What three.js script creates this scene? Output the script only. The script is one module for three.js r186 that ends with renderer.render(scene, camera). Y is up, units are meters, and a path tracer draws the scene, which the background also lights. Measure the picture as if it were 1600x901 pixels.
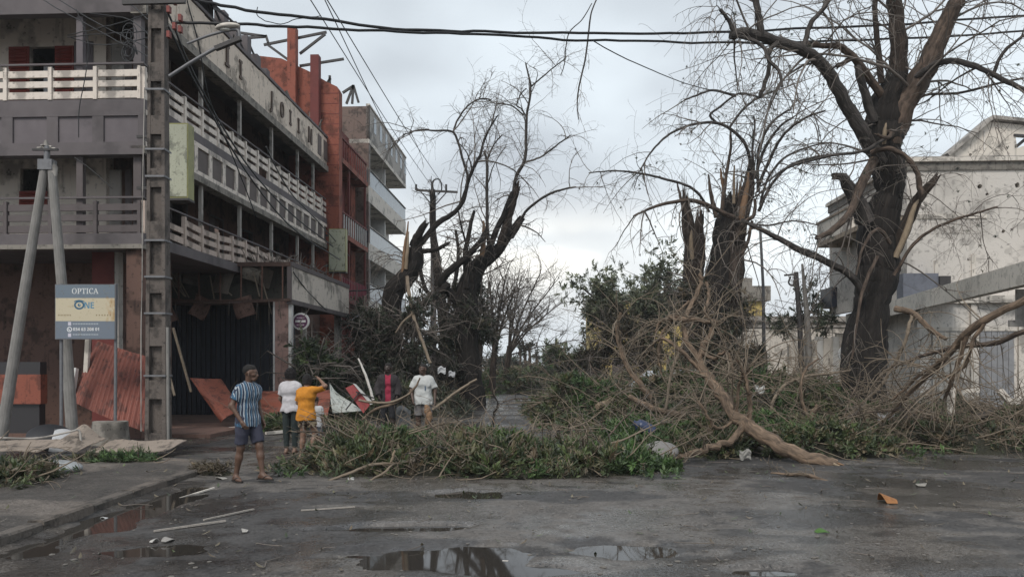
import * as THREE from 'three';
import { mergeGeometries } from 'three/addons/utils/BufferGeometryUtils.js';
import { TextGeometry } from 'three/addons/geometries/TextGeometry.js';
import { FontLoader } from 'three/addons/loaders/FontLoader.js';

// ------------------------------------------------------------------ camera, sky, sun, exposure
const scene = new THREE.Scene();
const F = 1250, HY = 572, EYE = 1.65;                  // focal length and horizon in pixels of the 1600 px photograph, eye height in metres
const camera = new THREE.PerspectiveCamera(2 * Math.atan(450.5 / F) * 180 / Math.PI, 1024 / 576, 0.1, 3000);
camera.position.set(0, EYE, 0);
camera.lookAt(0, EYE, -10);
camera.setViewOffset(1024, 576, 0, -121.5 / 901 * 576, 1024, 576);
const renderer = new THREE.WebGLRenderer({ antialias: true });
renderer.setSize(1024, 576);
renderer.toneMapping = THREE.LinearToneMapping;
renderer.toneMappingExposure = 1.5;
renderer.shadowMap.enabled = true;

function mulberry(a) { return () => { a |= 0; a = a + 0x6D2B79F5 | 0; let t = Math.imul(a ^ a >>> 15, 1 | a); t = t + Math.imul(t ^ t >>> 7, 61 | t) ^ t; return ((t ^ t >>> 14) >>> 0) / 4294967296; }; }
const hash = (x, y, s) => { let h = Math.imul(x, 374761393) ^ Math.imul(y, 668265263) ^ Math.imul(s, 974634777); h = Math.imul(h ^ h >>> 13, 1274126177); return ((h ^ h >>> 16) >>> 0) / 4294967296; };
const sm = (t) => t * t * (3 - 2 * t), clamp = (x, a = 0, b = 1) => Math.min(b, Math.max(a, x)), lerp = (a, b, t) => a + (b - a) * t;
const smooth = (a, b, x) => sm(clamp((x - a) / (b - a)));
function vnoise(x, y, per, s) {                         // value noise, periodic when per > 0
  const xi = Math.floor(x), yi = Math.floor(y), fx = sm(x - xi), fy = sm(y - yi), m = (k) => per ? ((k % per) + per) % per : k;
  const a = hash(m(xi), m(yi), s), b = hash(m(xi + 1), m(yi), s), c = hash(m(xi), m(yi + 1), s), d = hash(m(xi + 1), m(yi + 1), s);
  return lerp(lerp(a, b, fx), lerp(c, d, fx), fy);
}
function fbm(x, y, oct, s, per = 0) { let v = 0, a = 0.5, n = 0; for (let i = 0; i < oct; i++) { v += a * vnoise(x, y, per, s + i); n += a; a *= 0.5; x *= 2; y *= 2; per *= 2; } return v / n; }

{ // overcast sky: blue-grey cloud deck with a bright break low down over the end of the street
  const SW = 1024, SH = 512, data = new Float32Array(SW * SH * 4);
  for (let j = 0; j < SH; j++) for (let i = 0; i < SW; i++) {
    const el = (j + 0.5) / SH * Math.PI - Math.PI / 2, az = ((i + 0.5) / SW - 0.25) * 2 * Math.PI;   // az 0 is -z, positive to +x
    const up = Math.max(0, Math.sin(el)), q = 1 / (up + 0.16), dx = Math.sin(az) * Math.cos(el) * q, dz = Math.cos(az) * Math.cos(el) * q;
    const n = fbm(dx * 1.1 + 20, dz * 1.1 + 20, 6, 11), n2 = fbm(dx * 2.1 + 7, dz * 3.2 + 4, 6, 31);
    let r = 0.508, g = 0.558, b = 0.604;
    const k = 0.67 + 0.56 * smooth(0.22, 0.78, n) + 0.16 * (n2 - 0.5);
    r *= k; g *= k * (0.99 + 0.02 * n); b *= k * (1.03 - 0.06 * n);
    const bankEl = (el - 0.128) / 0.05, bankAz = (az - 0.04) / 0.24;                               // lit cloud bank
    const bank = Math.exp(-bankEl * bankEl) * Math.exp(-bankAz * bankAz) * (0.35 + 0.65 * smooth(0.40, 0.60, n2 + 0.06));
    r += bank * 0.50; g += bank * 0.43; b += bank * 0.31;
    const low = smooth(0.30, 0.0, el) * smooth(-0.02, 0.03, el);
    r = lerp(r, 0.66, low * 0.45); g = lerp(g, 0.69, low * 0.45); b = lerp(b, 0.71, low * 0.45);
    if (el < 0) { r = 0.20; g = 0.20; b = 0.19; }
    const o = (j * SW + i) * 4; data[o] = r; data[o + 1] = g; data[o + 2] = b; data[o + 3] = 1;
  }
  const t = new THREE.DataTexture(data, SW, SH, THREE.RGBAFormat, THREE.FloatType);
  t.mapping = THREE.EquirectangularReflectionMapping; t.magFilter = THREE.LinearFilter; t.minFilter = THREE.LinearFilter; t.wrapS = THREE.RepeatWrapping; t.needsUpdate = true;
  scene.background = t; scene.environment = t;
}
const sun = new THREE.DirectionalLight(new THREE.Color(1, 0.95, 0.88), 1.5);
sun.position.set(-14, 40, 14); sun.target.position.set(0, 0, -20);
sun.castShadow = true; sun.shadow.radius = 40; sun.shadow.mapSize.set(2048, 2048);
Object.assign(sun.shadow.camera, { left: -40, right: 40, top: 40, bottom: -40, near: 1, far: 120 });
scene.add(sun, sun.target);
scene.fog = new THREE.FogExp2(new THREE.Color(0.80, 0.84, 0.87), 0.0006);

// ------------------------------------------------------------------ helpers
const V = (x, y, z) => new THREE.Vector3(x, y, z);
const P = (px, py, d) => V((px - 800) / F * d, EYE + (HY - py) / F * d, -d);   // a place d metres down the street
const TH = 0.048, SD = V(Math.sin(TH), 0, -Math.cos(TH));                      // the street runs slightly to the right
const names = {};
function numbered(n) { const k = names[n] = (names[n] ?? -1) + 1; return k ? n + '_' + String(k).padStart(3, '0') : n; }
function thing(name, label, category, pos = [0, 0, 0], turn = 0, group) {
  const o = new THREE.Group(); o.name = numbered(name); scene.add(o); o.position.set(...pos); o.rotation.y = turn;
  o.userData = { label, category }; if (group) o.userData.group = group; return o;
}
function place(mesh, label, category, group, kind) { scene.add(mesh); mesh.userData = { label, category }; if (group) mesh.userData.group = group; if (kind) mesh.userData.kind = kind; return mesh; }
function mesh(name, geo, mat, parent) {
  const m = new THREE.Mesh(geo, mat); m.name = parent ? name : numbered(name); m.castShadow = m.receiveShadow = true; if (parent) parent.add(m); return m;
}
function finish(geo) {                                   // non-indexed, position + normal + uv only
  let g = geo.index ? geo.toNonIndexed() : geo;
  for (const k of Object.keys(g.attributes)) if (!['position', 'normal', 'uv'].includes(k)) g.deleteAttribute(k);
  return g;
}
function boxUV(g) {                                      // uv in metres from the dominant axis of the normal
  const p = g.attributes.position, n = g.attributes.normal, uv = new Float32Array(p.count * 2);
  for (let i = 0; i < p.count; i++) {
    const ax = Math.abs(n.getX(i)), ay = Math.abs(n.getY(i)), az = Math.abs(n.getZ(i));
    if (ay >= ax && ay >= az) { uv[2 * i] = p.getX(i); uv[2 * i + 1] = p.getZ(i); }
    else if (ax >= az) { uv[2 * i] = p.getZ(i); uv[2 * i + 1] = p.getY(i); }
    else { uv[2 * i] = p.getX(i); uv[2 * i + 1] = p.getY(i); }
  }
  g.setAttribute('uv', new THREE.BufferAttribute(uv, 2)); return g;
}
class G {                                                // collects shapes, builds one named mesh
  constructor(m) { this.l = []; this.m = m; }
  add(g, m) { g = finish(g); if (m) g.applyMatrix4(m); if (this.m) g.applyMatrix4(this.m); this.l.push(g); return this; }
  box(x0, x1, y0, y1, z0, z1) { const g = finish(new THREE.BoxGeometry(x1 - x0, y1 - y0, z1 - z0)); g.translate((x0 + x1) / 2, (y0 + y1) / 2, (z0 + z1) / 2); return this.add(boxUV(g)); }
  bar(a, b, w, h = w) {                                  // a rectangular bar from a to b
    const l = a.distanceTo(b), g = boxUV(finish(new THREE.BoxGeometry(w, h, l))), m = new THREE.Matrix4().lookAt(a, b, Math.abs(b.y - a.y) > 0.95 * l ? V(1, 0, 0) : V(0, 1, 0));
    m.setPosition(a.clone().add(b).multiplyScalar(0.5)); return this.add(g, m);
  }
  tube(p, r, s = 6, o) { return this.add(tube(p, r, s, o)); }
  build(name, mat, parent) { return mesh(name, this.l.length > 1 ? mergeGeometries(this.l) : this.l[0], mat, parent); }
}
function curve(pts, n) { return new THREE.CatmullRomCurve3(pts, false, 'centripetal').getPoints(n); }
function tube(pts, rad, seg = 6, o = {}) {               // a tapered tube with end caps, uv in metres
  const n = pts.length, R = typeof rad === 'number' ? pts.map(() => rad) : rad.length === n ? rad : pts.map((_, i) => { const t = i / (n - 1) * (rad.length - 1), k = Math.min(Math.floor(t), rad.length - 2); return lerp(rad[k], rad[k + 1], t - k); });
  const pos = [], nor = [], uv = [], rings = [];
  let nrm = null, len = 0;
  for (let i = 0; i < n; i++) {
    const t = pts[Math.min(i + 1, n - 1)].clone().sub(pts[Math.max(i - 1, 0)]).normalize();
    if (!nrm) nrm = (Math.abs(t.y) > 0.9 ? V(1, 0, 0) : V(0, 1, 0)).cross(t).normalize();
    nrm.addScaledVector(t, -nrm.dot(t)).normalize();
    const bi = t.clone().cross(nrm), ring = [];
    if (i) len += pts[i].distanceTo(pts[i - 1]);
    for (let k = 0; k <= seg; k++) {
      const a = k / seg * 2 * Math.PI, d = nrm.clone().multiplyScalar(Math.cos(a)).addScaledVector(bi, Math.sin(a));
      let r = R[i]; if (o.rough) r *= 1 + o.rough * (fbm((k % seg) * 1.3 + (o.seed ?? 1) * 7.1, 0, 3, 5) - 0.5) * 0.9 + o.rough * (fbm(Math.cos(a) * 1.6 + (o.seed ?? 1) * 3.7, Math.sin(a) * 1.6 + len * 0.35 / Math.max(0.08, R[0]), 3, 6) - 0.5) * 2.4;
      let ext = V(0, 0, 0); if (o.jag && i === n - 1) ext = t.clone().multiplyScalar(o.jag * (hash(k % seg, i, o.seed ?? 3) - 0.2)); if (o.jag && i === n - 1) r *= 0.55 + 0.6 * hash(k % seg, 7, o.seed ?? 3);
      ring.push([pts[i].clone().addScaledVector(d, r).add(ext), d, k / seg * Math.max(0.05, Math.round(6.28 * R[0] * 10) / 10), len]);
    }
    rings.push(ring);
  }
  const put = (q) => { pos.push(q[0].x, q[0].y, q[0].z); nor.push(q[1].x, q[1].y, q[1].z); uv.push(q[2], q[3]); };
  for (let i = 0; i + 1 < n; i++) for (let k = 0; k < seg; k++) { const a = rings[i][k], b = rings[i][k + 1], c = rings[i + 1][k + 1], d = rings[i + 1][k]; put(a); put(b); put(c); put(a); put(c); put(d); }
  for (const e of [0, n - 1]) {
    if (R[e] < (o.capMin ?? 0.012)) continue;
    const t = pts[Math.min(e + 1, n - 1)].clone().sub(pts[Math.max(e - 1, 0)]).normalize().multiplyScalar(e ? 1 : -1), c = pts[e];
    for (let k = 0; k < seg; k++) { const a = rings[e][e ? k : k + 1], b = rings[e][e ? k + 1 : k]; put([c, t, 0, 0]); put([a[0], t, a[2], 0.02]); put([b[0], t, b[2], 0.02]); }
  }
  const g = new THREE.BufferGeometry();
  g.setAttribute('position', new THREE.Float32BufferAttribute(pos, 3)); g.setAttribute('normal', new THREE.Float32BufferAttribute(nor, 3)); g.setAttribute('uv', new THREE.Float32BufferAttribute(uv, 2));
  if (o.rough || o.jag) { /* displaced rings: radial normals stay close enough */ }
  return g;
}
// grid surface from f(u, v) -> Vector3, with thickness when th > 0
function sheet(nu, nv, f, th = 0, su = 1, sv = 1) {
  const g0 = new THREE.PlaneGeometry(1, 1, nu, nv), p = g0.attributes.position, uv = g0.attributes.uv;
  for (let i = 0; i < p.count; i++) { const u = uv.getX(i), v = uv.getY(i), q = f(u, v); p.setXYZ(i, q.x, q.y, q.z); uv.setXY(i, u * su, v * sv); }
  g0.computeVertexNormals();
  if (!th) return finish(g0);
  const g1 = g0.clone(), p1 = g1.attributes.position, n1 = g1.attributes.normal, ix = g1.index.array;
  for (let i = 0; i < p1.count; i++) { p1.setXYZ(i, p1.getX(i) - n1.getX(i) * th, p1.getY(i) - n1.getY(i) * th, p1.getZ(i) - n1.getZ(i) * th); n1.setXYZ(i, -n1.getX(i), -n1.getY(i), -n1.getZ(i)); }
  for (let i = 0; i < ix.length; i += 3) { const t = ix[i]; ix[i] = ix[i + 1]; ix[i + 1] = t; }
  const rim = [], W = nu + 1, edge = (a, b) => { const A = V().fromBufferAttribute(p, a), B = V().fromBufferAttribute(p, b), C = V().fromBufferAttribute(p1, b), D = V().fromBufferAttribute(p1, a); rim.push(A, D, B, B, D, C); };
  for (let i = 0; i < nu; i++) { edge(i + 1, i); edge(nv * W + i, nv * W + i + 1); }
  for (let j = 0; j < nv; j++) { edge(j * W, (j + 1) * W); edge((j + 1) * W + nu, j * W + nu); }
  const gr = new THREE.BufferGeometry().setFromPoints(rim); gr.setAttribute('uv', new THREE.Float32BufferAttribute(new Float32Array(rim.length * 2), 2)); gr.computeVertexNormals();
  return mergeGeometries([finish(g0), finish(g1), gr]);
}

// ------------------------------------------------------------------ textures and materials
const enc = (x) => { x = clamp(x); return x <= 0.0031308 ? x * 12.92 : 1.055 * Math.pow(x, 1 / 2.4) - 0.055; };
function tex(n, fn, colour = true) {                      // fn(u, v) -> linear grey or [r, g, b]
  const d = new Uint8Array(n * n * 4);
  for (let j = 0; j < n; j++) for (let i = 0; i < n; i++) { let c = fn(i / n, j / n); if (typeof c === 'number') c = [c, c, c]; const o = (j * n + i) * 4; for (let k = 0; k < 3; k++) d[o + k] = Math.round(255 * (colour ? enc(c[k]) : clamp(c[k]))); d[o + 3] = 255; }
  const t = new THREE.DataTexture(d, n, n); t.wrapS = t.wrapT = THREE.RepeatWrapping; t.magFilter = THREE.LinearFilter; t.minFilter = THREE.LinearMipmapLinearFilter; t.generateMipmaps = true;
  if (colour) t.colorSpace = THREE.SRGBColorSpace; t.needsUpdate = true; return t;
}
const N = (u, v, c, o, s) => fbm(u * c, v * c, o, s, c);
const grain = (u, v) => 0.62 + 0.5 * N(u, v, 24, 4, 3) * 0.7 + 0.25 * (N(u, v, 6, 3, 9) - 0.3);
const streak = (u, v, s) => fbm(u * 40, v * 3, 4, s, 0) * 0.5 + fbm(((u * 90) % 90), v * 5, 2, s + 3, 0) * 0.5;
const T = {
  grime: tex(512, (u, v) => { const n = N(u, v, 5, 6, 21), m = N(u, v, 14, 5, 22), st = N(u * 1, v * 0.125, 32, 3, 23); const k = smooth(0.52, 0.66, n * 0.6 + m * 0.4), s = smooth(0.62, 0.8, st) * 0.45, sp = smooth(0.7, 0.78, N(u, v, 40, 3, 24)) * 0.3; const f = 0.92 - 0.45 * k - s * 0.5 - sp; return [f, f * 0.965, f * 0.92]; }),
  wall: tex(1024, (u, v) => { const n = N(u, v, 4, 6, 221), m = N(u, v, 18, 5, 222), st = N(u, v * 0.125, 48, 3, 223), cr = Math.abs(N(u, v, 5, 5, 225) - 0.5); let f = 0.94 - 0.20 * smooth(0.5, 0.75, n) - 0.22 * smooth(0.6, 0.72, m) - 0.18 * smooth(0.62, 0.8, st) - 0.25 * smooth(0.006, 0.0, cr) - 0.3 * smooth(0.74, 0.8, N(u, v, 50, 2, 224)); return [f, f * 0.98, f * 0.95]; }),
  plain: tex(512, (u, v) => 0.72 + 0.28 * N(u, v, 12, 5, 41) - 0.22 * smooth(0.55, 0.7, N(u, v, 4, 5, 44))),
  plainB: tex(512, (u, v) => N(u, v, 30, 4, 43), false),
  bark: tex(512, (u, v) => { const a = fbm(u * 26, v * 5, 4, 51, 0), b = N(u, v, 8, 4, 54), r = Math.abs(fbm(u * 14 + 0.9 * b, v * 3, 3, 57) - 0.5) * 3; const f = 0.35 + 0.55 * clamp(r) + 0.4 * (a - 0.5) + 0.35 * (b - 0.5); return [f, f * 0.93, f * 0.86]; }),
  barkB: tex(512, (u, v) => { const b = N(u, v, 8, 4, 54); return clamp(Math.abs(fbm(u * 14 + 0.9 * b, v * 3, 3, 57) - 0.5) * 3) * 0.7 + 0.3 * N(u, v, 24, 3, 58); }, false),
  wood: tex(256, (u, v) => { const a = fbm(u * 40, v * 2, 3, 61), b = N(u, v, 5, 3, 64); const f = 0.55 + 0.5 * a + 0.3 * (b - 0.5); return [f, f * 0.97, f * 0.93]; }),
  asphalt: tex(1024, (u, v) => { const a = N(u, v, 160, 2, 71), b = N(u, v, 40, 4, 72), c = N(u, v, 7, 5, 73); const st = smooth(0.72, 0.84, N(u, v, 110, 1, 76)) * 0.75 - 0.35 * smooth(0.66, 0.8, N(u, v, 70, 2, 79)); const f = 0.46 + 0.5 * a * 0.7 + 0.35 * (b - 0.5) + 0.5 * (c - 0.5) + st; return [f, f * 0.985, f * 0.96]; }),
  asphaltB: tex(1024, (u, v) => 0.55 * N(u, v, 160, 2, 71) + 0.45 * N(u, v, 40, 4, 72), false),
  asphaltR: tex(512, (u, v) => { const c = N(u, v, 9, 6, 81), d = N(u, v, 60, 3, 84); return clamp(0.10 + 0.55 * smooth(0.42, 0.62, c * 0.75 + d * 0.25) + 0.12 * d); }, false),
  cloth: tex(256, (u, v) => 0.74 + 0.16 * N(u, v, 90, 2, 91) + 0.2 * (N(u, v, 6, 4, 92) - 0.5)),
};
function rep(t, m) { const c = t.clone(); c.repeat.set(1 / m, 1 / m); c.needsUpdate = true; return c; }
const reps = {};
const tx = (k, m) => reps[k + m] ??= rep(T[k], m);
const lin = (c) => new THREE.Color().setRGB(...c);
function mat(c, o = {}) {
  const m = new THREE.MeshStandardMaterial({ color: lin(c), roughness: o.rough ?? 0.8, metalness: o.metal ?? 0 });
  if (o.map) m.map = tx(o.map, o.size ?? 2);
  if (o.bump) { m.bumpMap = tx(o.bump, o.bsize ?? o.size ?? 2); m.bumpScale = o.bs ?? 0.01; }
  return m;
}
const M = {
  cream: mat([0.72, 0.635, 0.555], { map: 'grime', size: 3.1, rough: 0.85 }),
  creamRail: mat([0.76, 0.70, 0.65], { map: 'grime', size: 2.3, rough: 0.8 }),
  pinkRail: mat([0.54, 0.455, 0.41], { map: 'grime', size: 2.1, rough: 0.8 }),
  mauve: mat([0.138, 0.120, 0.124], { map: 'plain', size: 2.6, rough: 0.8 }),
  mauvePanel: mat([0.158, 0.137, 0.146], { map: 'plain', size: 2.2, rough: 0.8 }),
  brownPanel: mat([0.13, 0.105, 0.098], { map: 'plain', size: 1.7, rough: 0.75 }),
  brownRail: mat([0.115, 0.095, 0.095], { map: 'plain', size: 1.9, rough: 0.75 }),
  darkWall: mat([0.15, 0.090, 0.074], { map: 'grime', size: 2.4, rough: 0.9 }),
  dark: mat([0.035, 0.032, 0.034], { rough: 0.35 }),
  navy: mat([0.030, 0.034, 0.050], { rough: 0.5, map: 'plain', size: 1.3 }),
  wallWhite: mat([0.62, 0.57, 0.52], { map: 'grime', size: 3.6, rough: 0.85 }),
  redPaint: mat([0.22, 0.035, 0.025], { map: 'plain', size: 1.3, rough: 0.6 }),
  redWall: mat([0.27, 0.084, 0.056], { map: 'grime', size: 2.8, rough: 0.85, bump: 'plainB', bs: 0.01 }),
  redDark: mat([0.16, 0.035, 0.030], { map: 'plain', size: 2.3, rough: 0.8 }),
  orange: mat([0.27, 0.080, 0.050], { map: 'grime', size: 1.6, rough: 0.65 }),
  redSheet: mat([0.22, 0.066, 0.046], { map: 'grime', size: 1.5, rough: 0.6 }),
  concrete: mat([0.26, 0.245, 0.225], { map: 'grime', size: 1.7, rough: 0.9, bump: 'plainB', bs: 0.006, bsize: 1 }),
  poleConcrete: mat([0.125, 0.108, 0.100], { map: 'grime', size: 1.4, rough: 0.85, bump: 'plainB', bs: 0.006, bsize: 0.8 }),
  greyWall: mat([0.40, 0.385, 0.37], { map: 'grime', size: 4.1, rough: 0.85 }),
  houseWall: mat([0.62, 0.59, 0.56], { map: 'wall', size: 5.2, rough: 0.9, bump: 'plainB', bs: 0.008, bsize: 1.5 }),
  houseTrim: mat([0.68, 0.65, 0.61], { map: 'grime', size: 3.0, rough: 0.85 }),
  houseGround: mat([0.72, 0.69, 0.66], { map: 'wall', size: 3.3, rough: 0.9 }),
  shutterGrey: mat([0.30, 0.30, 0.31], { map: 'plain', size: 1.5, rough: 0.7 }),
  white: mat([0.66, 0.65, 0.63], { map: 'plain', size: 2.0, rough: 0.6 }),
  blueGlass: mat([0.15, 0.19, 0.23], { rough: 0.25, map: 'plain', size: 2 }),
  steel: mat([0.20, 0.20, 0.21], { rough: 0.55, metal: 0.4, map: 'plain', size: 0.7 }),
  steelDark: mat([0.05, 0.045, 0.045], { rough: 0.6, map: 'plain', size: 0.7 }),
  cable: mat([0.018, 0.018, 0.020], { rough: 0.6 }),
  wire: mat([0.10, 0.10, 0.11], { rough: 0.6 }),
  poleWood: mat([0.27, 0.265, 0.26], { map: 'wood', size: 0.6, rough: 0.85 }),
  bark: mat([0.085, 0.066, 0.056], { map: 'bark', size: 1.6, rough: 0.95, bump: 'barkB', bs: 0.05 }),
  barkDark: mat([0.034, 0.029, 0.027], { map: 'bark', size: 1.5, rough: 0.95, bump: 'barkB', bs: 0.05 }),
  limb: mat([0.145, 0.110, 0.090], { map: 'bark', size: 1.0, rough: 0.9, bump: 'barkB', bs: 0.02 }),
  limbGrey: mat([0.100, 0.092, 0.090], { map: 'bark', size: 1.0, rough: 0.9, bump: 'barkB', bs: 0.02 }),
  twig: mat([0.150, 0.128, 0.112], { rough: 0.9 }),
  twigPale: mat([0.24, 0.195, 0.150], { map: 'wood', size: 0.4, rough: 0.85 }),
  fallen: mat([0.26, 0.195, 0.145], { map: 'bark', size: 0.8, rough: 0.85, bump: 'barkB', bs: 0.012 }),
  splint: mat([0.30, 0.185, 0.110], { map: 'wood', size: 0.35, rough: 0.8 }),
  splintPale: mat([0.36, 0.285, 0.205], { map: 'wood', size: 0.35, rough: 0.8 }),
};
// ------------------------------------------------------------------ ground
const puddles = [[-0.64, -6.95, 0.80, 0.42], [-0.38, -10.4, 0.46, 0.30], [1.06, -7.12, 0.30, 0.26], [-4.28, -8.6, 0.34, 2.3], [-0.95, -8.25, 0.55, 0.12], [0.1, -6.5, 0.5, 0.18], [3.7, -6.1, 0.9, 0.25], [-3.3, -7.2, 0.5, 0.25], [-1.7, -8.1, 0.8, 0.1], [2.05, -6.45, 0.2, 0.1], [1.0, -7.2, 0.8, 0.34, 0.034]];
function groundY(x, z) {
  const d = -z;
  let y = 0.035 * (fbm(x * 0.45 + 9, z * 0.45 + 5, 4, 101) - 0.5) + 0.012 * (fbm(x * 3, z * 3, 3, 105) - 0.5);
  for (const [cx, cz, rx, rz, dep] of puddles) {
    const wob = 1 + 0.75 * (fbm(x * 1.6 + cx, z * 2.2, 4, 109) - 0.5) * 2, q = Math.hypot((x - cx) / rx, (z - cz) / rz) / wob;
    if (q < 2) y -= (dep ?? 0.062) * smooth(1.6, 0.35, q);
  }
  return y * smooth(80, 30, Math.abs(x) + d * 0.3) + 0.012;
}
{
  const axis = (lo, hi, a, b, step, gr) => { const l = []; let s = step; for (let x = a; x > lo;) { l.unshift(x); s *= gr; x -= s; } l.unshift(lo); s = step; for (let x = a + step; x < b; x += step) l.push(x); for (let x = b; x < hi;) { l.push(x); s *= gr; x += s; } l.push(hi); return l; };
  const xs = axis(-900, 900, -6, 7.5, 0.07, 1.22), zs = axis(-1500, 60, -16, -5, 0.06, 1.2);
  const pos = [], col = [], uv = [], idx = [];
  for (const z of zs) for (const x of xs) {
    pos.push(x, groundY(x, z), z); uv.push(x / 24, z / 24);
    const d = -z, a = fbm(x * 0.33 + 3, z * 0.8 + 8, 5, 121), b = fbm(x * 1.4, z * 2.4, 5, 126), c = fbm(x * 0.16 + 40, z * 0.3, 4, 131);
    const mud = smooth(0.485, 0.535, a * 0.72 + b * 0.28 + 0.035 * smooth(1, 6, x)), dirt = smooth(0.525, 0.575, b * 0.6 + c * 0.4);
    let r = 0.078, g = 0.074, bl = 0.073;                                     // bare asphalt
    r = lerp(r, 0.185, mud * 0.75); g = lerp(g, 0.168, mud * 0.75); bl = lerp(bl, 0.154, mud * 0.75);   // silt left by the flood, in patches
    r = lerp(r, 0.042, dirt * 0.75); g = lerp(g, 0.040, dirt * 0.75); bl = lerp(bl, 0.040, dirt * 0.75);   // fresh bitumen patches
    col.push(r, g, bl);
  }
  const W = xs.length;
  for (let j = 0; j + 1 < zs.length; j++) for (let i = 0; i + 1 < W; i++) { const a = j * W + i; idx.push(a, a + W, a + 1, a + 1, a + W, a + W + 1); }
  const g = new THREE.BufferGeometry(); g.setAttribute('position', new THREE.Float32BufferAttribute(pos, 3)); g.setAttribute('uv', new THREE.Float32BufferAttribute(uv, 2)); g.setAttribute('color', new THREE.Float32BufferAttribute(col, 3)); g.setIndex(idx); g.computeVertexNormals();
  const m = new THREE.MeshStandardMaterial({ vertexColors: true, color: 0xffffff, roughness: 1 });
  m.map = T.asphalt.clone(); m.map.repeat.set(13, 13); m.bumpMap = T.asphaltB.clone(); m.bumpMap.repeat.set(13, 13); m.bumpScale = 0.006; m.roughnessMap = T.asphaltR.clone(); m.roughnessMap.repeat.set(2.2, 2.2);
  const road = mesh('road', g, m); road.userData.kind = 'structure'; road.userData.label = 'wet silt-stained asphalt road crossing the foreground'; scene.add(road);
  // standing water: one level sheet that shows wherever the road dips below it
  const wg = sheet(2, 2, (u, v) => V(lerp(-5.2, 9, u), -0.022, lerp(-4, -13, v)));
  const wm = new THREE.MeshPhysicalMaterial({ color: lin([0.035, 0.031, 0.027]), roughness: 0.035, ior: 1.33 });
  const w = mesh('puddle_water', wg, wm); w.userData.kind = 'structure'; scene.add(w);
}
// pavement at the left with its kerb stones
{
  const rnd = mulberry(77), pav = new THREE.Group(); pav.name = 'pavement'; pav.userData = { kind: 'structure', label: 'muddy raised pavement corner at the left' }; scene.add(pav);
  const line = [];                                         // kerb line: along the road, then round the corner to the left
  for (let d = 3; d < 12.2; d += 0.2) line.push([-4.72 + 0.03 * Math.sin(d), -d]);
  for (let a = 0; a <= 90; a += 7.5) line.push([-5.9 + 1.2 * Math.cos(a * Math.PI / 180), -12.2 - 1.2 * Math.sin(a * Math.PI / 180)]);
  for (let x = -6.2; x > -24; x -= 0.5) line.push([x, -13.4]);
  const edge = (z) => z > -12.2 ? -4.72 - 0.08 : -5.9 + Math.sqrt(Math.max(0, 1.12 * 1.12 - (z + 12.2) ** 2));
  const g = sheet(110, 90, (u, v) => { const z = lerp(-3, -13.23, v), x = lerp(-24, edge(z), Math.pow(u, 0.45)); return V(x, 0.075 + 0.03 * smooth(-4.85, -5.3, x) + 0.10 * (fbm(x * 0.8, z * 0.8, 5, 141) - 0.5) * smooth(-4.95, -5.6, x) + 0.02 * (fbm(x * 5, z * 5, 3, 147) - 0.5), z); });
  boxUV(g);
  const c = [], p = g.attributes.position;
  for (let i = 0; i < p.count; i++) { const x = p.getX(i), z = p.getZ(i), k = smooth(0.45, 0.6, fbm(x * 0.9, z * 0.9, 5, 151)), q = 0.8 + 0.5 * fbm(x * 6, z * 6, 3, 155); c.push(lerp(0.17, 0.085, k) * q, lerp(0.147, 0.075, k) * q, lerp(0.13, 0.068, k) * q); }
  g.setAttribute('color', new THREE.Float32BufferAttribute(c, 3));
  const m = new THREE.MeshStandardMaterial({ vertexColors: true, roughness: 0.75 }); m.map = tx('asphalt', 2.1); m.bumpMap = tx('asphaltB', 2.1); m.bumpScale = 0.01;
  mesh('paving', g, m, pav);
  const km = [mat([0.145, 0.126, 0.112], { map: 'grime', size: 1.2, rough: 0.8, bump: 'plainB', bs: 0.01, bsize: 0.7 }), mat([0.118, 0.105, 0.095], { map: 'grime', size: 1.5, rough: 0.8, bump: 'plainB', bs: 0.01, bsize: 0.7 })];
  let acc = 0, from = 0;
  for (let i = 1; i < line.length; i++) {
    acc += Math.hypot(line[i][0] - line[i - 1][0], line[i][1] - line[i - 1][1]);
    if (acc > 0.9 || i === line.length - 1) {
      const A = V(line[from][0] - 0.08, 0, line[from][1]), B = V(line[i][0] - 0.08, 0, line[i][1]), dir = B.clone().sub(A).normalize(), s = new THREE.Shape();
      const w = 0.085, h = 0.095 + 0.03 * rnd(), b = 0.02;
      s.moveTo(-w, -0.12); s.lineTo(w, -0.12); s.lineTo(w, h - b * 1.6); s.quadraticCurveTo(w, h, w - b * 1.4, h); s.lineTo(-w + b, h); s.lineTo(-w, h - b);
      const L = A.distanceTo(B) - 0.014, e = boxUV(finish(new THREE.ExtrudeGeometry(s, { depth: L, bevelEnabled: false, curveSegments: 3 })));
      const mm = new THREE.Matrix4().lookAt(B, A, V(0, 1, 0)); mm.setPosition(A.x, -0.005 - 0.012 * rnd(), A.z);
      e.applyMatrix4(mm); mesh('kerb_stone', e, km[i % 2], pav); acc = 0; from = i;
    }
  }
}
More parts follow.
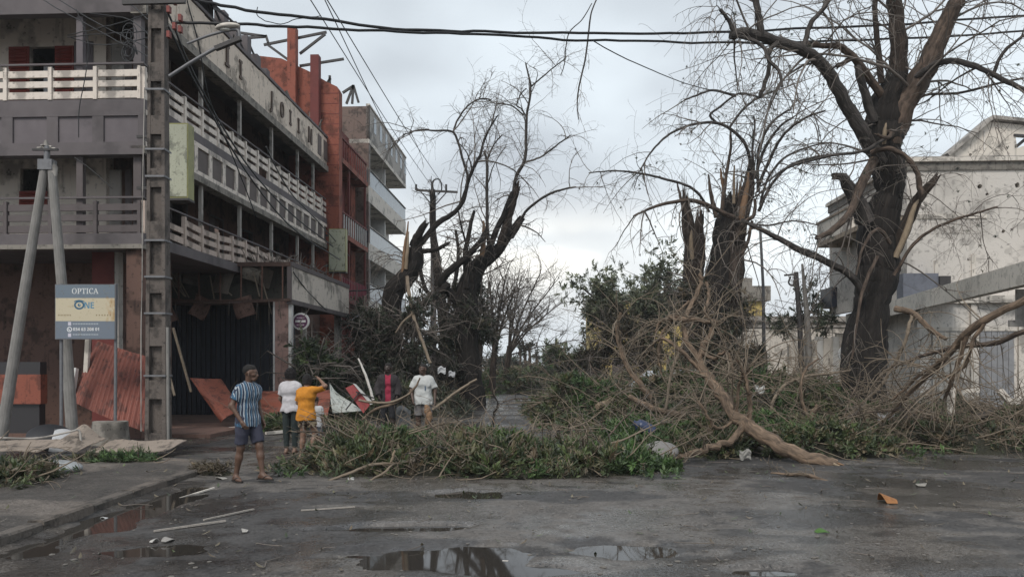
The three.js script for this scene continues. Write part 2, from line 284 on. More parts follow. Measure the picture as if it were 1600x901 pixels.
// ------------------------------------------------------------------ hotel on the left corner
const font = await new FontLoader().loadAsync('fonts/droid/droid_sans_bold.typeface.json');
const FR = new THREE.Matrix4(), SIDE = new THREE.Matrix4().makeBasis(V(0, 0, -1), V(0, 1, 0), V(1, 0, 0));   // side face: s runs down the street, out towards it
const sPx = (px) => 18 * 636 / (860 - px) - 18;          // how far down the side face something at that column stands
const hotel = thing('corner_hotel', 'three-storey hotel on the left street corner with slatted balconies and dark ground-floor arcade', 'building', [-8.3, 0, -18], -TH);
{
  const rnd = mulberry(5), L = 15.2, X0 = -8.48, F1 = 4.65, F2 = 7.68, RF = 10.7;
  // floor slabs and the walls behind the balconies
  let g = new G(); g.box(X0, 0, 4.40, F1, -L, 0); g.box(X0, 0, 7.46, F2, -L + 0.02, -0.02); g.box(X0, -0.1, 10.3, RF - 0.2, -L + 0.02, -0.1); g.build('floor_slab', M.mauve, hotel);
  const holed = (name, m, mx, a0, a1, b0, b1, holes, th, off) => { const q = new THREE.Shape(); q.moveTo(a0, b0); q.lineTo(a1, b0); q.lineTo(a1, b1); q.lineTo(a0, b1); q.closePath(); for (const [u0, u1, v0, v1] of holes) { const h = new THREE.Path(); h.moveTo(u0, v0); h.lineTo(u0, v1); h.lineTo(u1, v1); h.lineTo(u1, v0); h.closePath(); q.holes.push(h); } const e = boxUV(finish(new THREE.ExtrudeGeometry(q, { depth: th, bevelEnabled: false }))); e.translate(0, 0, off - th); return new G(mx).add(e).build(name, m, hotel); };
  const sideDoors = []; for (const [y, top] of [[F1, 6.4], [F2, 9.45]]) for (const s of [4.6, 7.2, 9.8, 12.6]) sideDoors.push([s, s + 0.95, y + 0.05, top]);
  holed('side_wall', M.darkWall, SIDE, 1.5, L - 0.05, F1, 10.3, sideDoors, 0.12, -1.6);
  new G(SIDE).box(3.2, L - 0.05, F1, 10.3, -5.2, -5.05).build('room_wall', M.houseGround, hotel);
  g = new G(); g.box(X0, -1.9, 0, 4.4, -L + 0.05, -9); g.build('shop_back_wall', M.darkWall, hotel);
  const fx = (px) => (px - 800) / F * 19.5 + 8.32;
  holed('front_wall', M.wallWhite, FR, X0, -1.6, F1, 10.3, [[fx(33), fx(75), 7.9, 9.5], [fx(187), fx(222), 7.72, 9.5], [fx(17), fx(62), 5.5, 6.52], [fx(182), fx(213), 4.7, 6.42]].filter((h) => h[1] < -1.62), 0.12, -1.5);
  g = new G(); g.box(X0, -1.6, F1, 10.3, -4.6, -4.5); g.box(X0 - 0.1, X0, F1, 10.3, -4.6, -1.5); g.build('room_wall', M.houseGround, hotel);
  g = new G(); g.box(X0, 0.004, 4.30, 4.40, -0.22, 0.03); g.build('slab_edge', M.concrete, hotel);
  // belts of framed panels below the upper floor
  const belt = (mx, s0, s1, y0, y1, n, frame, panel, inset) => {
    const f = new G(mx), w = (s1 - s0) / n; const rt = Math.min(0.16, inset * 1.25); f.box(s0, s1, y1 - rt, y1, -0.10, 0); f.box(s0, s1, y0, y0 + rt, -0.10, 0);
    for (let i = 0; i <= n; i++) { const a = Math.max(s0, s0 + i * w - inset), b = Math.min(s1, s0 + i * w + inset); f.box(a, b, y0 + rt, y1 - rt, -0.10, -0.004); }
    f.build('belt_frame', frame, hotel);
    for (let i = 0; i < n; i++) new G(mx).box(s0 + i * w + inset, s0 + (i + 1) * w - inset, y0 + Math.min(0.16, inset * 1.25), y1 - Math.min(0.16, inset * 1.25), -0.12, -0.05 + 0.006 * rnd()).build('belt_panel', panel, hotel);
  };
  belt(FR, X0, 0, 6.55, 7.46, 8, M.mauve, M.mauvePanel, 0.13);
  belt(SIDE, 0.02, L, 6.62, 7.46, 17, M.creamRail, M.brownPanel, 0.095);
  new G(FR).box(X0, 0, 6.42, 6.55, -0.3, 0.02).build('belt_sill', M.mauve, hotel);
  new G(SIDE).box(0, L, 6.45, 6.62, -0.3, 0.03).build('belt_sill', M.concrete, hotel);
  // parapet of cream boards with the remaining letters
  new G(FR).box(X0, -0.02, 9.63, 11.0, -0.25, 0.0).build('front_parapet', M.mauve, hotel);
  for (let s = 0.0; s < L - 0.2; s += 0.8) new G(SIDE).box(s + 0.006, Math.min(L, s + 0.794), 9.83, 10.98 - 0.04 * rnd(), -0.16, -0.01 + 0.012 * rnd()).build('parapet_board', M.cream, hotel);
  new G(SIDE).box(0, L, 9.60, 9.83, -0.3, 0.06).build('parapet_ledge', M.concrete, hotel);
  new G(SIDE).box(0, L, 10.985, 11.07, -0.3, 0.04).build('parapet_coping', M.mauve, hotel);
  const lm = mat([0.09, 0.06, 0.045], { rough: 0.7 });
  for (const [ch, px, h, w] of [['I', 354, 0.62, 1], ['I', 375, 0.55, 0.8], ['J', 423, 0.55, 0.8], ['O', 440, 0.52, 0.75], ['I', 453, 0.52, 0.9], ['I', 466, 0.52, 0.9], ['N', 484, 0.60, 0.9]]) {
    const t = new TextGeometry(ch, { font, size: h, depth: 0.03, curveSegments: 5 }); t.computeBoundingBox(); const b = t.boundingBox; t.translate(-(b.min.x + b.max.x) / 2, 0, 0); t.scale(w, 1, 1); t.translate(sPx(px), 10.12, 0.012);
    new G(SIDE).add(t).build('letter', lm, hotel);
  }
  for (const px of [499, 508.5]) new G(SIDE).box(sPx(px) - 0.24, sPx(px) + 0.24, 10.02, 10.8, -0.01, 0.02).build('parapet_panel', M.brownPanel, hotel);
  // balcony railings of wide boards
  const rail = (mx, s0, s1, y, m, step, droop = () => 0, broken = 0) => {
    for (let s = s0; s < s1 - 0.1; s += step) {
      const e = Math.min(s1, s + step), a = droop(s), b = droop(e);
      for (const [h0, h1] of [[0.03, 0.19], [0.29, 0.43], [0.52, 0.67]]) if (rnd() > broken) new G(mx).bar(V(s + 0.05, y + (h0 + h1) / 2 + a, -0.06), V(e - 0.05, y + (h0 + h1) / 2 + b, -0.06), 0.05, h1 - h0).build('rail_board', m, hotel);
      new G(mx).box(s - 0.042, s + 0.042, y, y + 0.74 + a, -0.10, 0.0).build('rail_post', m, hotel);
    }
    new G(mx).box(s1 - 0.07, s1, y, y + 0.74, -0.10, 0.0).build('rail_post', m, hotel);
  };
  rail(FR, X0, -0.08, F2, M.creamRail, 1.05); rail(FR, X0, -0.08, F1, M.brownRail, 1.05);
  rail(SIDE, 0.1, L, F2, M.creamRail, 1.0, () => 0, 0.03); rail(SIDE, 0.1, L, F1, M.pinkRail, 1.0, (s) => 0.05 * Math.sin(s * 1.3), 0.08);
  g = new G(); for (const y of [F1, F2]) { g.box(X0, -0.02, y + 0.80, y + 0.84, -0.09, -0.04); g.box(-0.09, -0.04, y + 0.80, y + 0.84, -L, -0.12); } g.build('handrail', M.mauve, hotel);
  // slim balcony posts
  for (const y of [F1, F2]) {
    const top = y === F1 ? 6.45 : 9.6;
    for (const px of [322.5, 382, 431, 471, 495]) new G(SIDE).box(sPx(px) - 0.05, sPx(px) + 0.05, y, top, -0.20, -0.11).build('balcony_post', M.greyWall, hotel);
    for (const x of [-1.55, -3.9]) new G(FR).box(x - 0.075, x + 0.075, y, top, -0.24, -0.11).build('balcony_post', y === F1 ? M.brownRail : M.mauvePanel, hotel);
    new G(FR).box(-0.3, -0.12, y, top, -0.3, -0.12).build('corner_post', y === F1 ? M.brownRail : M.mauve, hotel);
    for (const x of [-0.72, -1.12]) new G(FR).box(x - 0.07, x + 0.05, y, top, -1.49, -1.4).build('wall_post', M.brownRail, hotel);
  }
  // windows, doors and shutters in the front wall
  const panel = (name, m, p0, p1, y0, y1, z0, z1) => new G().box(fx(p0), fx(p1), y0, y1, z0, z1).build(name, m, hotel);
  const shutter = (p0, p1, y0, y1) => { const s = panel('shutter', M.redPaint, p0, p1, y0, y1, -1.49, -1.46), q = new G(), n = Math.floor((y1 - y0) / 0.085); for (let i = 0; i < n; i++) { const t = boxUV(finish(new THREE.BoxGeometry(fx(p1) - fx(p0) - 0.08, 0.075, 0.014))); t.rotateX(-0.6); t.translate((fx(p0) + fx(p1)) / 2, y0 + 0.05 + i * 0.085, -1.435); q.l.push(t); } const f = q.build('slat', M.redPaint, s); f.userData.kind = 'stuff'; };
  panel('window_pane', M.shutterGrey, 57, 72, 7.9, 9.0, -1.475, -1.46); shutter(0, 33, 7.75, 9.5); shutter(75, 105, 7.75, 9.5);
  panel('wall_panel', M.greyWall, 166, 186, 7.7, 9.6, -1.53, -1.47); panel('wall_panel', M.mauvePanel, 106, 136, 7.7, 9.6, -1.53, -1.47);
  shutter(17, 62, 5.5, 5.95);
  panel('wall_panel', M.greyWall, 163, 181, 4.66, 6.45, -1.53, -1.47); panel('wall_panel', M.darkWall, 214, 232, 4.66, 6.45, -1.53, -1.47);
  // frames and half-open leaves of the doors behind the side balconies
  sideDoors.forEach(([a, b, y, top], k) => { const f = new G(SIDE); f.box(a - 0.06, a, y, top, -1.62, -1.57); f.box(b, b + 0.06, y, top, -1.62, -1.57); f.box(a - 0.06, b + 0.06, top, top + 0.06, -1.62, -1.57); f.build('door_frame', M.brownRail, hotel); if (k % 2) new G(SIDE).box(a, a + 0.45, y, top, -1.68, -1.64).build('door_leaf', M.brownRail, hotel); });
  // ground floor: arcade walls, orange plinth wall, columns
  g = new G(); g.box(X0, -1.0, 0, 4.4, -3.4, -3.2); g.build('arcade_wall', M.darkWall, hotel);
  g = new G(); g.box(X0, fx(88) + 0.2, 0.78, 1.46, -0.55, -0.3); g.build('plinth_wall', M.orange, hotel);
  g = new G(); g.box(X0, fx(88) + 0.12, 0, 0.78, -0.6, -0.38); g.box(X0, fx(88) + 0.15, 1.46, 1.75, -0.6, -0.36); g.build('plinth_base', M.dark, hotel);
  new G().box(-1.9, -1.35, 0, 4.4, -1.6, -1.2).build('pier', M.redDark, hotel); new G().box(-1.34, -1.24, 0, 4.4, -1.4, -1.2).build('pier_edge', M.greyWall, hotel);
  new G().box(-0.45, -0.1, 0, 4.4, -0.45, -0.1).build('column', M.darkWall, hotel);
  for (let i = 0; i < 7; i++) new G().box(-3.4 + i * 0.13, -3.29 + i * 0.13, 2.9, 3.6, -3.2, -3.17).build('window_pane', M.shutterGrey, hotel);
  // projecting shop fascia on the side street face
  const c0 = 5.45, c1 = 12.2, out = 1.57, y0 = 3.57, y1 = 4.62;
  new G().box(-3.2, out, y1, y1 + 0.07, -c1, -c0).build('canopy_roof', M.concrete, hotel);
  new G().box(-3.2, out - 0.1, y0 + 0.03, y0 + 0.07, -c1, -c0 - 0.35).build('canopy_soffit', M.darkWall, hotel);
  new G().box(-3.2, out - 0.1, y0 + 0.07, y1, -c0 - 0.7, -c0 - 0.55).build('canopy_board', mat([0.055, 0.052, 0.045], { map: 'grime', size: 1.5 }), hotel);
  g = new G(); g.bar(V(-3.2, y1 + 0.02, -c0 + 0.02), V(out, y1 + 0.01, -c0 + 0.02), 0.06, 0.12); g.bar(V(-3.2, y0 + 0.16, -c0 + 0.02), V(-0.9, y0 - 0.06, -c0 + 0.02), 0.06, 0.08); g.bar(V(-0.9, y0 - 0.06, -c0 + 0.02), V(out, y0 + 0.02, -c0 + 0.02), 0.06, 0.08); g.build('canopy_beam', mat([0.10, 0.06, 0.05], { map: 'wood', size: 0.6 }), hotel);
  for (let x = -3.0; x < out - 0.2; x += 0.62) new G().bar(V(x, y0, -c0 + 0.03), V(x + 0.06 * (rnd() - 0.5), y1, -c0 + 0.03), 0.035).build('canopy_rib', mat([0.17, 0.09, 0.07], { map: 'wood', size: 0.5 }), hotel);
  const tornM = [mat([0.20, 0.12, 0.10], { map: 'grime', size: 0.9 }), mat([0.27, 0.25, 0.22], { map: 'grime', size: 0.8 }), mat([0.12, 0.10, 0.085], { map: 'wood', size: 0.6 })];
  for (let i = 0; i < 9; i++) { const x = lerp(-2.4, out - 0.5, (i + 0.5 * rnd()) / 9), w = 0.25 + 0.4 * rnd(), h = 0.35 + 0.5 * rnd(), ti = (rnd() - 0.5) * 0.9, g2 = sheet(6, 6, (u, v) => V((u - 0.5) * w, -v * h, 0.10 * Math.sin(v * 3 + i) + 0.05 * Math.sin(u * 5 + i)), 0.012, 1, 1); new G().add(g2, new THREE.Matrix4().makeRotationZ(ti).setPosition(x, (i % 3 === 0 ? y0 + 0.12 : y1 - 0.12 * rnd()), -c0 - 0.12 - 0.2 * rnd())).build('torn_panel', tornM[i % 3], hotel); }
  for (let i = 0; i < 6; i++) { const x = lerp(-2.2, out - 0.2, rnd()); new G().tube(curve([V(x, y0 + 0.05, -c0), V(x + 0.1 * (rnd() - 0.5), y0 - 0.3 * rnd(), -c0 + 0.05), V(x + 0.3 * (rnd() - 0.5), y0 - 0.2 - 0.6 * rnd(), -c0 + 0.05)], 6), 0.012, 4).build('hanging_strip', tornM[2], hotel); }
  for (let i = 0; i < 9; i++) { const x = lerp(-3, out - 0.4, rnd()); new G().bar(V(x, y1 - 0.5 * rnd() - 0.1, -c0 - 0.1 * rnd()), V(x + 0.8 * (rnd() - 0.3), y0 + 0.3 * rnd(), -c0 - 0.2 * rnd()), 0.03).build('broken_batten', M.twigPale, hotel); }
  { const jr = mulberry(88), jk = new G(SIDE); for (let i = 0; i < 110; i++) { const s = lerp(c0, c1, jr()), q = lerp(0.1, out - 0.1, jr()), a = V(s, y1 + 0.08, q), b = a.clone().add(V((jr() - 0.5) * 0.9, 0.1 + 0.45 * jr(), (jr() - 0.5) * 0.7)); jk.tube([a, a.clone().lerp(b, 0.5).add(V(0, 0.08, 0)), b], [0.016, 0.006], 4, { capMin: 9 }); } jk.build('roof_twigs', M.twig, hotel).userData.kind = 'stuff'; }
  new G(SIDE).box(c0, c1, y0 + 0.04, y1 - 0.05, out - 0.03, out).build('fascia_board', M.wallWhite, hotel);
  g = new G(SIDE); g.box(c0, c1, y1 - 0.05, y1 + 0.09, out - 0.1, out + 0.03); g.box(c0, c1, y0 - 0.1, y0 + 0.04, out - 0.12, out + 0.03); g.box(c0 - 0.03, c0 + 0.05, y0, y1, out - 0.1, out + 0.02); g.build('fascia_trim', M.brownRail, hotel);
  new G().box(1.02, 1.46, 0, y0, -6.05, -5.6).build('shop_column', mat([0.33, 0.22, 0.20], { map: 'grime', size: 2 }), hotel); g = new G(); g.box(1.46, 1.55, 0, y0, -5.75, -5.58); g.box(1.0, 1.05, 0, y0, -5.6, -5.57); g.build('shop_column_strip', M.white, hotel);
  g = new G(); for (let x = -3.6; x < 1.0; x += 0.16) g.box(x, x + 0.12, 0, y0 + 0.1, -7.6, -7.5 + 0.03 * (Math.round(x * 10) % 2)); g.build('shop_shutter', M.navy, hotel);
  g = new G(SIDE); g.box(7.6, 15, 0, 4.4, -0.4, -0.3); g.build('shop_wall', M.darkWall, hotel);
  for (const s of [8.2, 9.4, 10.6]) { const d = new G(SIDE).box(s, s + 0.9, 0.1, 2.9, -0.3, -0.24).build('shop_door', M.steelDark, hotel); new G(SIDE).box(s + 0.08, s + 0.82, 0.5, 2.8, -0.24, -0.22).build('pane', mat([0.10, 0.12, 0.10], { rough: 0.15 }), d); }
  for (const s of [7.7, 11.6, 12.0]) new G(SIDE).box(s, s + 0.16, 0, y0, out - 0.4, out - 0.26).build('shop_column', M.greyWall, hotel);
  new G(SIDE).box(6.4, 12, 0.0, 0.75, 0.2, 0.35).build('low_wall', M.orange, hotel);
  g = new G(); g.box(X0, 1.4, 0, 0.1, -14, -0.3); g.build('arcade_floor', M.darkWall, hotel);
  // torn roof: twisted sheet, stub posts and battens along the parapet
  g = new G(); g.add(sheet(14, 8, (u, v) => V(lerp(-1.5, 0.25, u), 11.1 + 0.9 * v * (1 - 0.6 * u) + 0.1 * Math.sin(u * 9 + v * 2), -lerp(0.6, 4.6, v)), 0.02, 3, 3)); g.build('roof_sheet', mat([0.085, 0.078, 0.095], { map: 'plain', size: 1, rough: 0.6 }), hotel);
  for (const [px, h] of [[338, 0.55], [362, 0.75], [380, 0.8], [397, 0.75], [412, 0.5], [426, 0.35]]) new G(SIDE).box(sPx(px) - 0.16, sPx(px) + 0.16, 11.07, 11.07 + h, -0.45, -0.15).build('roof_stub', M.mauve, hotel);
  for (const [a, b] of [[4.2, 5.5], [5.6, 7], [6.8, 8.4]]) new G(SIDE).bar(V(a, 11.9, -0.3), V(b, 11.2, -0.3), 0.05).build('roof_batten', M.steelDark, hotel);
  g = new G(SIDE); for (let i = 0; i < 60; i++) { const s = lerp(2, 15, rnd()), o = -0.1 - 0.7 * rnd(); g.bar(V(s, 11.05 + 0.1 * rnd(), o), V(s + 0.8 * (rnd() - 0.5), 11.1 + 0.5 * rnd(), o + 0.4 * (rnd() - 0.5)), 0.03 + 0.04 * rnd()); } const rub = g.build('roof_rubble', mat([0.12, 0.11, 0.10], { map: 'grime', size: 1 }), hotel); rub.userData.kind = 'stuff';
}
// ------------------------------------------------------------------ buildings further down the left side
const atSide = (s, o = 0, y = 0) => V(-8.3, y, -18).addScaledVector(SD, s).addScaledVector(V(Math.cos(TH), 0, Math.sin(TH)), o);   // s metres along the hotel's street face, o metres out from it
{
  const p = atSide(15.3), b = thing('red_building', 'red painted building with chimney posts between the hotel and the pale block', 'building', [p.x, 0, p.z], -TH), rnd = mulberry(9);
  const s = new THREE.Shape(); s.moveTo(-4.2, 0); s.lineTo(0.5, 0); s.lineTo(0.5, 12.95); s.lineTo(0.42, 13.1); s.lineTo(0.0, 13.3); s.lineTo(-0.75, 13.75); s.lineTo(-1.9, 14.3); s.lineTo(-4.2, 14.6); s.closePath();
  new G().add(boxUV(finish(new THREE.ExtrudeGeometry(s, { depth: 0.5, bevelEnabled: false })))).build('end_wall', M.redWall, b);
  for (let y = 8.2; y < 13; y += 0.42) new G().box(-0.75, 0.502, y, y + 0.025, 0.495, 0.507).build('wall_band', M.redDark, b);
  for (const [px0, px1, y1] of [[455, 468, 15.45], [491, 504, 14.3]]) { const x = (q) => (q - 800) / F * 33 - p.x; new G().box(x(px0), x(px1), 10.8, y1, 0.5, 0.85).build('chimney_post', px0 < 480 ? M.redWall : M.redDark, b); }
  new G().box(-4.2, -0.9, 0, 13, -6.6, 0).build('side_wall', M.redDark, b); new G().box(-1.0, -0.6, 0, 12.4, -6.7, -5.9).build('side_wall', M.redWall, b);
  for (const y of [7.55, 10.8]) {
    new G().box(-0.9, 0.05, y - 0.22, y, -6.65, 0).build('balcony_slab', M.redWall, b);
    for (let z = -0.1; z > -6.6; z -= 0.42) new G().box(-0.02, 0.02, y, y + 0.85, z - 0.04, z + 0.04).build('baluster', y < 8 ? M.white : M.redDark, b);
    new G().box(-0.04, 0.04, y + 0.85, y + 0.93, -6.6, 0).build('handrail', M.redDark, b);
  }
  new G().box(-0.9, 0.05, 4.5, 4.75, -6.65, 0).build('balcony_slab', M.redDark, b); for (let z = -0.1; z > -6.6; z -= 0.3) new G().box(-0.02, 0.02, 4.75, 5.6, z - 0.03, z + 0.03).build('baluster', mat([0.25, 0.03, 0.06], { rough: 0.6 }), b);
  for (const y of [4.8, 7.6]) new G().box(-0.86, -0.8, y, y + 2.4, -4.6, -2.2).build('door', M.dark, b);
  for (const z of [-0.4, -3.3, -6.5]) new G().box(-0.12, -0.02, 0, 10.6, z - 0.06, z + 0.06).build('balcony_post', M.redDark, b);
  // bent steel left on the roof
  const bars = [[[412, 70], [510, 50]], [[418, 70], [455, 97]], [[508, 53], [468, 84]], [[468, 103], [537, 92]], [[395, 95], [462, 104]], [[366, 50], [416, 57]], [[372, 60], [415, 57]], [[415, 55], [419, 68]], [[535, 145], [552, 134]], [[552, 133], [541, 162]], [[552, 133], [550, 162]], [[552, 133], [560, 160]], [[510, 132], [516, 122]], [[515, 118], [515, 200]]];
  for (const [a, c] of bars) { const A = P(a[0], a[1], 33).sub(p), C = P(c[0], c[1], 33).sub(p); const m = new G(); m.bar(A, C, 0.09); m.l.forEach((q) => q.applyMatrix4(new THREE.Matrix4().makeRotationY(TH))); m.build('roof_bar', M.steelDark, b); }
}
{
  const p = atSide(22.3), b = thing('pale_apartment_block', 'pale apartment block with blue-grey balcony fronts beyond the red building', 'building', [p.x, 0, p.z], -TH);
  new G().box(-9, -1.1, 0, 13, -10.5, -0.3).build('wall', M.white, b); new G().box(-1.12, -0.3, 0, 13.0, -5.6, -5.4).build('balcony_divider', M.white, b);
  new G().box(-9, 0, 13.1, 14.75, -0.28, -0.02).build('end_wall', mat([0.17, 0.125, 0.11], { map: 'grime', size: 2 }), b); new G().box(-0.13, 0.015, 0, 12.9, -0.30, -0.28).build('end_edge', M.white, b); new G().box(-9, -0.005, 0, 13.1, -0.28, -0.02).build('end_wall', mat([0.17, 0.125, 0.11], { map: 'grime', size: 2 }), b);
  new G().box(-0.12, 0, 13.1, 14.8, -10.4, -0.02).build('parapet', M.greyWall, b); for (let z = -1.2; z > -10; z -= 1.45) new G().box(0, 0.015, 13.75, 14.6, z - 0.55, z).build('parapet_slot', M.blueGlass, b);
  new G().box(-0.14, 0.05, 14.8, 14.88, -10.4, -0.02).build('coping', M.houseTrim, b);
  new G().box(-1.5, 0.02, 12.9, 13.1, -10.4, -0.02).build('balcony_slab', M.houseTrim, b);
  for (const y of [10.0, 7.1, 4.2]) {
    new G().box(-1.5, -0.02, y, y + 0.18, -10.4, -0.03).build('balcony_slab', M.houseTrim, b);
    new G().box(-0.12, 0, y - 0.05, y + 0.78, -10.4, -0.02).build('balcony_front', M.houseTrim, b); new G().box(-0.09, -0.03, y + 0.8, y + 1.6, -10.4, -0.02).build('balcony_glass', M.blueGlass, b);
    new G().box(-0.12, 0.02, y + 1.6, y + 1.66, -10.4, -0.02).build('handrail', M.greyWall, b); new G().box(-1.5, -0.12, y, y + 0.78, -10.4, -10.3).build('balcony_side', M.houseTrim, b);
    for (const z of [-1, -3.4, -7.2]) { const w = new G().box(-1.1, -1.06, y + 0.2, y + 2.4, z - 1.3, z).build('balcony_door', M.greyWall, b); new G().box(-1.06, -1.05, y + 0.3, y + 2.3, z - 1.2, z - 0.1).build('pane', M.blueGlass, w); }
  }
  for (const z of [-0.6, -1.4, -2.2]) new G().box(-0.3, -0.2, 3.2, 4.2, z - 0.08, z + 0.08).build('bracket', M.steelDark, b);
  new G().box(-1.5, -0.2, 2.9, 3.1, -10.4, -0.1).build('shop_canopy', M.steelDark, b);
}
// ------------------------------------------------------------------ poles, lamp, signs
const poleAt = V(-6.86, 0, -15.5);
{
  const b = thing('concrete_utility_pole', 'tall stained concrete utility pole with ladder recesses before the hotel corner', 'utility pole', [poleAt.x, 0, poleAt.z]);
  const H = 9.8, w = (y) => lerp(0.205, 0.145, y / H), hb = 0.155;
  const g = new G(), seg = (x0, x1, ya, yb, z0, z1) => { const q = finish(new THREE.BoxGeometry(1, 1, 1)), p = q.attributes.position; for (let i = 0; i < p.count; i++) { const y = p.getY(i) > 0 ? yb : ya, k = w(y) / 0.235; p.setXYZ(i, lerp(x0, x1, p.getX(i) + 0.5) * k, y, lerp(z0, z1, p.getZ(i) + 0.5) * k); } q.computeVertexNormals(); g.add(boxUV(q)); };
  seg(-0.235, -0.15, 0, H, -hb, hb); seg(0.15, 0.235, 0, H, -hb, hb); seg(-0.15, 0.15, 0, H, -0.05, 0.02);
  for (let y = 0.0; y < H - 0.5; y += 1.02) seg(-0.15, 0.15, y, y + 0.36, -hb + 0.01, hb - 0.012);
  g.build('shaft', M.poleConcrete, b);
  for (const y of [1.45, 2.65, 3.35, 4.05, 5.28, 5.8, 6.95]) { const k = w(y) + 0.012, h = new G(); h.box(-k, k, y, y + 0.035, hb - 0.02, hb + 0.012); h.box(-k - 0.008, -k, y, y + 0.035, -hb, hb); h.box(k, k + 0.008, y, y + 0.035, -hb, hb); h.build('strap', M.steel, b); }
  new G().tube(curve([V(-0.26, 0.4, 0.16), V(-0.255, 2.5, 0.165), V(-0.24, 3.2, 0.16), V(-0.235, 5, 0.15), V(-0.2, 7, 0.14)], 24), 0.010, 5).build('conduit', M.greyWall, b);
  new G().tube(curve([V(0.235, 0.1, 0.1), V(0.235, 1.4, 0.12), V(0.22, 2.4, 0.1)], 12), 0.03, 6).build('conduit', M.poleWood, b);
  for (const [y, l] of [[8.6, 1.2], [9.2, 1.4]]) new G().bar(V(-l / 2, y, 0.19), V(l / 2, y + 0.03, 0.19), 0.07).build('cross_arm', M.steelDark, b);
  const rnd = mulberry(31);
  for (let i = 0; i < 7; i++) { const x = -0.42 + 0.06 * rnd(), y = 7.35 + 0.7 * rnd(), r = 0.07 + 0.12 * rnd(), pts = []; for (let a = 0; a <= 24; a++) { const t = a / 24 * 6.6; pts.push(V(x + r * Math.cos(t) * 0.7, y + r * Math.sin(t), 0.2 + 0.03 * i + 0.02 * t)); } new G().tube(pts, i < 2 ? 0.006 : 0.010, 5).build('cable_coil', i < 2 ? M.wire : M.cable, b); }
  for (let i = 0; i < 6; i++) new G().box(0.24 + 0.11 * (i % 3), 0.30 + 0.11 * (i % 3), 7.95 + 0.16 * i % 0.7, 8.07 + 0.16 * i % 0.7, 0.1, 0.2).build('insulator', M.redPaint, b);
}
{
  const b = thing('street_lamp', 'broken street lamp on a slanted arm fixed to the concrete utility pole', 'street lamp', [0, 0, 0]);
  const d = 15.3; b.position.copy(P(268, 115, d)); const q = (x, y, dd = d) => P(x, y, dd).sub(b.position);
  new G().tube(curve([q(264, 119), q(300, 96), q(335, 76), q(362, 63)], 16), [0.034, 0.034, 0.04], 8).build('arm', M.steel, b);
  new G().bar(q(336, 76), q(376, 60), 0.10, 0.075).build('arm_bracket', M.steelDark, b);
  new G().tube(curve([q(374, 60), q(372, 48), q(366, 46), q(330, 54), q(292, 68)], 18), [0.035, 0.03, 0.022], 6).build('lamp_stem', M.steel, b);
  const s = new THREE.SphereGeometry(1, 20, 12), p = s.attributes.position; for (let i = 0; i < p.count; i++) { const x = p.getX(i), y = p.getY(i); p.setXYZ(i, x * (0.24), (y > 0 ? y * 0.085 : y * 0.055) * (1 - 0.25 * (x + 1) / 2), p.getZ(i) * 0.11); } s.computeVertexNormals(); s.rotateZ(0.12);
  const h = new G().add(s, new THREE.Matrix4().setPosition(q(355, 42))).build('lamp_head', M.houseTrim, b); const t = new THREE.SphereGeometry(0.07, 14, 8); t.scale(1.6, 0.5, 1); new G().add(t, new THREE.Matrix4().setPosition(q(352, 46.5))).build('lens', mat([0.5, 0.5, 0.46], { rough: 0.2 }), h);
}
{
  const b = thing('a_frame_pole', 'pale two-legged pole with pot-head fitting at the left', 'utility pole', [0, 0, 0]), d = 16.6; b.position.copy(P(60, 690, d)).setY(0); const q = (x, y, dd = d) => P(x, y, dd).sub(b.position);
  new G().add(tube([q(0, 694), q(35, 470), q(69, 262)], [0.12, 0.105, 0.085], 10, { capMin: 0 })).build('leg', M.poleWood, b);
  new G().add(tube([q(113, 686), q(98, 470), q(80, 262)], [0.12, 0.105, 0.085], 10, { capMin: 0 })).build('leg', M.poleWood, b);
  new G().box(q(62, 0).x, q(84, 0).x, q(0, 266).y, q(0, 250).y, -0.1, 0.1).build('clamp', M.steel, b);
  new G().tube([q(72, 266), q(73, 228)], 0.06, 8).build('mast', M.steel, b); new G().tube([q(84, 276), q(82, 262), q(78, 250)], [0.06, 0.10, 0.05], 8).build('pot_head', M.greyWall, b);
  for (const [x, y] of [[58, 232], [64, 228], [80, 230], [86, 233]]) new G().tube([q(x, y), q(72 + (x - 72) * 0.4, y - 2), q(72, y + 6)], [0.035, 0.02, 0.02], 6).build('insulator', M.greyWall, b);
  new G().box(q(52, 0).x, q(92, 0).x, q(0, 236).y, q(0, 233).y, 0.02, 0.07).build('cross_arm', M.steelDark, b); new G().tube([q(71, 228), q(71, 219)], [0.07, 0.03], 8).build('cap', M.greyWall, b);
}
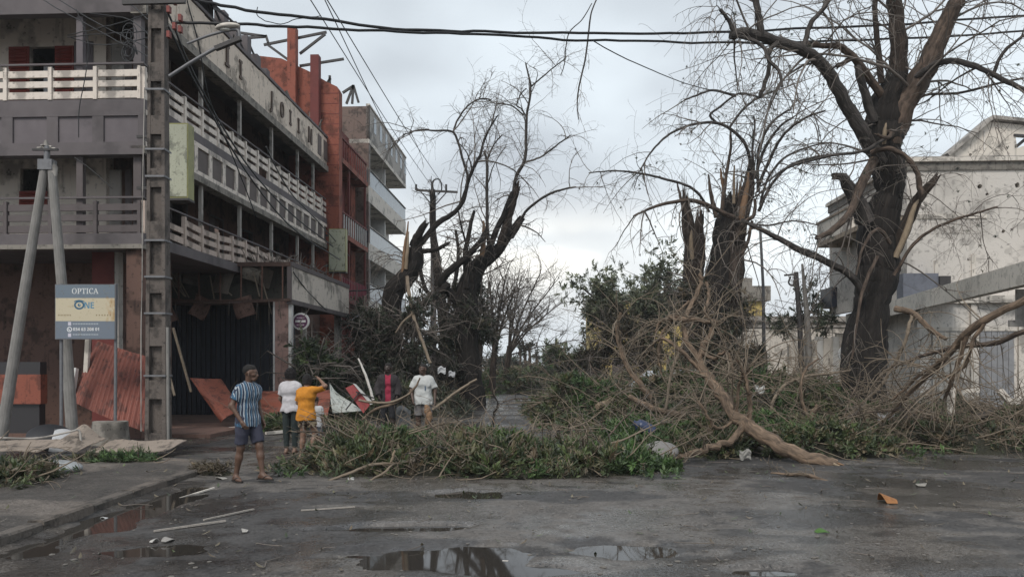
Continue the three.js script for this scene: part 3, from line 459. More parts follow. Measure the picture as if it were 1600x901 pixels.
{
  const d = 16.0, b = thing('optician_signboard', 'blue and cream optician signboard on two steel posts by the pavement', 'sign', [P(133, 0, d).x, 0, -d]), q = (px, py) => P(px, py, d).sub(b.position);
  const W = q(180.5, 0).x - q(86, 0).x, y0 = q(0, 530).y, y1 = q(0, 444).y;
  const c = document.createElement('canvas'); c.width = 1024; c.height = 920; const k = c.getContext('2d');
  k.fillStyle = '#68747f'; k.fillRect(0, 0, 1024, 920); k.fillStyle = '#bfb49b'; k.fillRect(0, 225, 1024, 395); k.fillStyle = '#6b7480'; k.fillRect(0, 620, 1024, 300);
  k.fillStyle = '#d9d9d6'; k.font = '128px serif'; k.textAlign = 'center'; k.fillText('OPTICA', 510, 150);
  k.strokeStyle = '#2f5a74'; k.lineWidth = 30; k.beginPath(); k.ellipse(410, 345, 75, 62, 0, 0, 6.3); k.stroke(); k.lineWidth = 16; k.beginPath(); k.moveTo(320, 290); k.quadraticCurveTo(410, 240, 500, 290); k.stroke(); k.fillStyle = '#2f5a74'; k.beginPath(); k.arc(410, 345, 26, 0, 6.3); k.fill(); k.fillStyle = '#d5d8d4'; k.beginPath(); k.arc(420, 337, 9, 0, 6.3); k.fill();
  k.fillStyle = '#4b7f9b'; k.font = 'bold 150px sans-serif'; k.textAlign = 'left'; k.fillText('N', 485, 402); k.fillText('E', 592, 402);
  k.fillStyle = '#8d7f63'; for (let i = 0; i < 9; i++) k.fillRect(40 + i * 26, 505, 16, 26); for (let i = 0; i < 6; i++) k.fillRect(700 + i * 48, 505, 22, 26);
  k.fillStyle = '#d8d8d8'; k.font = 'bold 74px sans-serif'; k.fillText('034 63 208 01', 300, 785); k.fillStyle = '#a5adb4'; for (let i = 0; i < 16; i++) { k.fillRect(300 + i * 28, 655, 18, 24); k.fillRect(300 + i * 28, 840, 18, 22); }
  k.fillStyle = '#c3c0cb'; k.fillRect(215, 635, 54, 60); k.fillRect(215, 830, 54, 60); k.lineWidth = 12; k.strokeStyle = '#e4e4e6'; k.beginPath(); k.arc(240, 762, 38, 0, 6.3); k.stroke(); k.beginPath(); k.moveTo(226, 745); k.quadraticCurveTo(228, 780, 256, 780); k.stroke();
  for (let i = 0; i < 260; i++) { k.fillStyle = 'rgba(' + (i % 3 ? '90,74,50' : '150,120,80') + ',' + (0.05 + 0.16 * hash(i, 3, 8)) + ')'; const x = hash(i, 1, 8) * 1024, y = hash(i, 2, 8) * 920; k.beginPath(); k.ellipse(x, y, 3 + 26 * hash(i, 4, 8) ** 3, 2 + 20 * hash(i, 5, 8) ** 3, 0, 0, 6.3); k.fill(); }
  for (let i = 0; i < 50; i++) { k.fillStyle = 'rgba(150,104,52,' + (0.05 + 0.12 * hash(i, 3, 9)) + ')'; k.beginPath(); k.ellipse(880 + 144 * Math.sqrt(hash(i, 1, 9)), 200 + 420 * hash(i, 2, 9), 10 + 20 * hash(i, 4, 9), 20 + 40 * hash(i, 5, 9), 0, 0, 6.3); k.fill(); }
  const t = new THREE.CanvasTexture(c); t.colorSpace = THREE.SRGBColorSpace; t.generateMipmaps = true;
  const pg = finish(new THREE.PlaneGeometry(W - 0.03, y1 - y0 - 0.03)); pg.translate((q(86, 0).x + q(180.5, 0).x) / 2, (y0 + y1) / 2, 0.024);
  const m = new THREE.MeshStandardMaterial({ map: t, roughness: 0.55 }); new G().box(q(86, 0).x, q(180.5, 0).x, y0, y1, -0.03, 0.02).build('board', M.steel, b); mesh('printed_face', pg, m, b);
  new G().tube([q(92, 0).setY(0), q(92, 0).setY(y1 + 0.02)].map((v) => v.setZ(-0.07)), 0.035, 8).build('post', M.steel, b); new G().tube([q(176.5, 0).setY(0), q(178, 0).setY(y1 + 0.02)].map((v) => v.setZ(-0.07)), 0.032, 8).build('post', M.steel, b);
}
{ // light boxes on the hotel face
  const box = (label, px0, px1, py0, py1, d, back) => {
    const A = P(px0, py1, d), B = P(px1, py0, d), b = thing('sign_box', label, 'sign', [A.x, A.y, A.z]), w = B.x - A.x, h = B.y - A.y;
    new G().box(0, w, 0, h, -0.34, 0).build('case', mat([0.30, 0.29, 0.10], { map: 'plain', size: 1, rough: 0.5 }), b); new G().box(0.02, w - 0.02, 0.03, h - 0.03, 0, 0.012).build('face', mat([0.42, 0.44, 0.35], { map: 'grime', size: 1.1, rough: 0.4 }), b);
    new G().box(0, w + 0.01, -0.05, 0, -0.35, 0.01).build('bottom_trim', M.steelDark, b); for (const y of [0.25, h - 0.25]) new G().box(back, 0, y - 0.03, y + 0.03, -0.2, -0.14).build('bracket', M.steelDark, b);
  };
  box('tall greenish light box sign beside the concrete utility pole', 262, 293, 192, 309, 17.3, -0.75);
  box('weathered cream light box sign at the far end of the hotel', 513.5, 540, 357, 424, 32.6, -0.25);
  const q = P(470, 502, 23.9), b = thing('round_shop_sign', 'round purple and white shop sign on the pink shop column', 'sign', [q.x, q.y, q.z]);
  const cy = (r, h, z, m, n) => { const c = new THREE.CylinderGeometry(r, r, h, 32); c.rotateX(Math.PI / 2); c.translate(0, 0, z); new G().add(c).build(n, m, b); };
  cy(0.255, 0.10, 0, M.white, 'rim'); cy(0.205, 0.02, 0.055, mat([0.085, 0.022, 0.065], { rough: 0.5 }), 'disc'); new G().box(-0.155, 0.155, -0.03, 0.035, 0.06, 0.075).build('white_bar', M.white, b); new G().box(-0.11, 0.11, 0.085, 0.12, 0.06, 0.073).build('white_bar', mat([0.4, 0.3, 0.36], {}), b); new G().box(-0.11, 0.11, -0.12, -0.09, 0.06, 0.073).build('white_bar', mat([0.4, 0.3, 0.36], {}), b);
  new G().box(-0.42, -0.24, 0.12, 0.15, -0.02, 0.02).build('bracket', M.steelDark, b); new G().box(-0.42, -0.24, -0.15, -0.12, -0.02, 0.02).build('bracket', M.steelDark, b);
}
{ // far pole with cross arm
  const d = 40, base = P(677, 0, d).setY(0), b = thing('distant_utility_pole', 'grey utility pole with bent cross arm behind the left trees', 'utility pole', [base.x, 0, base.z]), q = (x, y) => P(x, y, d).sub(base);
  new G().tube([V(0, 0, 0), q(677, 305)], [0.17, 0.13], 8, { capMin: 0 }).build('shaft', M.steel, b); new G().bar(q(650, 297), q(715, 300), 0.10).build('cross_arm', M.steelDark, b); new G().bar(q(657, 299), q(675, 320), 0.05).build('brace', M.steelDark, b); new G().bar(q(697, 301), q(680, 320), 0.05).build('brace', M.steelDark, b);
  for (const x of [650, 675, 697]) new G().tube([q(x, 297), q(x, 288)], 0.06, 6).build('insulator', M.steelDark, b);
  new G().tube(curve([q(678, 300), q(676, 283), q(686, 280), q(690, 296), q(684, 304)], 14), 0.035, 5).build('loose_wire', M.cable, b);
}
// ------------------------------------------------------------------ cables
{
  const run = (label, pts, r, n = 40, sway = 0.02, m = M.cable, group = 'cables over the street') => { let c = curve(pts.map((p) => P(...p)), n); const s = pts[0][0]; c = c.map((p, i) => p.add(V(0, sway * (fbm(i * 0.35 + s, 3, 3, 17) - 0.5) * 2, 0))); place(mesh('overhead_cable', tube(c, r, 5), m), label, 'cable', group); return c; };
  run('upper thick bundle crossing the whole sky above the street', [[300, -5, 15.3], [350, 10, 15.5], [480, 27, 16.2], [620, 44, 17], [760, 50, 18], [950, 52, 19], [1130, 50, 20], [1330, 41, 21], [1600, 25, 22.5], [1800, 12, 24]], 0.032, 70, 0.04);
  run('lower thick bundle crossing the whole sky just under the upper one', [[268, 36, 15.4], [370, 38, 15.6], [480, 43, 16.2], [620, 49, 17], [760, 54, 18], [900, 62, 19], [1060, 66, 20], [1200, 67, 20.6], [1400, 60, 21.5], [1600, 50, 22.5], [1800, 42, 24]], 0.030, 70, 0.04);
  run('thin cable looping off the bundle above the red building', [[402, 10, 15.8], [401, 22, 15.8], [412, 32, 15.9], [440, 37, 16], [470, 28, 16.3], [500, 25, 16.5]], 0.009, 24);
  run('fine cable slanting down from the bundle towards the middle tree', [[925, 63, 19], [980, 92, 20], [1040, 118, 23], [1100, 138, 26], [1180, 150, 29], [1280, 160, 30]], 0.014, 30);
  for (const [l, a, b] of [['leftmost thin wire rising from the far pole past the red building', [505, -5, 16], [655, 300, 40]], ['middle thin wire rising from the far pole to the top of the sky', [480, -8, 15.5], [675, 292, 40]], ['right thin wire rising from the far pole beside the pale block', [508, -5, 15], [697, 296, 40]]]) { const m = [lerp(a[0], b[0], 0.55), lerp(a[1], b[1], 0.52), lerp(a[2], b[2], 0.45)]; m[0] = lerp(a[0], b[0], (1 / m[2] - 1 / a[2]) / (1 / b[2] - 1 / a[2])); m[1] = lerp(a[1], b[1], (1 / m[2] - 1 / a[2]) / (1 / b[2] - 1 / a[2])) + 6; run(l, [a, m, b], 0.012, 24, 0.0, M.wire, 'thin wires to the far pole'); }
  // service cables along the hotel's street face
  const sv = [
    ['black cable sagging along the hotel face from pole to cream sign box', [[262, 20, 15.5], [300, 110, 16.5], [370, 235, 19], [440, 320, 23], [520, 385, 30]], 0.022],
    ['second black cable close below it along the hotel face', [[262, 40, 15.4], [310, 140, 16.6], [380, 262, 19.2], [450, 350, 23.2], [530, 405, 31]], 0.022],
    ['loose cable drooping across the framed panels of the hotel', [[290, -5, 15.6], [310, 70, 16], [325, 150, 17], [370, 260, 19], [400, 340, 20.5]], 0.014],
    ['thin cable from the upper railing to the red balcony', [[415, 230, 22], [450, 295, 25], [500, 350, 30], [545, 400, 35]], 0.02],
    ['cable hanging from the canopy corner to the fascia', [[458, 425, 23.3], [480, 455, 25], [510, 485, 27]], 0.02],
    ['pale sagging cable from the hotel end to the dark foliage', [[549, 500, 29], [575, 482, 29.5], [600, 462, 30]], 0.03],
    ['dark cable from the cream sign box into the broken trees', [[540, 455, 31], [580, 452, 31], [620, 445, 31]], 0.03],
  ];
  for (const [l, p, r] of sv) run(l, p, r, 40, 0.02, l.startsWith('pale') ? M.wire : M.cable, 'cables along the hotel');
  const drops = [[[60, -4], [120, 30], [180, 62], [238, 92]], [[85, -4], [150, 35], [238, 78]], [[105, 55], [150, 45], [238, 20]], [[105, 58], [170, 52], [238, 48]], [[185, -4], [215, 16], [240, 40]], [[118, 15], [136, 60], [134, 110], [123, 170], [122, 214]], [[115, 245], [150, 272], [175, 295]], [[110, 58], [160, 70], [238, 58]], [[140, 20], [200, 30], [238, 60]]];
  drops.forEach((p, i) => run(['uppermost cable slanting to the pole from the front top left', 'cable just right of it slanting to the pole', 'cable rising to the pole from the left shutter', 'level cable between shutter and pole', 'short cable at the very top by the pole', 'cable hanging down the front railing and panels', 'short slack cable before the lower cream wall', 'lowest of the slack cables left of the pole', 'slack cable crossing the dark upper doorway'][i], p.map(([x, y], j) => [x, y, lerp(17.6, 15.6, i === 5 || i === 6 ? 0.1 : j / (p.length - 1))]), 0.011, 20, 0.02, M.cable, 'cables between hotel front and pole'));
}
// ------------------------------------------------------------------ wreckage before the hotel
const corr = (name, label, cat, A, B, C, D, m, bend, waves, amp, group) => {    // ribbed sheet through four corners
  const o = A.clone(), g = sheet(waves * 8, 14, (u, v) => { const p = A.clone().multiplyScalar((1 - u) * (1 - v)).addScaledVector(B, u * (1 - v)).addScaledVector(C, u * v).addScaledVector(D, (1 - u) * v).sub(o); const b = bend(u, v); return p.add(b).add(V(0, 0.3, 1).normalize().multiplyScalar(amp * Math.sin(u * waves * 6.283))); }, 0.006, 3, 2);
  const k = mesh(name, g, m); k.position.copy(o); return place(k, label, cat, group);
};
corr('fallen_roof_sheet', 'large red ribbed roof sheet fallen against the hotel behind the signboard posts', 'roof sheet', P(224, 674, 16.5), P(112, 626, 17.2), P(152, 532, 18.0), P(246, 562, 17.4), M.redSheet, (u, v) => V(0, 0.06 * Math.sin(v * 3.1), 0.15 * Math.sin(u * 3)), 16, 0.02);
corr('fallen_roof_sheet', 'curled orange roof sheet lying under the canopy behind the striped-shirt man', 'roof sheet', P(345, 660, 20.5), P(296, 590, 21), P(345, 592, 22), P(378, 640, 21.2), M.orange, (u, v) => V(0, 0, 0.35 * Math.sin(v * 3.1)), 2, 0.03);
corr('fallen_roof_sheet', 'low orange sheet on the ground behind the white-shirt woman', 'roof sheet', P(392, 672, 21.6), P(392, 612, 22.4), P(520, 610, 22.6), P(512, 650, 21.8), M.orange, (u, v) => V(0, 0.1 * Math.sin(u * 3), 0.2 * Math.sin(v * 3.1)), 3, 0.03);
{
  const b = thing('fallen_awning', 'tilted red and white awning board propped before the dark foliage', 'awning', P(560, 650, 20).toArray()), o = b.position.clone(), q = (x, y, d = 20) => P(x, y, d).sub(o);
  const A = [q(540, 606), q(553, 600), q(580, 630), q(568, 645)]; new G().add(sheet(4, 6, (u, v) => A[0].clone().multiplyScalar((1 - u) * (1 - v)).addScaledVector(A[1], u * (1 - v)).addScaledVector(A[2], u * v).addScaledVector(A[3], (1 - u) * v), 0.05, 1, 1)).build('red_board', mat([0.42, 0.09, 0.09], { map: 'plain', size: 1 }), b);
  const B = [q(552, 599, 19.95), q(556, 600, 19.95), q(584, 630, 19.95), q(579, 632, 19.95)]; new G().add(sheet(2, 6, (u, v) => B[0].clone().multiplyScalar((1 - u) * (1 - v)).addScaledVector(B[1], u * (1 - v)).addScaledVector(B[2], u * v).addScaledVector(B[3], (1 - u) * v), 0.05, 1, 1)).build('white_edge', M.white, b);
  new G().bar(q(540, 640, 19.9), q(562, 612, 19.9), 0.03).build('strut', M.steelDark, b); new G().bar(q(556, 612, 19.9), q(585, 622, 19.9), 0.03).build('strut', M.steelDark, b);
  const C = [q(520, 645, 20.3), q(514, 600, 20.6), q(524, 612, 20.6), q(566, 642, 20.3)]; place(mesh('crumpled_sheet', sheet(8, 8, (u, v) => C[0].clone().multiplyScalar((1 - u) * (1 - v)).addScaledVector(C[1], u * (1 - v)).addScaledVector(C[2], u * v).addScaledVector(C[3], (1 - u) * v).add(o).add(V(0, 0, 0.08 * Math.sin(u * 4 + v * 3))), 0.012, 2, 2), mat([0.50, 0.54, 0.53], { map: 'grime', size: 1 })), 'crumpled white panel leaning left of the red and white board', 'panel');
}
{
  const bx = P(172, 697, 15.8), c = new THREE.CylinderGeometry(0.30, 0.335, 0.46, 10, 4); const p = c.attributes.position; for (let i = 0; i < p.count; i++) { const x = p.getX(i), z = p.getZ(i), k = 1 + 0.08 * (fbm(x * 3 + 5, p.getY(i) * 4, 2, 7) - 0.5); p.setXYZ(i, x * k * 1.1, p.getY(i) + 0.03 * (fbm(x * 5, z * 5, 2, 8) - 0.5), z * k); } c.computeVertexNormals(); const m = mesh('concrete_block', boxUV(finish(c)), M.concrete); m.position.set(bx.x, 0.33, bx.z); place(m, 'squat concrete block standing in front of the fallen red sheet', 'block');
  const u = thing('umbrella', 'overturned black and white umbrella lying by the pale pole leg', 'umbrella', P(80, 680, 15.6).toArray()); u.position.y = 0.16; u.rotation.set(0.5, 0.3, -0.42);
  const rb = new G(); for (let i = 0; i < 8; i++) { const wedge = new THREE.SphereGeometry(0.48, 8, 8, i / 8 * 6.2832, 6.2832 / 8, 0, 1.25); wedge.scale(1, 0.62, 1); new G().add(wedge).build('canopy_panel', i === 3 || i === 4 || i === 2 ? mat([0.62, 0.62, 0.63], { map: 'cloth', size: 0.5 }) : mat([0.02, 0.02, 0.024], { map: 'cloth', size: 0.5, rough: 0.6 }), u); rb.tube([V(0, 0.28, 0), V(0.455 * Math.cos(i / 8 * 6.2832), 0.09, 0.455 * Math.sin(i / 8 * 6.2832))], 0.006, 4); } rb.build('ribs', M.steel, u); new G().tube([V(0, -0.45, 0), V(0, 0.33, 0)], 0.01, 6).build('shaft', M.steel, u);
  const tp = mat([0.30, 0.255, 0.22], { map: 'grime', size: 1.6, rough: 0.8 });
  const strip = (label, x0, x1, yb, yt, d, seed, hump) => { const A = P(x0, yb, d), B = P(x1, yb, d); place(mesh('fallen_sheet', sheet(50, 12, (s, t) => { const x = lerp(A.x, B.x, s), z = -d - 1.0 * t + 0.15 * Math.sin(s * 7 + seed); return V(x, 0.14 + hump(s) * (0.4 + 0.6 * t) + 0.05 * (fbm(s * 6 + seed, t * 3, 3, 19) - 0.5) + 0.1 * t, z); }, 0.014, 5, 1), tp), label, 'sheet'); };
  strip('dirty beige sheet humped across the pavement by the pale pole', -60, 122, 712, 690, 13.9, 2, (s) => 0.05 + 0.28 * Math.exp(-(((s - 0.82) / 0.12) ** 2)));
  strip('flat dirty beige sheet lying before the concrete block', 128, 252, 712, 692, 14.0, 5, () => 0.03);
  place(mesh('bent_pipe', tube(curve([P(0, 684, 14.3), P(60, 684, 14.2), P(110, 674, 14.2), P(122, 672, 14.3), P(126, 690, 14.3)], 20), 0.02, 6), M.greyWall), 'thin bent pipe lying across the beige sheet', 'pipe');
  const bag = new THREE.SphereGeometry(0.3, 28, 18), bp = bag.attributes.position; for (let i = 0; i < bp.count; i++) { const x = bp.getX(i), y = bp.getY(i), z = bp.getZ(i), k = 1 + 0.35 * (fbm(x * 5 + 3, y * 5 + z * 4, 4, 33) - 0.4); bp.setXYZ(i, x * k * 1.15, Math.max(-0.05, y * 0.35 * k), z * k * 0.9); } bag.computeVertexNormals();
  const bm = mesh('plastic_bag', finish(bag), mat([0.36, 0.38, 0.39], { rough: 0.35, map: 'plain', size: 0.6 })); bm.position.copy(P(88, 752, 11.6)).setY(0.17); place(bm, 'crumpled grey plastic bag on the muddy pavement', 'bag');
  const lean = (l, a, b, r, m = M.twigPale) => place(mesh('leaning_batten', new G().bar(P(...a), P(...b), r).l[0], m), l, 'batten', 'loose battens before the hotel');
  lean('long pale batten leaning from the fascia to the orange sheet right of the pole', [270, 512, 18.5], [298, 612, 18.8], 0.045); lean('short pale batten leaning close beside the utility pole', [262, 578, 16.5], [272, 618, 16.3], 0.035); lean('broken white upright board behind the signboard', [116, 575, 17.3], [111, 612, 17.2], 0.12, M.white); lean('pale upright strip behind the signboard', [137, 530, 17.5], [134, 582, 17.5], 0.09, M.houseTrim);
}
// litter on the road
{
  const stick = (l, a, b, r = 0.03, m = M.houseTrim) => { const A = P(...a), B = P(...b); A.y = groundY(A.x, A.z) + r * 0.6; B.y = groundY(B.x, B.z) + r * 0.8; place(mesh('loose_lath', new G().bar(A, B, r, r * 0.7).l[0], m), l, 'lath', 'laths lying on the road'); };
  const gd = (y) => EYE * F / (y - HY), pl = mat([0.42, 0.39, 0.36], { map: 'wood', size: 0.4 });
  stick('white lath pointing towards the striped-shirt man beside the gutter', [278, 775, gd(775)], [334, 763, gd(763)], 0.028); stick('upper of the two pale laths mid left on the road', [318, 816, gd(816)], [396, 799, gd(799)], 0.022, pl); stick('lower of the two pale laths mid left on the road', [240, 834, gd(834)], [352, 818, gd(818)], 0.024, pl); stick('thin pale lath on bare asphalt below the leaf pile', [470, 801, gd(801)], [554, 795, gd(795)], 0.02, pl); stick('white lath lying across the reflecting puddle', [715, 868, gd(868)], [794, 872, gd(872)], 0.028);
  stick('left white lath behind the striped-shirt man', [345, 674, gd(674)], [372, 673, gd(673)], 0.09); stick('white lath behind the white-shirt woman', [415, 681, gd(681)], [448, 679, gd(679)], 0.09); stick('grey-white lath at the edge of the orange sheet', [420, 676, gd(676)], [446, 673, gd(673)], 0.06, M.greyWall);
  const rnd = mulberry(404), gs = new G(); for (let i = 0; i < 1100; i++) { const d = 5.6 + 9 * rnd() ** 1.2, x = lerp(-0.75, 0.75, rnd()) * d * (i % 3 ? 0.75 : 1), s = 0.004 + 0.016 * rnd() ** 3; if (x < -4.4) continue; const q = new THREE.IcosahedronGeometry(s, 0); q.scale(1 + rnd(), 0.5, 1 + rnd()); q.rotateY(rnd() * 6); q.translate(x, groundY(x, -d) + s * 0.25, -d); gs.add(boxUV(finish(q))); }
  const gm = gs.build('gravel', mat([0.14, 0.128, 0.115], { rough: 0.9 })); place(gm, 'small stones and crumbs scattered over the road', 'gravel', undefined, 'stuff');
  const chip = (l, px, py, w, c, h = 0.02) => { const p = P(px, py, gd(py)), q = sheet(6, 4, (u, v) => V((u - 0.5) * w, h * Math.sin(u * 3.1) * (0.5 + v) + 0.005, (v - 0.5) * w * 0.7 * (0.6 + 0.4 * Math.sin(u * 3))), 0.005, 1, 1); q.rotateY(px); const m = mesh('scrap', q, mat(c, { map: 'plain', size: 0.5 })); m.position.copy(p).setY(groundY(p.x, p.z) + 0.005); place(m, l, 'scrap', 'scraps lying on the road'); };
  chip('white scrap on asphalt right of the two pale laths', 382, 833, 0.09, [0.42, 0.40, 0.37]); chip('long white scrap below the two pale laths', 262, 845, 0.12, [0.32, 0.30, 0.28]); chip('white scrap in the gutter water near the kerb', 163, 806, 0.1, [0.6, 0.6, 0.6]); chip('white scrap at the striped-shirt man feet', 345, 748, 0.18, [0.42, 0.4, 0.36]); chip('orange-brown dry leaf curled on the right of the road', 1387, 787, 0.27, [0.33, 0.145, 0.05], 0.07); chip('small green leaf on the wet road right of centre', 1285, 835, 0.13, [0.07, 0.16, 0.03], 0.02); chip('pale scrap near the fallen trunk butt', 1440, 760, 0.2, [0.3, 0.28, 0.25]); chip('white chip left of the reflecting puddle', 240, 846, 0.08, [0.5, 0.48, 0.45]);
}
// ------------------------------------------------------------------ old house on the right
{
  const b = thing('old_white_house', 'weathered whitish two-storey house with a veranda roof at the right', 'building', [11.45, 0, -17], -TH), rnd = mulberry(61);
  const o = b.position, loc = (px, py, d) => { const q = P(px, py, d).sub(o); return q.applyMatrix4(new THREE.Matrix4().makeRotationY(TH)); };
  const GR = new THREE.Matrix4().makeRotationY(-0.15);
  // veranda slab and ground floor front towards the street
  new G(GR).box(-0.45, 10, 3.62, 3.84, -18, -8.3).build('veranda_roof', M.houseTrim, b); new G(GR).box(-0.45, 0.75, 3.625, 3.835, -8.29, 5).build('veranda_roof', M.houseTrim, b); new G(GR).box(-0.49, -0.45, 3.40, 3.90, -18, 5).build('roof_edge', mat([0.78, 0.74, 0.68], { map: 'wall', size: 3.7 }), b);
  new G(GR).box(-0.43, -0.2, 3.44, 3.62, -18, 5).build('veranda_beam', M.houseGround, b);
  for (const z of [3.8, -17.6]) { new G(GR).box(-0.4, -0.2, 0, 3.44, z - 0.12, z + 0.12).build('veranda_post', M.houseGround, b); }
  new G(GR).box(0.12, 0.3, 0, 3.62, -17.9, -8.6).build('ground_side_wall', M.houseGround, b);
  new G().box(1.0, 11, 0, 3.62, -8.4, -8.2).build('ground_wall', M.houseGround, b);
  for (let x = 1.35, i = 0; x < 9; x += 1.45, i++) {       // shutter doors of upright planks between plain piers
    const d = new G().box(x, x + 1.05, 0.3, 2.75, -8.2, -8.16).build('shutter_door', M.shutterGrey, b);
    for (let k = 0; k < 6; k++) new G().box(x + 0.012 + k * 0.172, x + k * 0.172 + 0.168, 0.34, 2.72, -8.16, -8.135 + 0.012 * rnd()).build('plank', i % 3 === 1 ? M.shutterGrey : M.houseTrim, d);
    new G().box(x - 0.08, x + 1.13, 2.75, 2.87, -8.2, -8.12).build('lintel', M.houseTrim, b); new G().box(x + 1.16, x + 1.34, 0, 3.6, -8.2, -8.09).build('pilaster', M.houseTrim, b);
  }
  new G().box(0.9, 11, 0, 0.2, -8.2, -6.6).build('veranda_floor', M.concrete, b); new G(GR).box(0.1, 9, 0, 3.6, -18, -17.85).build('end_wall', M.houseGround, b);
  // upper storey, wall facing us with pits and a chipped cornice
  const x0 = 1.38, zf = -10.0, x1 = 14, top = 8.5;
  const s = new THREE.Shape(); s.moveTo(x0, 3.84); s.lineTo(x1, 3.84); s.lineTo(x1, top); s.lineTo(x0, top); s.closePath();
  for (const [px, py, r] of [[1527, 293, 0.085], [1583.5, 291.5, 0.085], [1563, 363, 0.06], [1538, 305, 0.05], [1598, 408, 0.06]]) { const q = loc(px, py, 27.0), h = new THREE.Path(); for (let a = 0; a < 9; a++) { const k = r * (0.8 + 0.4 * rnd()); h[a ? 'lineTo' : 'moveTo'](q.x + k * Math.cos(a * 0.698), q.y + k * Math.sin(a * 0.698)); } s.holes.push(h); }
  new G().add(boxUV(finish(new THREE.ExtrudeGeometry(s, { depth: 0.22, bevelEnabled: false }))), new THREE.Matrix4().setPosition(0, 0, zf - 0.22)).build('upper_wall', M.houseWall, b);
  new G().box(x0, x0 + 0.22, 3.84, top, -17.5, zf - 0.22).build('upper_side_wall', M.houseWall, b); new G().box(x0 + 0.22, x1, 3.85, top, zf - 0.6, zf - 0.3).build('inner_wall', M.houseWall, b);
  new G().box(x0 - 0.14, x1, top, top + 0.13, -17.6, zf + 0.16).build('cornice', M.houseTrim, b); new G().box(x0 - 0.05, x1, top - 0.28, top, -17.55, zf + 0.06).build('cornice_band', mat([0.20, 0.19, 0.175], { map: 'grime', size: 1.7 }), b); new G().box(x0 - 0.10, x1, top + 0.13, top + 0.17, -17.6, zf + 0.12).build('roof_lip', M.greyWall, b);
  new G().box(x0 + 0.02, x0 + 2.6, 6.6, 6.75, zf, zf + 0.05).build('string_course', M.houseTrim, b);
  for (let i = 0; i < 14; i++) new G().box(x0 + 0.1 + i * 0.17, x0 + 0.19 + i * 0.17, 6.1, 6.6, zf, zf + 0.018).build('moulding', M.houseWall, b);
  new G().box(x0 + 2.1, x0 + 2.22, 3.84, 5.4, zf, zf + 0.06).build('pilaster', M.houseTrim, b); new G().box(x0 + 0.9, x0 + 1.0, 3.84, 5.2, zf, zf + 0.05).build('pilaster', M.houseTrim, b);
  // balcony running along the street side of the upper storey
  { const bm = mat([0.33, 0.275, 0.22], { map: 'grime', size: 1.4 }), xo = x0 - 0.95; new G().box(xo, x0, 6.55, 6.72, zf - 6.2, zf + 0.1).build('balcony_slab', bm, b); new G().box(xo, xo + 0.12, 6.72, 7.5, zf - 6.2, zf - 2.4).build('balcony_parapet', M.houseTrim, b); new G().box(xo + 0.12, x0, 6.72, 7.5, zf - 6.2, zf - 6.08).build('balcony_parapet', M.houseTrim, b); new G().box(xo - 0.04, xo + 0.16, 7.5, 7.58, zf - 6.24, zf - 2.36).build('balcony_coping', bm, b);
    for (const z of [zf - 0.4, zf - 2.6, zf - 5]) new G().box(xo + 0.08, x0, 6.39, 6.55, z - 0.09, z + 0.09).build('bracket', bm, b); }
  // dark blue panels left on the veranda roof
  { const A = loc(1300, 479, 33.5), B = loc(1344, 448, 33.5); new G().box(A.x, B.x, A.y, B.y, A.z - 1.4, A.z).build('roof_panel', mat([0.03, 0.035, 0.055], { rough: 0.4, map: 'plain', size: 1 }), b); const C = loc(1412, 451, 26.4), D = loc(1466, 427, 26.4); new G().box(C.x, D.x, 3.86, D.y, C.z - 0.5, C.z).build('roof_panel', mat([0.17, 0.18, 0.215], { rough: 0.5, map: 'plain', size: 1 }), b); new G().box(D.x, D.x + 0.35, 3.86, D.y - 0.1, C.z - 0.4, C.z + 0.1).build('roof_panel', M.steelDark, b); }
  for (const z of [3.0, -1.2]) { const m = new G(GR); m.box(-0.35, 0.3, 2.55, 2.7, z - 0.05, z + 0.05); m.box(-0.2, -0.05, 2.7, 3.4, z - 0.05, z + 0.05); m.build('bracket', M.greyWall, b); }
}
{
  const d = 37, o = P(1480, 243, d), b = thing('white_gable_house', 'tall white gabled house rising behind the weathered one at the right edge', 'building', [o.x, 0, o.z]), q = (x, y) => { const k = P(x, y, d); return [k.x - o.x, k.y]; };
  const s = new THREE.Shape(), pt = [[1470, 330], [1470, 250], [1483, 239], [1541, 193], [1640, 203], [1740, 213], [1740, 330]]; pt.forEach((p, i) => s[i ? 'lineTo' : 'moveTo'](...q(...p))); s.closePath();
  const h = new THREE.Path(); [[1581, 214], [1606, 216], [1606, 234], [1598, 229], [1584, 234]].forEach((p, i) => h[i ? 'lineTo' : 'moveTo'](...q(...p))); h.closePath(); s.holes.push(h);
  new G().add(boxUV(finish(new THREE.ExtrudeGeometry(s, { depth: 0.3, bevelEnabled: false })))).build('gable_wall', mat([0.70, 0.66, 0.61], { map: 'grime', size: 6 }), b);
  const roof = new G(), cap = [[1472, 247], [1541, 189], [1640, 199], [1740, 209]]; for (let i = 0; i + 1 < cap.length; i++) { const A = q(...cap[i]), C = q(...cap[i + 1]); roof.bar(V(A[0], A[1] + 0.02, 0.25), V(C[0], C[1] + 0.02, 0.25), 0.7, 0.16); } roof.build('roof_edge', M.greyWall, b);
  new G().bar(V(...q(1583, 233), 0.1), V(...q(1602, 217), 0.1), 0.12).build('broken_frame', M.steelDark, b); new G().bar(V(...q(1578, 214), 0.32), V(...q(1610, 216), 0.32), 0.1).build('window_head', M.steelDark, b);
  new G().bar(V(...q(1532, 207), 0.32), V(...q(1532, 238), 0.32), 0.05).build('rain_pipe', M.houseGround, b);
  new G().box(0.2, 8, 0, P(0, 260, 37).y, -8, -0.3).build('house_body', M.houseWall, b);
}
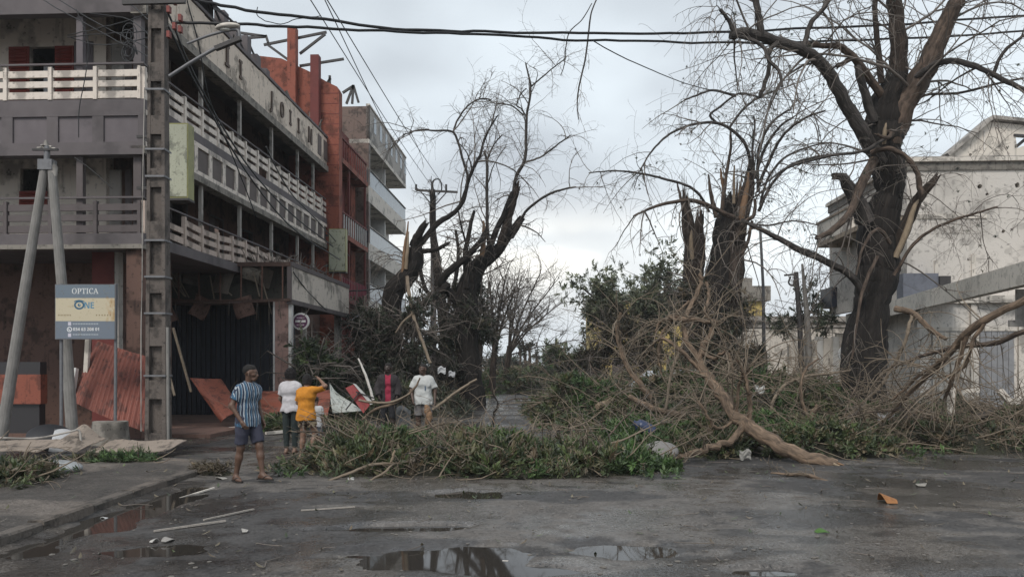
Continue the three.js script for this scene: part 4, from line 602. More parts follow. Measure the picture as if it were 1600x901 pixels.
{
  const d = 56, a = P(930, 0, d), c = P(1196, 0, d), b = thing('yellow_house', 'yellow house with a grey flat roof behind the middle right tree', 'building', [a.x, 0, a.z]), w = c.x - a.x, Y = (y) => P(0, y, d).y;
  new G().box(0, w, 0, Y(470), -7, 0).build('wall', mat([0.56, 0.44, 0.16], { map: 'grime', size: 4 }), b); new G().box(w - 2.6, w + 0.3, Y(470), Y(447), -7, 0.3).build('roof_parapet', M.concrete, b); new G().box(-0.2, w - 2.6, Y(470), Y(460), -7, 0.2).build('roof_parapet', M.greyWall, b); new G().box(w - 2.4, w - 0.9, Y(447), Y(434), -3, 0).build('water_tank', M.concrete, b);
  for (const x of [0.8, 3.0, 7.4, 9.6]) { const f = new G().box(x, x + 1.1, 3.2, 4.8, 0, 0.06).build('window', M.houseTrim, b); new G().box(x + 0.1, x + 1.0, 3.3, 4.7, 0.06, 0.08).build('pane', M.dark, f); }
  for (const x of [1.2, 5, 8.6]) new G().box(x, x + 1.2, 0, 2.3, 0, 0.06).build('door', M.brownRail, b);
}
{
  const d = 44, a = P(1150, 0, d), c = P(1330, 0, d), b = thing('low_white_building', 'low pale building with a flat cornice beyond the broken trunks', 'building', [a.x, 0, a.z]), w = c.x - a.x, Y = (y) => P(0, y, d).y;
  new G().box(0, w, 0, Y(503), -6, 0).build('wall', M.houseTrim, b); new G().box(-0.15, w, Y(503), Y(494), -6.1, 0.2).build('cornice', M.greyWall, b); new G().box(0, w, Y(511), Y(508), 0, 0.08).build('band', M.greyWall, b);
  for (const x of [0.6, 4.2]) { const f = new G().box(x, x + 1.2, 1.2, 2.6, 0, 0.05).build('window', M.houseGround, b); new G().box(x + 0.1, x + 1.1, 1.3, 2.5, 0.05, 0.07).build('pane', M.dark, f); }
  const d2 = 34, e = P(1232, 0, d2), f = P(1332, 0, d2), wl = thing('boundary_wall', 'low white boundary wall in sections left of the big trunk', 'wall', [e.x, 0, e.z]), w2 = f.x - e.x;
  for (let i = 0; i < 4; i++) { new G().box(i * w2 / 4 + 0.03, (i + 1) * w2 / 4 - 0.03, 0, 2.55 + 0.2 * (i % 2) + 0.3 * (i > 1), -0.2, 0).build('wall_section', M.houseTrim, wl); new G().box((i + 1) * w2 / 4 - 0.14, (i + 1) * w2 / 4 + 0.1, 0, 2.9 + 0.5 * (i > 2), -0.24, 0.05).build('wall_pier', M.white, wl); }
}
{ // thin poles and stubs on the right
  const pole = (name, label, cat, pts, r, m, arm) => { const b0 = P(...pts[0]).setY(0), t = thing(name, label, cat, [b0.x, 0, b0.z]); new G().add(tube(pts.map((p, i) => { const q = P(...p).sub(t.position); if (!i) q.y = 0; return q; }), r, 8, { capMin: 0 })).build('shaft', m, t); if (arm) arm(t, (x, y, d) => P(x, y, d).sub(t.position)); return t; };
  pole('thin_pole', 'thin grey pole standing right of the splintered middle trunk', 'pole', [[1195, 590, 36], [1193, 450, 36], [1188, 352, 36]], [0.10, 0.07, 0.06], M.steel);
  pole('snapped_pole', 'dark snapped pole with a small side arm before the pale building', 'pole', [[1255, 590, 33], [1250, 500, 33], [1244, 425, 33]], [0.13, 0.11, 0.10], M.steelDark, (t, q) => { new G().bar(q(1226, 430, 33), q(1246, 428, 33), 0.07).build('side_arm', M.steelDark, t); new G().tube(curve([q(1236, 432, 33), q(1233, 442, 33), q(1239, 446, 33), q(1242, 436, 33)], 10), 0.04, 5).build('hook', M.steelDark, t); });
  pole('snapped_pole', 'pale splintered pole stub close right of the dark snapped pole', 'pole', [[1268, 590, 33.5], [1262, 500, 33.5], [1254, 412, 33.5]], [0.15, 0.13, 0.05], M.poleWood);
  // broken white fence posts in front of the house
  const fp = (label, pts, w) => { const b0 = P(...pts[0]), t = thing('broken_fence_post', label, 'post', [b0.x, 0, b0.z], 0); const g = new G(); for (let i = 0; i + 1 < pts.length; i++) { const A = P(...pts[i]).sub(t.position), B = P(...pts[i + 1]).sub(t.position); if (!i) A.y = 0; g.bar(A, B, w, w); } g.build('post', M.houseTrim, t); return t; };
  fp('thin white post between shutters and the tangle of branches', [[1487, 660, 19], [1487, 600, 19]], 0.13);
  const yp = fp('white forked post at the right edge of the picture', [[1590, 690, 18], [1589, 622, 18]], 0.2); new G().bar(P(1589, 640, 18).sub(yp.position), P(1563, 610, 18).sub(yp.position), 0.12).build('arm', M.houseTrim, yp); new G().bar(P(1589, 640, 18).sub(yp.position), P(1615, 612, 18).sub(yp.position), 0.12).build('arm', M.houseTrim, yp);
  const rl = new G().bar(P(1488, 611, 19), P(1530, 609, 19), 0.1).l[0]; place(mesh('fence_rail', rl, M.houseTrim), 'short white rail lying against the thin white post', 'rail');
  pole('white_post', 'slim white post with rounded head against the big dark trunk', 'post', [[1323, 625, 24.2], [1323, 565, 24.2]], [0.07, 0.07], M.white, (t, q) => { const s = new THREE.CylinderGeometry(0.27, 0.27, 0.06, 20); s.rotateX(Math.PI / 2); new G().add(s, new THREE.Matrix4().setPosition(q(1324, 553, 24.2))).build('disc', M.white, t); });
}
{ // car half buried behind the fallen branches
  const c = thing('buried_car', 'pale car half buried in branches behind the fallen trunk', 'car', [P(1056, 0, 27).x, 0, -27], 0.25);
  const s = new THREE.Shape(); [[-2.0, 0.35], [-2.0, 0.85], [-1.3, 0.95], [-0.75, 1.42], [0.75, 1.45], [1.45, 0.98], [2.05, 0.9], [2.05, 0.35]].forEach((p, i) => s[i ? 'lineTo' : 'moveTo'](...p)); s.closePath();
  const e = new THREE.ExtrudeGeometry(s, { depth: 1.5, bevelEnabled: true, bevelSize: 0.08, bevelThickness: 0.08, bevelSegments: 3 }); e.translate(0, 0, -0.75); new G().add(boxUV(finish(e))).build('body', mat([0.45, 0.47, 0.50], { rough: 0.3, map: 'plain', size: 2 }), c);
  for (const [a, b2, h0] of [[-0.72, -0.05, 1.36], [0.05, 0.74, 1.38]]) { const w = new THREE.Shape(); [[a < -0.1 ? -1.15 : a, 0.98], [a, h0], [b2, h0], [b2 > 0.5 ? 1.2 : b2, 0.98]].forEach((p, i) => w[i ? 'lineTo' : 'moveTo'](...p)); w.closePath(); const g = new THREE.ExtrudeGeometry(w, { depth: 0.02, bevelEnabled: false }); g.translate(0, 0, 0.835); new G().add(boxUV(finish(g))).build('window', mat([0.04, 0.06, 0.10], { rough: 0.1 }), c); }
  for (const x of [-1.25, 1.3]) for (const z of [-0.72, 0.72]) { const w = new THREE.TorusGeometry(0.24, 0.1, 8, 20); const k = new G().add(w, new THREE.Matrix4().setPosition(x, 0.33, z)).build('wheel', M.dark, c); const h = new THREE.CylinderGeometry(0.17, 0.17, 0.12, 16); h.rotateX(Math.PI / 2); new G().add(h, new THREE.Matrix4().setPosition(x, 0.33, z)).build('rim', M.steel, k); }
}
// ------------------------------------------------------------------ leaves and twigs
const leafMat = new THREE.MeshPhysicalMaterial({ color: 0xffffff, roughness: 0.55, transmission: 0.4, thickness: 0, side: THREE.DoubleSide });
function leafGeo(l, w, fold = 0.25, curl = 0.2) {           // one lance-shaped leaf along +y, folded on its midrib
  const pos = [], mid = [[0, 0, 0], [0, l * 0.35, -curl * l * 0.15], [0, l * 0.7, -curl * l * 0.45], [0, l, -curl * l]], ed = [0, w * 0.5, w * 0.42, 0];
  for (const sd of [-1, 1]) for (let i = 0; i < 3; i++) { const A = mid[i], B = mid[i + 1], C = [sd * ed[i + 1], B[1], B[2] + fold * ed[i + 1]], D = [sd * ed[i], A[1], A[2] + fold * ed[i]]; if (ed[i]) pos.push(...(sd > 0 ? [...A, ...D, ...C] : [...A, ...C, ...D])); if (i < 2 || true) pos.push(...(sd > 0 ? [...A, ...C, ...B] : [...A, ...B, ...C])); }
  const g = new THREE.BufferGeometry(); g.setAttribute('position', new THREE.Float32BufferAttribute(pos, 3)); g.setAttribute('uv', new THREE.Float32BufferAttribute(new Float32Array(pos.length / 3 * 2), 2)); g.computeVertexNormals(); return g;
}
function sprigGeo(n, stem, l, w, seed, open = 1.0) {        // a twig end carrying n leaves
  const rnd = mulberry(seed), g = new G(); g.tube([V(0, 0, 0), V(0.02, stem * 0.5, 0.01), V(0, stem, 0)], [0.006, 0.003], 3, { capMin: 9 });
  for (let i = 0; i < n; i++) { const m = new THREE.Matrix4().makeRotationFromEuler(new THREE.Euler(0, i * 2.4 + rnd(), 0)).multiply(new THREE.Matrix4().makeRotationX(open * (0.5 + 0.8 * rnd()))); m.setPosition(0, stem * (0.25 + 0.75 * i / n), 0); g.add(leafGeo(l * (0.7 + 0.5 * rnd()), w * (0.8 + 0.4 * rnd()), 0.3, 0.1 + 0.5 * rnd()), m); }
  return mergeGeometries(g.l);
}
const sprigs = [sprigGeo(9, 0.22, 0.15, 0.04, 1), sprigGeo(7, 0.18, 0.17, 0.05, 2, 1.2), sprigGeo(11, 0.3, 0.12, 0.03, 3)];
const bigSprigs = [sprigGeo(14, 0.55, 0.34, 0.13, 4, 1.1), sprigGeo(12, 0.5, 0.4, 0.14, 5, 1.2)];
const greens = [[0.066, 0.096, 0.034], [0.085, 0.110, 0.040], [0.050, 0.072, 0.030], [0.130, 0.122, 0.056], [0.105, 0.140, 0.048]], browns = [[0.155, 0.115, 0.068], [0.115, 0.088, 0.056], [0.19, 0.155, 0.095]], darks = [[0.040, 0.052, 0.028], [0.052, 0.064, 0.034], [0.060, 0.058, 0.036], [0.078, 0.066, 0.044], [0.046, 0.060, 0.034]];
const fresh = [[0.070, 0.135, 0.036], [0.095, 0.160, 0.044], [0.058, 0.105, 0.034]];
function foliage(name, spots, geos, pal, rnd, parent) {     // spots: [position, scale, euler]
  const out = [], c = new THREE.Color(), m4 = new THREE.Matrix4(), q = new THREE.Quaternion();
  geos.forEach((g, k) => {
    const mine = spots.filter((_, i) => i % geos.length === k); if (!mine.length) return;
    const im = new THREE.InstancedMesh(g, leafMat, mine.length); im.name = parent ? name : numbered(name); im.castShadow = im.receiveShadow = true;
    mine.forEach(([p, s, e], i) => { im.setMatrixAt(i, m4.compose(p, q.setFromEuler(e), V(s, s, s))); const b = pal[Math.floor(rnd() * pal.length)], f = 0.4 + 1.15 * rnd(); im.setColorAt(i, c.setRGB(b[0] * f, b[1] * f, b[2] * f)); });
    im.userData.kind = 'stuff'; if (parent) parent.add(im); out.push(im);
  }); return out;
}
const euler = (rnd) => new THREE.Euler(rnd() * 6.28, rnd() * 6.28, rnd() * 6.28);
const rv = (rnd) => { const z = rnd() * 2 - 1, a = rnd() * 6.2832, r = Math.sqrt(1 - z * z); return V(r * Math.cos(a), z, r * Math.sin(a)); };
function spawn(g, path, R, o, rnd, tips) {                  // side shoots along a limb
  for (let i = 0; i < o.n; i++) {
    const k = lerp(o.from ?? 0.25, 0.995, rnd()) * (path.length - 1), a = Math.floor(k), p = path[a].clone().lerp(path[a + 1] ?? path[a], k - a), tan = path[Math.min(a + 1, path.length - 1)].clone().sub(path[Math.max(a - 1, 0)]).normalize();
    const d = tan.multiplyScalar(o.along ?? 0.6).addScaledVector(rv(rnd), 0.9).add(V(0, o.up ?? 0.15, 0)); if (o.flat) d.y *= o.flat; d.normalize();
    const L = o.len * (0.35 + 0.9 * rnd()), r0 = Math.min((R[a] ?? R[R.length - 1]) * 0.75, o.r * (0.6 + 0.7 * rnd())), st = o.steps ?? 6, pts = [p]; let q = p;
    const bend = rv(rnd).multiplyScalar(o.wob ?? 0.16);
    for (let s = 0; s < st; s++) { d.addScaledVector(bend, o.bend ?? 0.85).addScaledVector(rv(rnd), o.wob ?? 0.16).add(V(0, -(o.droop ?? 0.08), 0)).normalize(); q = q.clone().addScaledVector(d, L / st); if (o.floor !== undefined && q.y < o.floor) { q.y = o.floor + 0.03 * rnd(); d.y = Math.abs(d.y) * 0.3; } pts.push(q); }
    const rr = pts.map((_, j) => lerp(r0, Math.max(0.0035, r0 * 0.3), j / st)); g.tube(pts, rr, r0 > 0.02 ? 5 : 3, { capMin: 0.02 });
    if (tips) tips.push(q);
    if (o.depth > 0) spawn(g, pts, rr, { ...o, n: o.sub ?? 3, len: L * (o.subLen ?? 0.5), r: r0 * 0.62, depth: o.depth - 1, from: 0.2 }, rnd, tips);
  }
}
function wobble(path, amp, seed, keep = 1) { return path.map((p, i) => i < keep ? p : p.clone().add(V(amp * (fbm(i * 0.6, seed, 3, 5) - 0.5) * 2, amp * (fbm(i * 0.6, seed + 9, 3, 6) - 0.5) * 2, amp * (fbm(i * 0.6, seed + 19, 3, 7) - 0.5) * 2))); }
// limbs: [name, points [px, py, d], half widths in px, material, shoots | null, extras]
function makeTree(name, label, cat, base, limbs, seed, o = {}) {
  if (o.nearer) { base = [base[0], base[1], base[2] - o.nearer]; limbs = limbs.map((l) => [l[0], l[1].map((p) => [p[0], p[1], p[2] - o.nearer]), ...l.slice(2)]); }
  const rnd = mulberry(seed), b0 = P(...base).setY(0), t = thing(name, label, cat, [b0.x, 0, b0.z], 0, o.group), tw = new G(), tips = [];
  limbs.forEach(([nm, pts, hw, m, sh, ex = {}], i) => {
    if (pts[0][2] > 28 && /bough|branch/.test(nm)) hw = hw.map((x) => x * 0.68);
    let path = pts.map((p) => P(...p).sub(t.position)); const dm = pts[0][2]; if (nm === 'trunk' && !ex.noBase) path[0].y = -0.15;
    const n = Math.max(6, pts.length * (ex.fine ?? 5)); path = path.length > 2 ? curve(path, n) : curve([path[0], path[0].clone().lerp(path[1], 0.5), path[1]], n);
    path = wobble(path, (ex.wob ?? (nm === 'trunk' ? 0.15 : 0.22)) * Math.min(...hw) * dm / F * 1.2 + 0.01, i + seed, 1);
    const R = path.map((_, j) => { const q = j / (path.length - 1) * (hw.length - 1), k = Math.min(Math.floor(q), hw.length - 2); return lerp(hw[k], hw[k + 1], q - k) * dm / F; });
    const seg = ex.seg ?? (R[0] > 0.25 ? 18 : R[0] > 0.08 ? 10 : 6);
    new G().add(tube(path, R, seg, { rough: ex.rough ?? (R[0] > 0.25 ? 0.28 : 0.16), seed: i + seed, jag: ex.jag, freq: ex.freq })).build(nm, m, t);
    if (ex.splinters) { for (let k = 0; k < ex.splinters; k++) { const a = rv(rnd).setY(0).normalize(), e = path[path.length - 1], r = R[R.length - 1], h = (ex.sh ?? 1) * (0.3 + rnd()); new G().tube([e.clone().addScaledVector(a, r * 0.7).add(V(0, -h * 0.5, 0)), e.clone().addScaledVector(a, r * 0.75).add(V(0, h * 0.2, 0)), e.clone().addScaledVector(a, r * (0.8 + 0.3 * rnd())).add(V(0, h, 0))], [r * 0.15, r * 0.11, 0.006], 4, { rough: 0.3, seed: k }).build('splinter', [M.splint, M.limb, ex.sm ?? M.splintPale, M.bark][k % 4], t); } }
    if (sh) { const k = pts[0][2] > 28 ? 0.72 : 0.55, q = { droop: 0.08, ...sh, steps: 8 };   // a few longer side branches, then fine shoots
      spawn(tw, path, R, { ...q, n: Math.ceil(sh.n * 0.34 * (o.dense ?? 1)), r: sh.r * k * 1.9, len: sh.len * 1.2, depth: 2, sub: 4 }, rnd, tips);
      spawn(tw, path, R, { ...q, n: Math.round(sh.n * 0.6 * (o.dense ?? 1)), r: sh.r * k * 0.9, len: sh.len * 0.9, depth: 1, sub: Math.max(3, (sh.sub ?? 4) - 1) }, rnd, tips); }
  });
  if (tw.l.length) { const k = tw.build('twigs', o.twig ?? M.twig, t); k.userData.kind = 'stuff'; }
  if (o.leaves && tips.length) { const sp = []; for (let i = 0; i < o.leaves; i++) sp.push([tips[Math.floor(rnd() * tips.length)].clone().addScaledVector(rv(rnd), 0.1), o.leafScale ?? 0.8, euler(rnd)]); foliage('leaves', sp, [sprigs[1]], o.pal ?? darks, rnd, t); }
  return t;
}
// ------------------------------------------------------------------ the big stripped tree on the right
makeTree('stripped_tree', 'big stripped tree with dark forked trunk standing before the old house', 'tree', [1352, 645, 24.6], [
  ['trunk', [[1350, 650, 24.6], [1350, 600, 24.6], [1352, 540, 24.6], [1362, 480, 24.6], [1374, 425, 24.6], [1372, 380, 24.6], [1381, 330, 24.6], [1391, 300, 24.6], [1390, 270, 24.6], [1383, 233, 24.6], [1383, 200, 24.6], [1390, 160, 24.6], [1402, 120, 24.6], [1405, 90, 24.6]], [36, 30, 29, 24, 29, 28, 25, 18, 21, 20, 28, 25, 15, 10], M.barkDark, { n: 30, len: 2.2, r: 0.03, from: 0.3, droop: 0.12, sub: 5 }, { rough: 0.28, fine: 8 }],
  ['bough', [[1395, 200, 24.6], [1402, 140, 24.6], [1404, 60, 24.5], [1398, 0, 24.4], [1392, -60, 24.3]], [16, 13, 11, 10], M.bark, { n: 26, len: 3.2, r: 0.035, droop: 0.04 }],
  ['bough', [[1392, 225, 24.5], [1405, 185, 24.4], [1432, 130, 24.2], [1462, 75, 24], [1490, 10, 23.8], [1512, -40, 23.6]], [16, 18, 15, 13, 12], M.limb, { n: 30, len: 3.4, r: 0.035, droop: 0.05 }],
  ['bough', [[1384, 262, 24.5], [1360, 226, 24.2], [1332, 180, 23.9], [1305, 130, 23.6], [1280, 95, 23.3], [1250, 76, 23], [1200, 60, 22.6], [1165, 50, 22.4], [1142, 56, 22.3]], [11, 11, 9, 8, 8, 7, 5], M.limbGrey, { n: 24, len: 2.6, r: 0.03, droop: 0.14, from: 0.4 }],
  ['branch', [[1190, 58, 22.5], [1187, 30, 22.4], [1180, 0, 22.3], [1172, -40, 22.2]], [6, 5, 4.5], M.limbGrey, { n: 10, len: 2, r: 0.02 }], ['branch', [[1148, 52, 22.3], [1138, 30, 22.2], [1126, 14, 22.2]], [4, 3, 2.5], M.limbGrey, { n: 12, len: 1.8, r: 0.015, droop: 0.25 }],
  ['branch', [[1258, 74, 23], [1265, 40, 23], [1290, 10, 23], [1305, -20, 23]], [4.5, 4, 3.5], M.limbGrey, { n: 10, len: 1.8, r: 0.02 }],
  ['branch', [[1378, 150, 24.4], [1350, 110, 24.1], [1322, 78, 23.8], [1310, 72, 23.7], [1262, 70, 23.5]], [7, 6, 5, 4], M.limb, { n: 12, len: 2, r: 0.02, droop: 0.15 }], ['broken_stub', [[1335, 88, 24], [1320, 98, 23.9], [1307, 104, 23.8]], [5, 4, 3.5], M.limb, null, { jag: 0.25 }],
  ['branch', [[1366, 190, 24.3], [1350, 140, 24.1], [1342, 110, 24], [1340, 98, 24]], [7, 6, 4], M.limbGrey, null],
  ['branch', [[1378, 130, 24.5], [1372, 70, 24.4], [1368, 10, 24.3], [1372, -30, 24.2]], [5, 4, 3], M.bark, { n: 14, len: 2.4, r: 0.02 }],
  ['branch', [[1432, 120, 24], [1470, 97, 23.5], [1515, 100, 23], [1552, 116, 22.6], [1600, 140, 22.2], [1640, 170, 22]], [5, 4.5, 4, 3], M.limbGrey, { n: 26, len: 2.6, r: 0.022, droop: 0.12 }],
  ['branch', [[1415, 160, 24.4], [1450, 148, 24], [1500, 145, 23.5], [1560, 130, 23], [1600, 122, 22.6]], [2.2, 2, 1.5], M.limbGrey, { n: 12, len: 1.6, r: 0.015 }],
  ['branch', [[1552, 116, 22.6], [1570, 80, 22.4], [1600, 55, 22.2]], [3, 2.5, 2], M.limbGrey, { n: 10, len: 1.8, r: 0.015 }],
  ['branch', [[1366, 250, 24.2], [1345, 290, 23.8], [1330, 330, 23.5], [1300, 360, 23.2], [1275, 372, 23]], [8, 7, 5, 3], M.limb, { n: 14, len: 1.8, r: 0.02, droop: 0.2 }],
  ['broken_stub', [[1352, 345, 24.2], [1338, 310, 24], [1324, 288, 23.9], [1316, 275, 23.8]], [15, 12, 9, 6], M.limbGrey, { n: 8, len: 1.5, r: 0.02 }, { jag: 0.4 }],
  ['broken_stub', [[1398, 395, 24.4], [1420, 345, 24.1], [1438, 305, 23.9], [1460, 283, 23.7]], [9, 9, 8, 5], M.bark, { n: 8, len: 1.6, r: 0.02, droop: 0.2 }, { jag: 0.4 }], ['torn_strip', [[1400, 402, 24.1], [1418, 358, 23.9], [1430, 322, 23.8], [1436, 312, 23.8]], [4.5, 5, 3.5, 1], M.splintPale, null], ['broken_stub', [[1385, 205, 24.2], [1395, 208, 23.9], [1385, 215, 23.6], [1372, 210, 23.5]], [4, 3.5, 2], M.limb, null, { jag: 0.15 }],
  ['torn_strip', [[1382, 225, 24.1], [1383, 205, 24], [1386, 192, 24]], [3, 3, 1], M.splintPale, null],
  ['branch', [[1362, 238, 24], [1385, 232, 23.7], [1410, 240, 23.6], [1430, 262, 23.5], [1438, 290, 23.5], [1440, 302, 23.5]], [3.5, 4, 4, 5], M.limb, null],
  ['branch', [[1348, 462, 24.2], [1336, 436, 24], [1300, 413, 23.8], [1250, 390, 23.6], [1200, 364, 23.4], [1160, 344, 23.2]], [6, 6, 5.5, 5, 3.5, 2.5], M.limbGrey, { n: 18, len: 1.7, r: 0.018, droop: 0.2 }],
  ['branch', [[1372, 400, 23.8], [1350, 450, 23.5], [1340, 500, 23.3], [1332, 560, 23.2]], [3, 3, 2.2, 1.5], M.limb, { n: 5, len: 1, r: 0.012, droop: 0.2 }], ['branch', [[1392, 380, 23.8], [1372, 358, 23.6], [1350, 385, 23.4], [1338, 430, 23.3]], [3.2, 3, 2.2, 1.6], M.limb, null],
  ['branch', [[1398, 430, 24], [1430, 380, 23.7], [1470, 352, 23.4], [1520, 335, 23], [1560, 322, 22.7]], [3, 2.6, 2, 1.4], M.limb, { n: 20, len: 1.4, r: 0.013, droop: 0.1 }],
  ['branch', [[1385, 215, 24], [1350, 235, 23.4], [1290, 245, 22.8], [1230, 262, 22.4], [1190, 290, 22]], [2.6, 2.4, 2, 1.2], M.limbGrey, { n: 16, len: 1.6, r: 0.012, droop: 0.2 }], ['branch', [[1150, 54, 22.3], [1190, 70, 22.2], [1203, 95, 22.1], [1216, 108, 22.1], [1222, 136, 22]], [3, 3, 2.6, 2], M.limbGrey, { n: 6, len: 1.4, r: 0.015, droop: 0.25 }],
  ['branch', [[1215, 66, 22.6], [1200, 86, 22.5], [1203, 100, 22.5], [1192, 140, 22.5], [1187, 152, 22.5]], [4, 3.5, 3.2, 3], M.limbGrey, { n: 8, len: 1.4, r: 0.014, droop: 0.2 }],
], 11, { leaves: 150, leafScale: 0.42, nearer: 4 });
// ------------------------------------------------------------------ splintered tree in the middle
makeTree('splintered_tree', 'splintered double trunk with orange torn wood right of the street', 'tree', [1120, 600, 33], [
  ['trunk', [[1122, 612, 33], [1124, 560, 33], [1122, 470, 33], [1128, 400, 33], [1135, 350, 33], [1145, 318, 33]], [30, 26, 25, 21, 19, 15], M.barkDark, { n: 40, len: 2.8, r: 0.026, droop: 0.24, from: 0.35 }, { jag: 0.8, splinters: 12, sh: 1.1 }],
  ['trunk', [[1138, 480, 32.8], [1148, 420, 32.7], [1152, 370, 32.7], [1162, 325, 32.6], [1170, 290, 32.6], [1174, 262, 32.6]], [14, 14, 13, 12, 9, 5], M.bark, { n: 14, len: 2.6, r: 0.03, up: 0.5 }, { noBase: 1, jag: 0.7, splinters: 12, sh: 0.9 }],
  ['trunk', [[1082, 610, 33.4], [1084, 500, 33.3], [1083, 440, 33.2], [1082, 390, 33.1], [1075, 345, 33], [1070, 312, 33]], [18, 17, 16, 12, 9, 5], M.bark, { n: 16, len: 1.8, r: 0.025, droop: 0.2 }, { jag: 0.7, splinters: 9, sm: M.limb }],
  ['broken_stub', [[1090, 430, 33], [1094, 385, 32.9], [1094, 342, 32.8]], [10, 8, 7], M.bark, null, { jag: 0.5, splinters: 6 }],
  ['torn_wood', [[1158, 345, 32.3], [1163, 318, 32.2], [1168, 290, 32.2], [1170, 268, 32.2]], [5, 5, 3, 1], M.splint, null], ['torn_wood', [[1147, 318, 32.4], [1147, 285, 32.4], [1148, 258, 32.4]], [2.6, 2.4, 1], M.splintPale, null], ['torn_wood', [[1120, 340, 32.5], [1112, 305, 32.4], [1107, 272, 32.4]], [4, 3, 1.2], M.limb, null], ['torn_wood', [[1082, 405, 32.8], [1080, 375, 32.8], [1082, 355, 32.8]], [3.5, 3, 1], M.splintPale, null], ['torn_wood', [[1132, 300, 32.6], [1128, 280, 32.5], [1126, 262, 32.5]], [2.5, 2.5, 1], M.splint, null], ['torn_wood', [[1080, 350, 32.6], [1064, 310, 32.4], [1058, 284, 32.4]], [3, 2.4, 1], M.limb, null],
  ['bough', [[1176, 262, 32.2], [1165, 226, 31.8], [1140, 200, 31.4], [1112, 191, 31], [1080, 195, 30.7], [1046, 210, 30.4], [1022, 232, 30.2], [1008, 252, 30], [1000, 268, 30]], [4.5, 4, 3.4, 3, 2.6, 2, 1.6], M.limbGrey, { n: 24, len: 2.2, r: 0.022, droop: 0.08 }],
  ['bough', [[1158, 345, 32.4], [1135, 335, 31.8], [1110, 322, 31.4], [1080, 313, 31], [1040, 318, 30.6], [1010, 328, 30.4], [990, 337, 30.3]], [6, 5.5, 5, 4, 3, 2], M.limb, { n: 18, len: 2, r: 0.022, droop: 0.18 }],
  ['bough', [[1108, 330, 32.2], [1096, 308, 31.6], [1080, 293, 31.2], [1047, 282, 30.6], [1003, 271, 30], [960, 267, 29.6], [920, 270, 29.3]], [3.6, 3.2, 2.8, 2, 1.2], M.limbGrey, { n: 20, len: 1.8, r: 0.016, droop: 0.12 }],
  ['branch', [[1128, 330, 32.3], [1134, 280, 32.2], [1142, 235, 32], [1142, 205, 31.9]], [5, 4, 3, 2.4], M.limb, { n: 12, len: 2, r: 0.02 }],
  ['branch', [[1186, 300, 32.4], [1185, 262, 32.2], [1200, 224, 31.8], [1222, 195, 31.4], [1240, 183, 31]], [4, 3.6, 3, 2], M.limbGrey, { n: 16, len: 2.2, r: 0.02 }], ['branch', [[1186, 290, 32.3], [1205, 245, 31.8], [1225, 210, 31.3], [1252, 188, 30.8], [1290, 172, 30.2]], [4, 3.5, 3, 2], M.limbGrey, { n: 16, len: 2, r: 0.02 }], ['branch', [[1184, 265, 32.3], [1188, 230, 32], [1200, 200, 31.7], [1222, 178, 31.3], [1238, 170, 31]], [3.6, 3.2, 2.6, 1.8], M.limbGrey, { n: 14, len: 2, r: 0.018 }], ['branch', [[1180, 280, 32.3], [1176, 230, 32.1], [1180, 195, 31.9], [1178, 180, 31.8]], [3.2, 2.8, 2.2, 1.6], M.limbGrey, { n: 12, len: 1.8, r: 0.018 }],
  ['branch', [[1186, 330, 32.3], [1205, 290, 31.8], [1230, 262, 31.3], [1270, 246, 30.6], [1320, 240, 30]], [3.6, 3.2, 2.8, 1.8], M.limbGrey, { n: 18, len: 1.8, r: 0.018 }], ['branch', [[1188, 320, 32.3], [1200, 280, 31.9], [1222, 250, 31.4], [1262, 230, 30.8], [1300, 222, 30.3]], [3, 2.8, 2.2, 1.4], M.limbGrey, { n: 16, len: 1.6, r: 0.016 }],
  ['branch', [[1150, 375, 32.3], [1162, 350, 32], [1178, 335, 31.8], [1180, 310, 31.7]], [6, 5, 4, 3], M.limb, { n: 8, len: 1.4, r: 0.018 }], ['branch', [[1160, 395, 32.2], [1168, 378, 32], [1176, 345, 31.9]], [5, 4, 3], M.limb, null],
  ['branch', [[1150, 345, 32], [1200, 352, 31], [1240, 345, 30.2], [1280, 352, 29.6]], [2.4, 2, 1.4], M.limbGrey, { n: 14, len: 1.4, r: 0.012, droop: 0.15 }],
  ['branch', [[1140, 200, 31.4], [1160, 172, 31.2], [1190, 150, 31], [1215, 140, 30.8]], [3, 2.6, 2], M.limbGrey, { n: 12, len: 1.8, r: 0.015 }], ['branch', [[1120, 192, 31.2], [1110, 180, 31.1], [1124, 168, 31], [1156, 146, 30.8], [1188, 152, 30.6]], [2.8, 2.6, 2.4, 2], M.limbGrey, { n: 10, len: 1.5, r: 0.014 }], ['branch', [[1150, 150, 30.9], [1115, 141, 30.7], [1090, 148, 30.5], [1070, 156, 30.4]], [2.8, 2.6, 2], M.limbGrey, { n: 10, len: 1.5, r: 0.014 }],
], 23, { leaves: 220, leafScale: 0.5 });
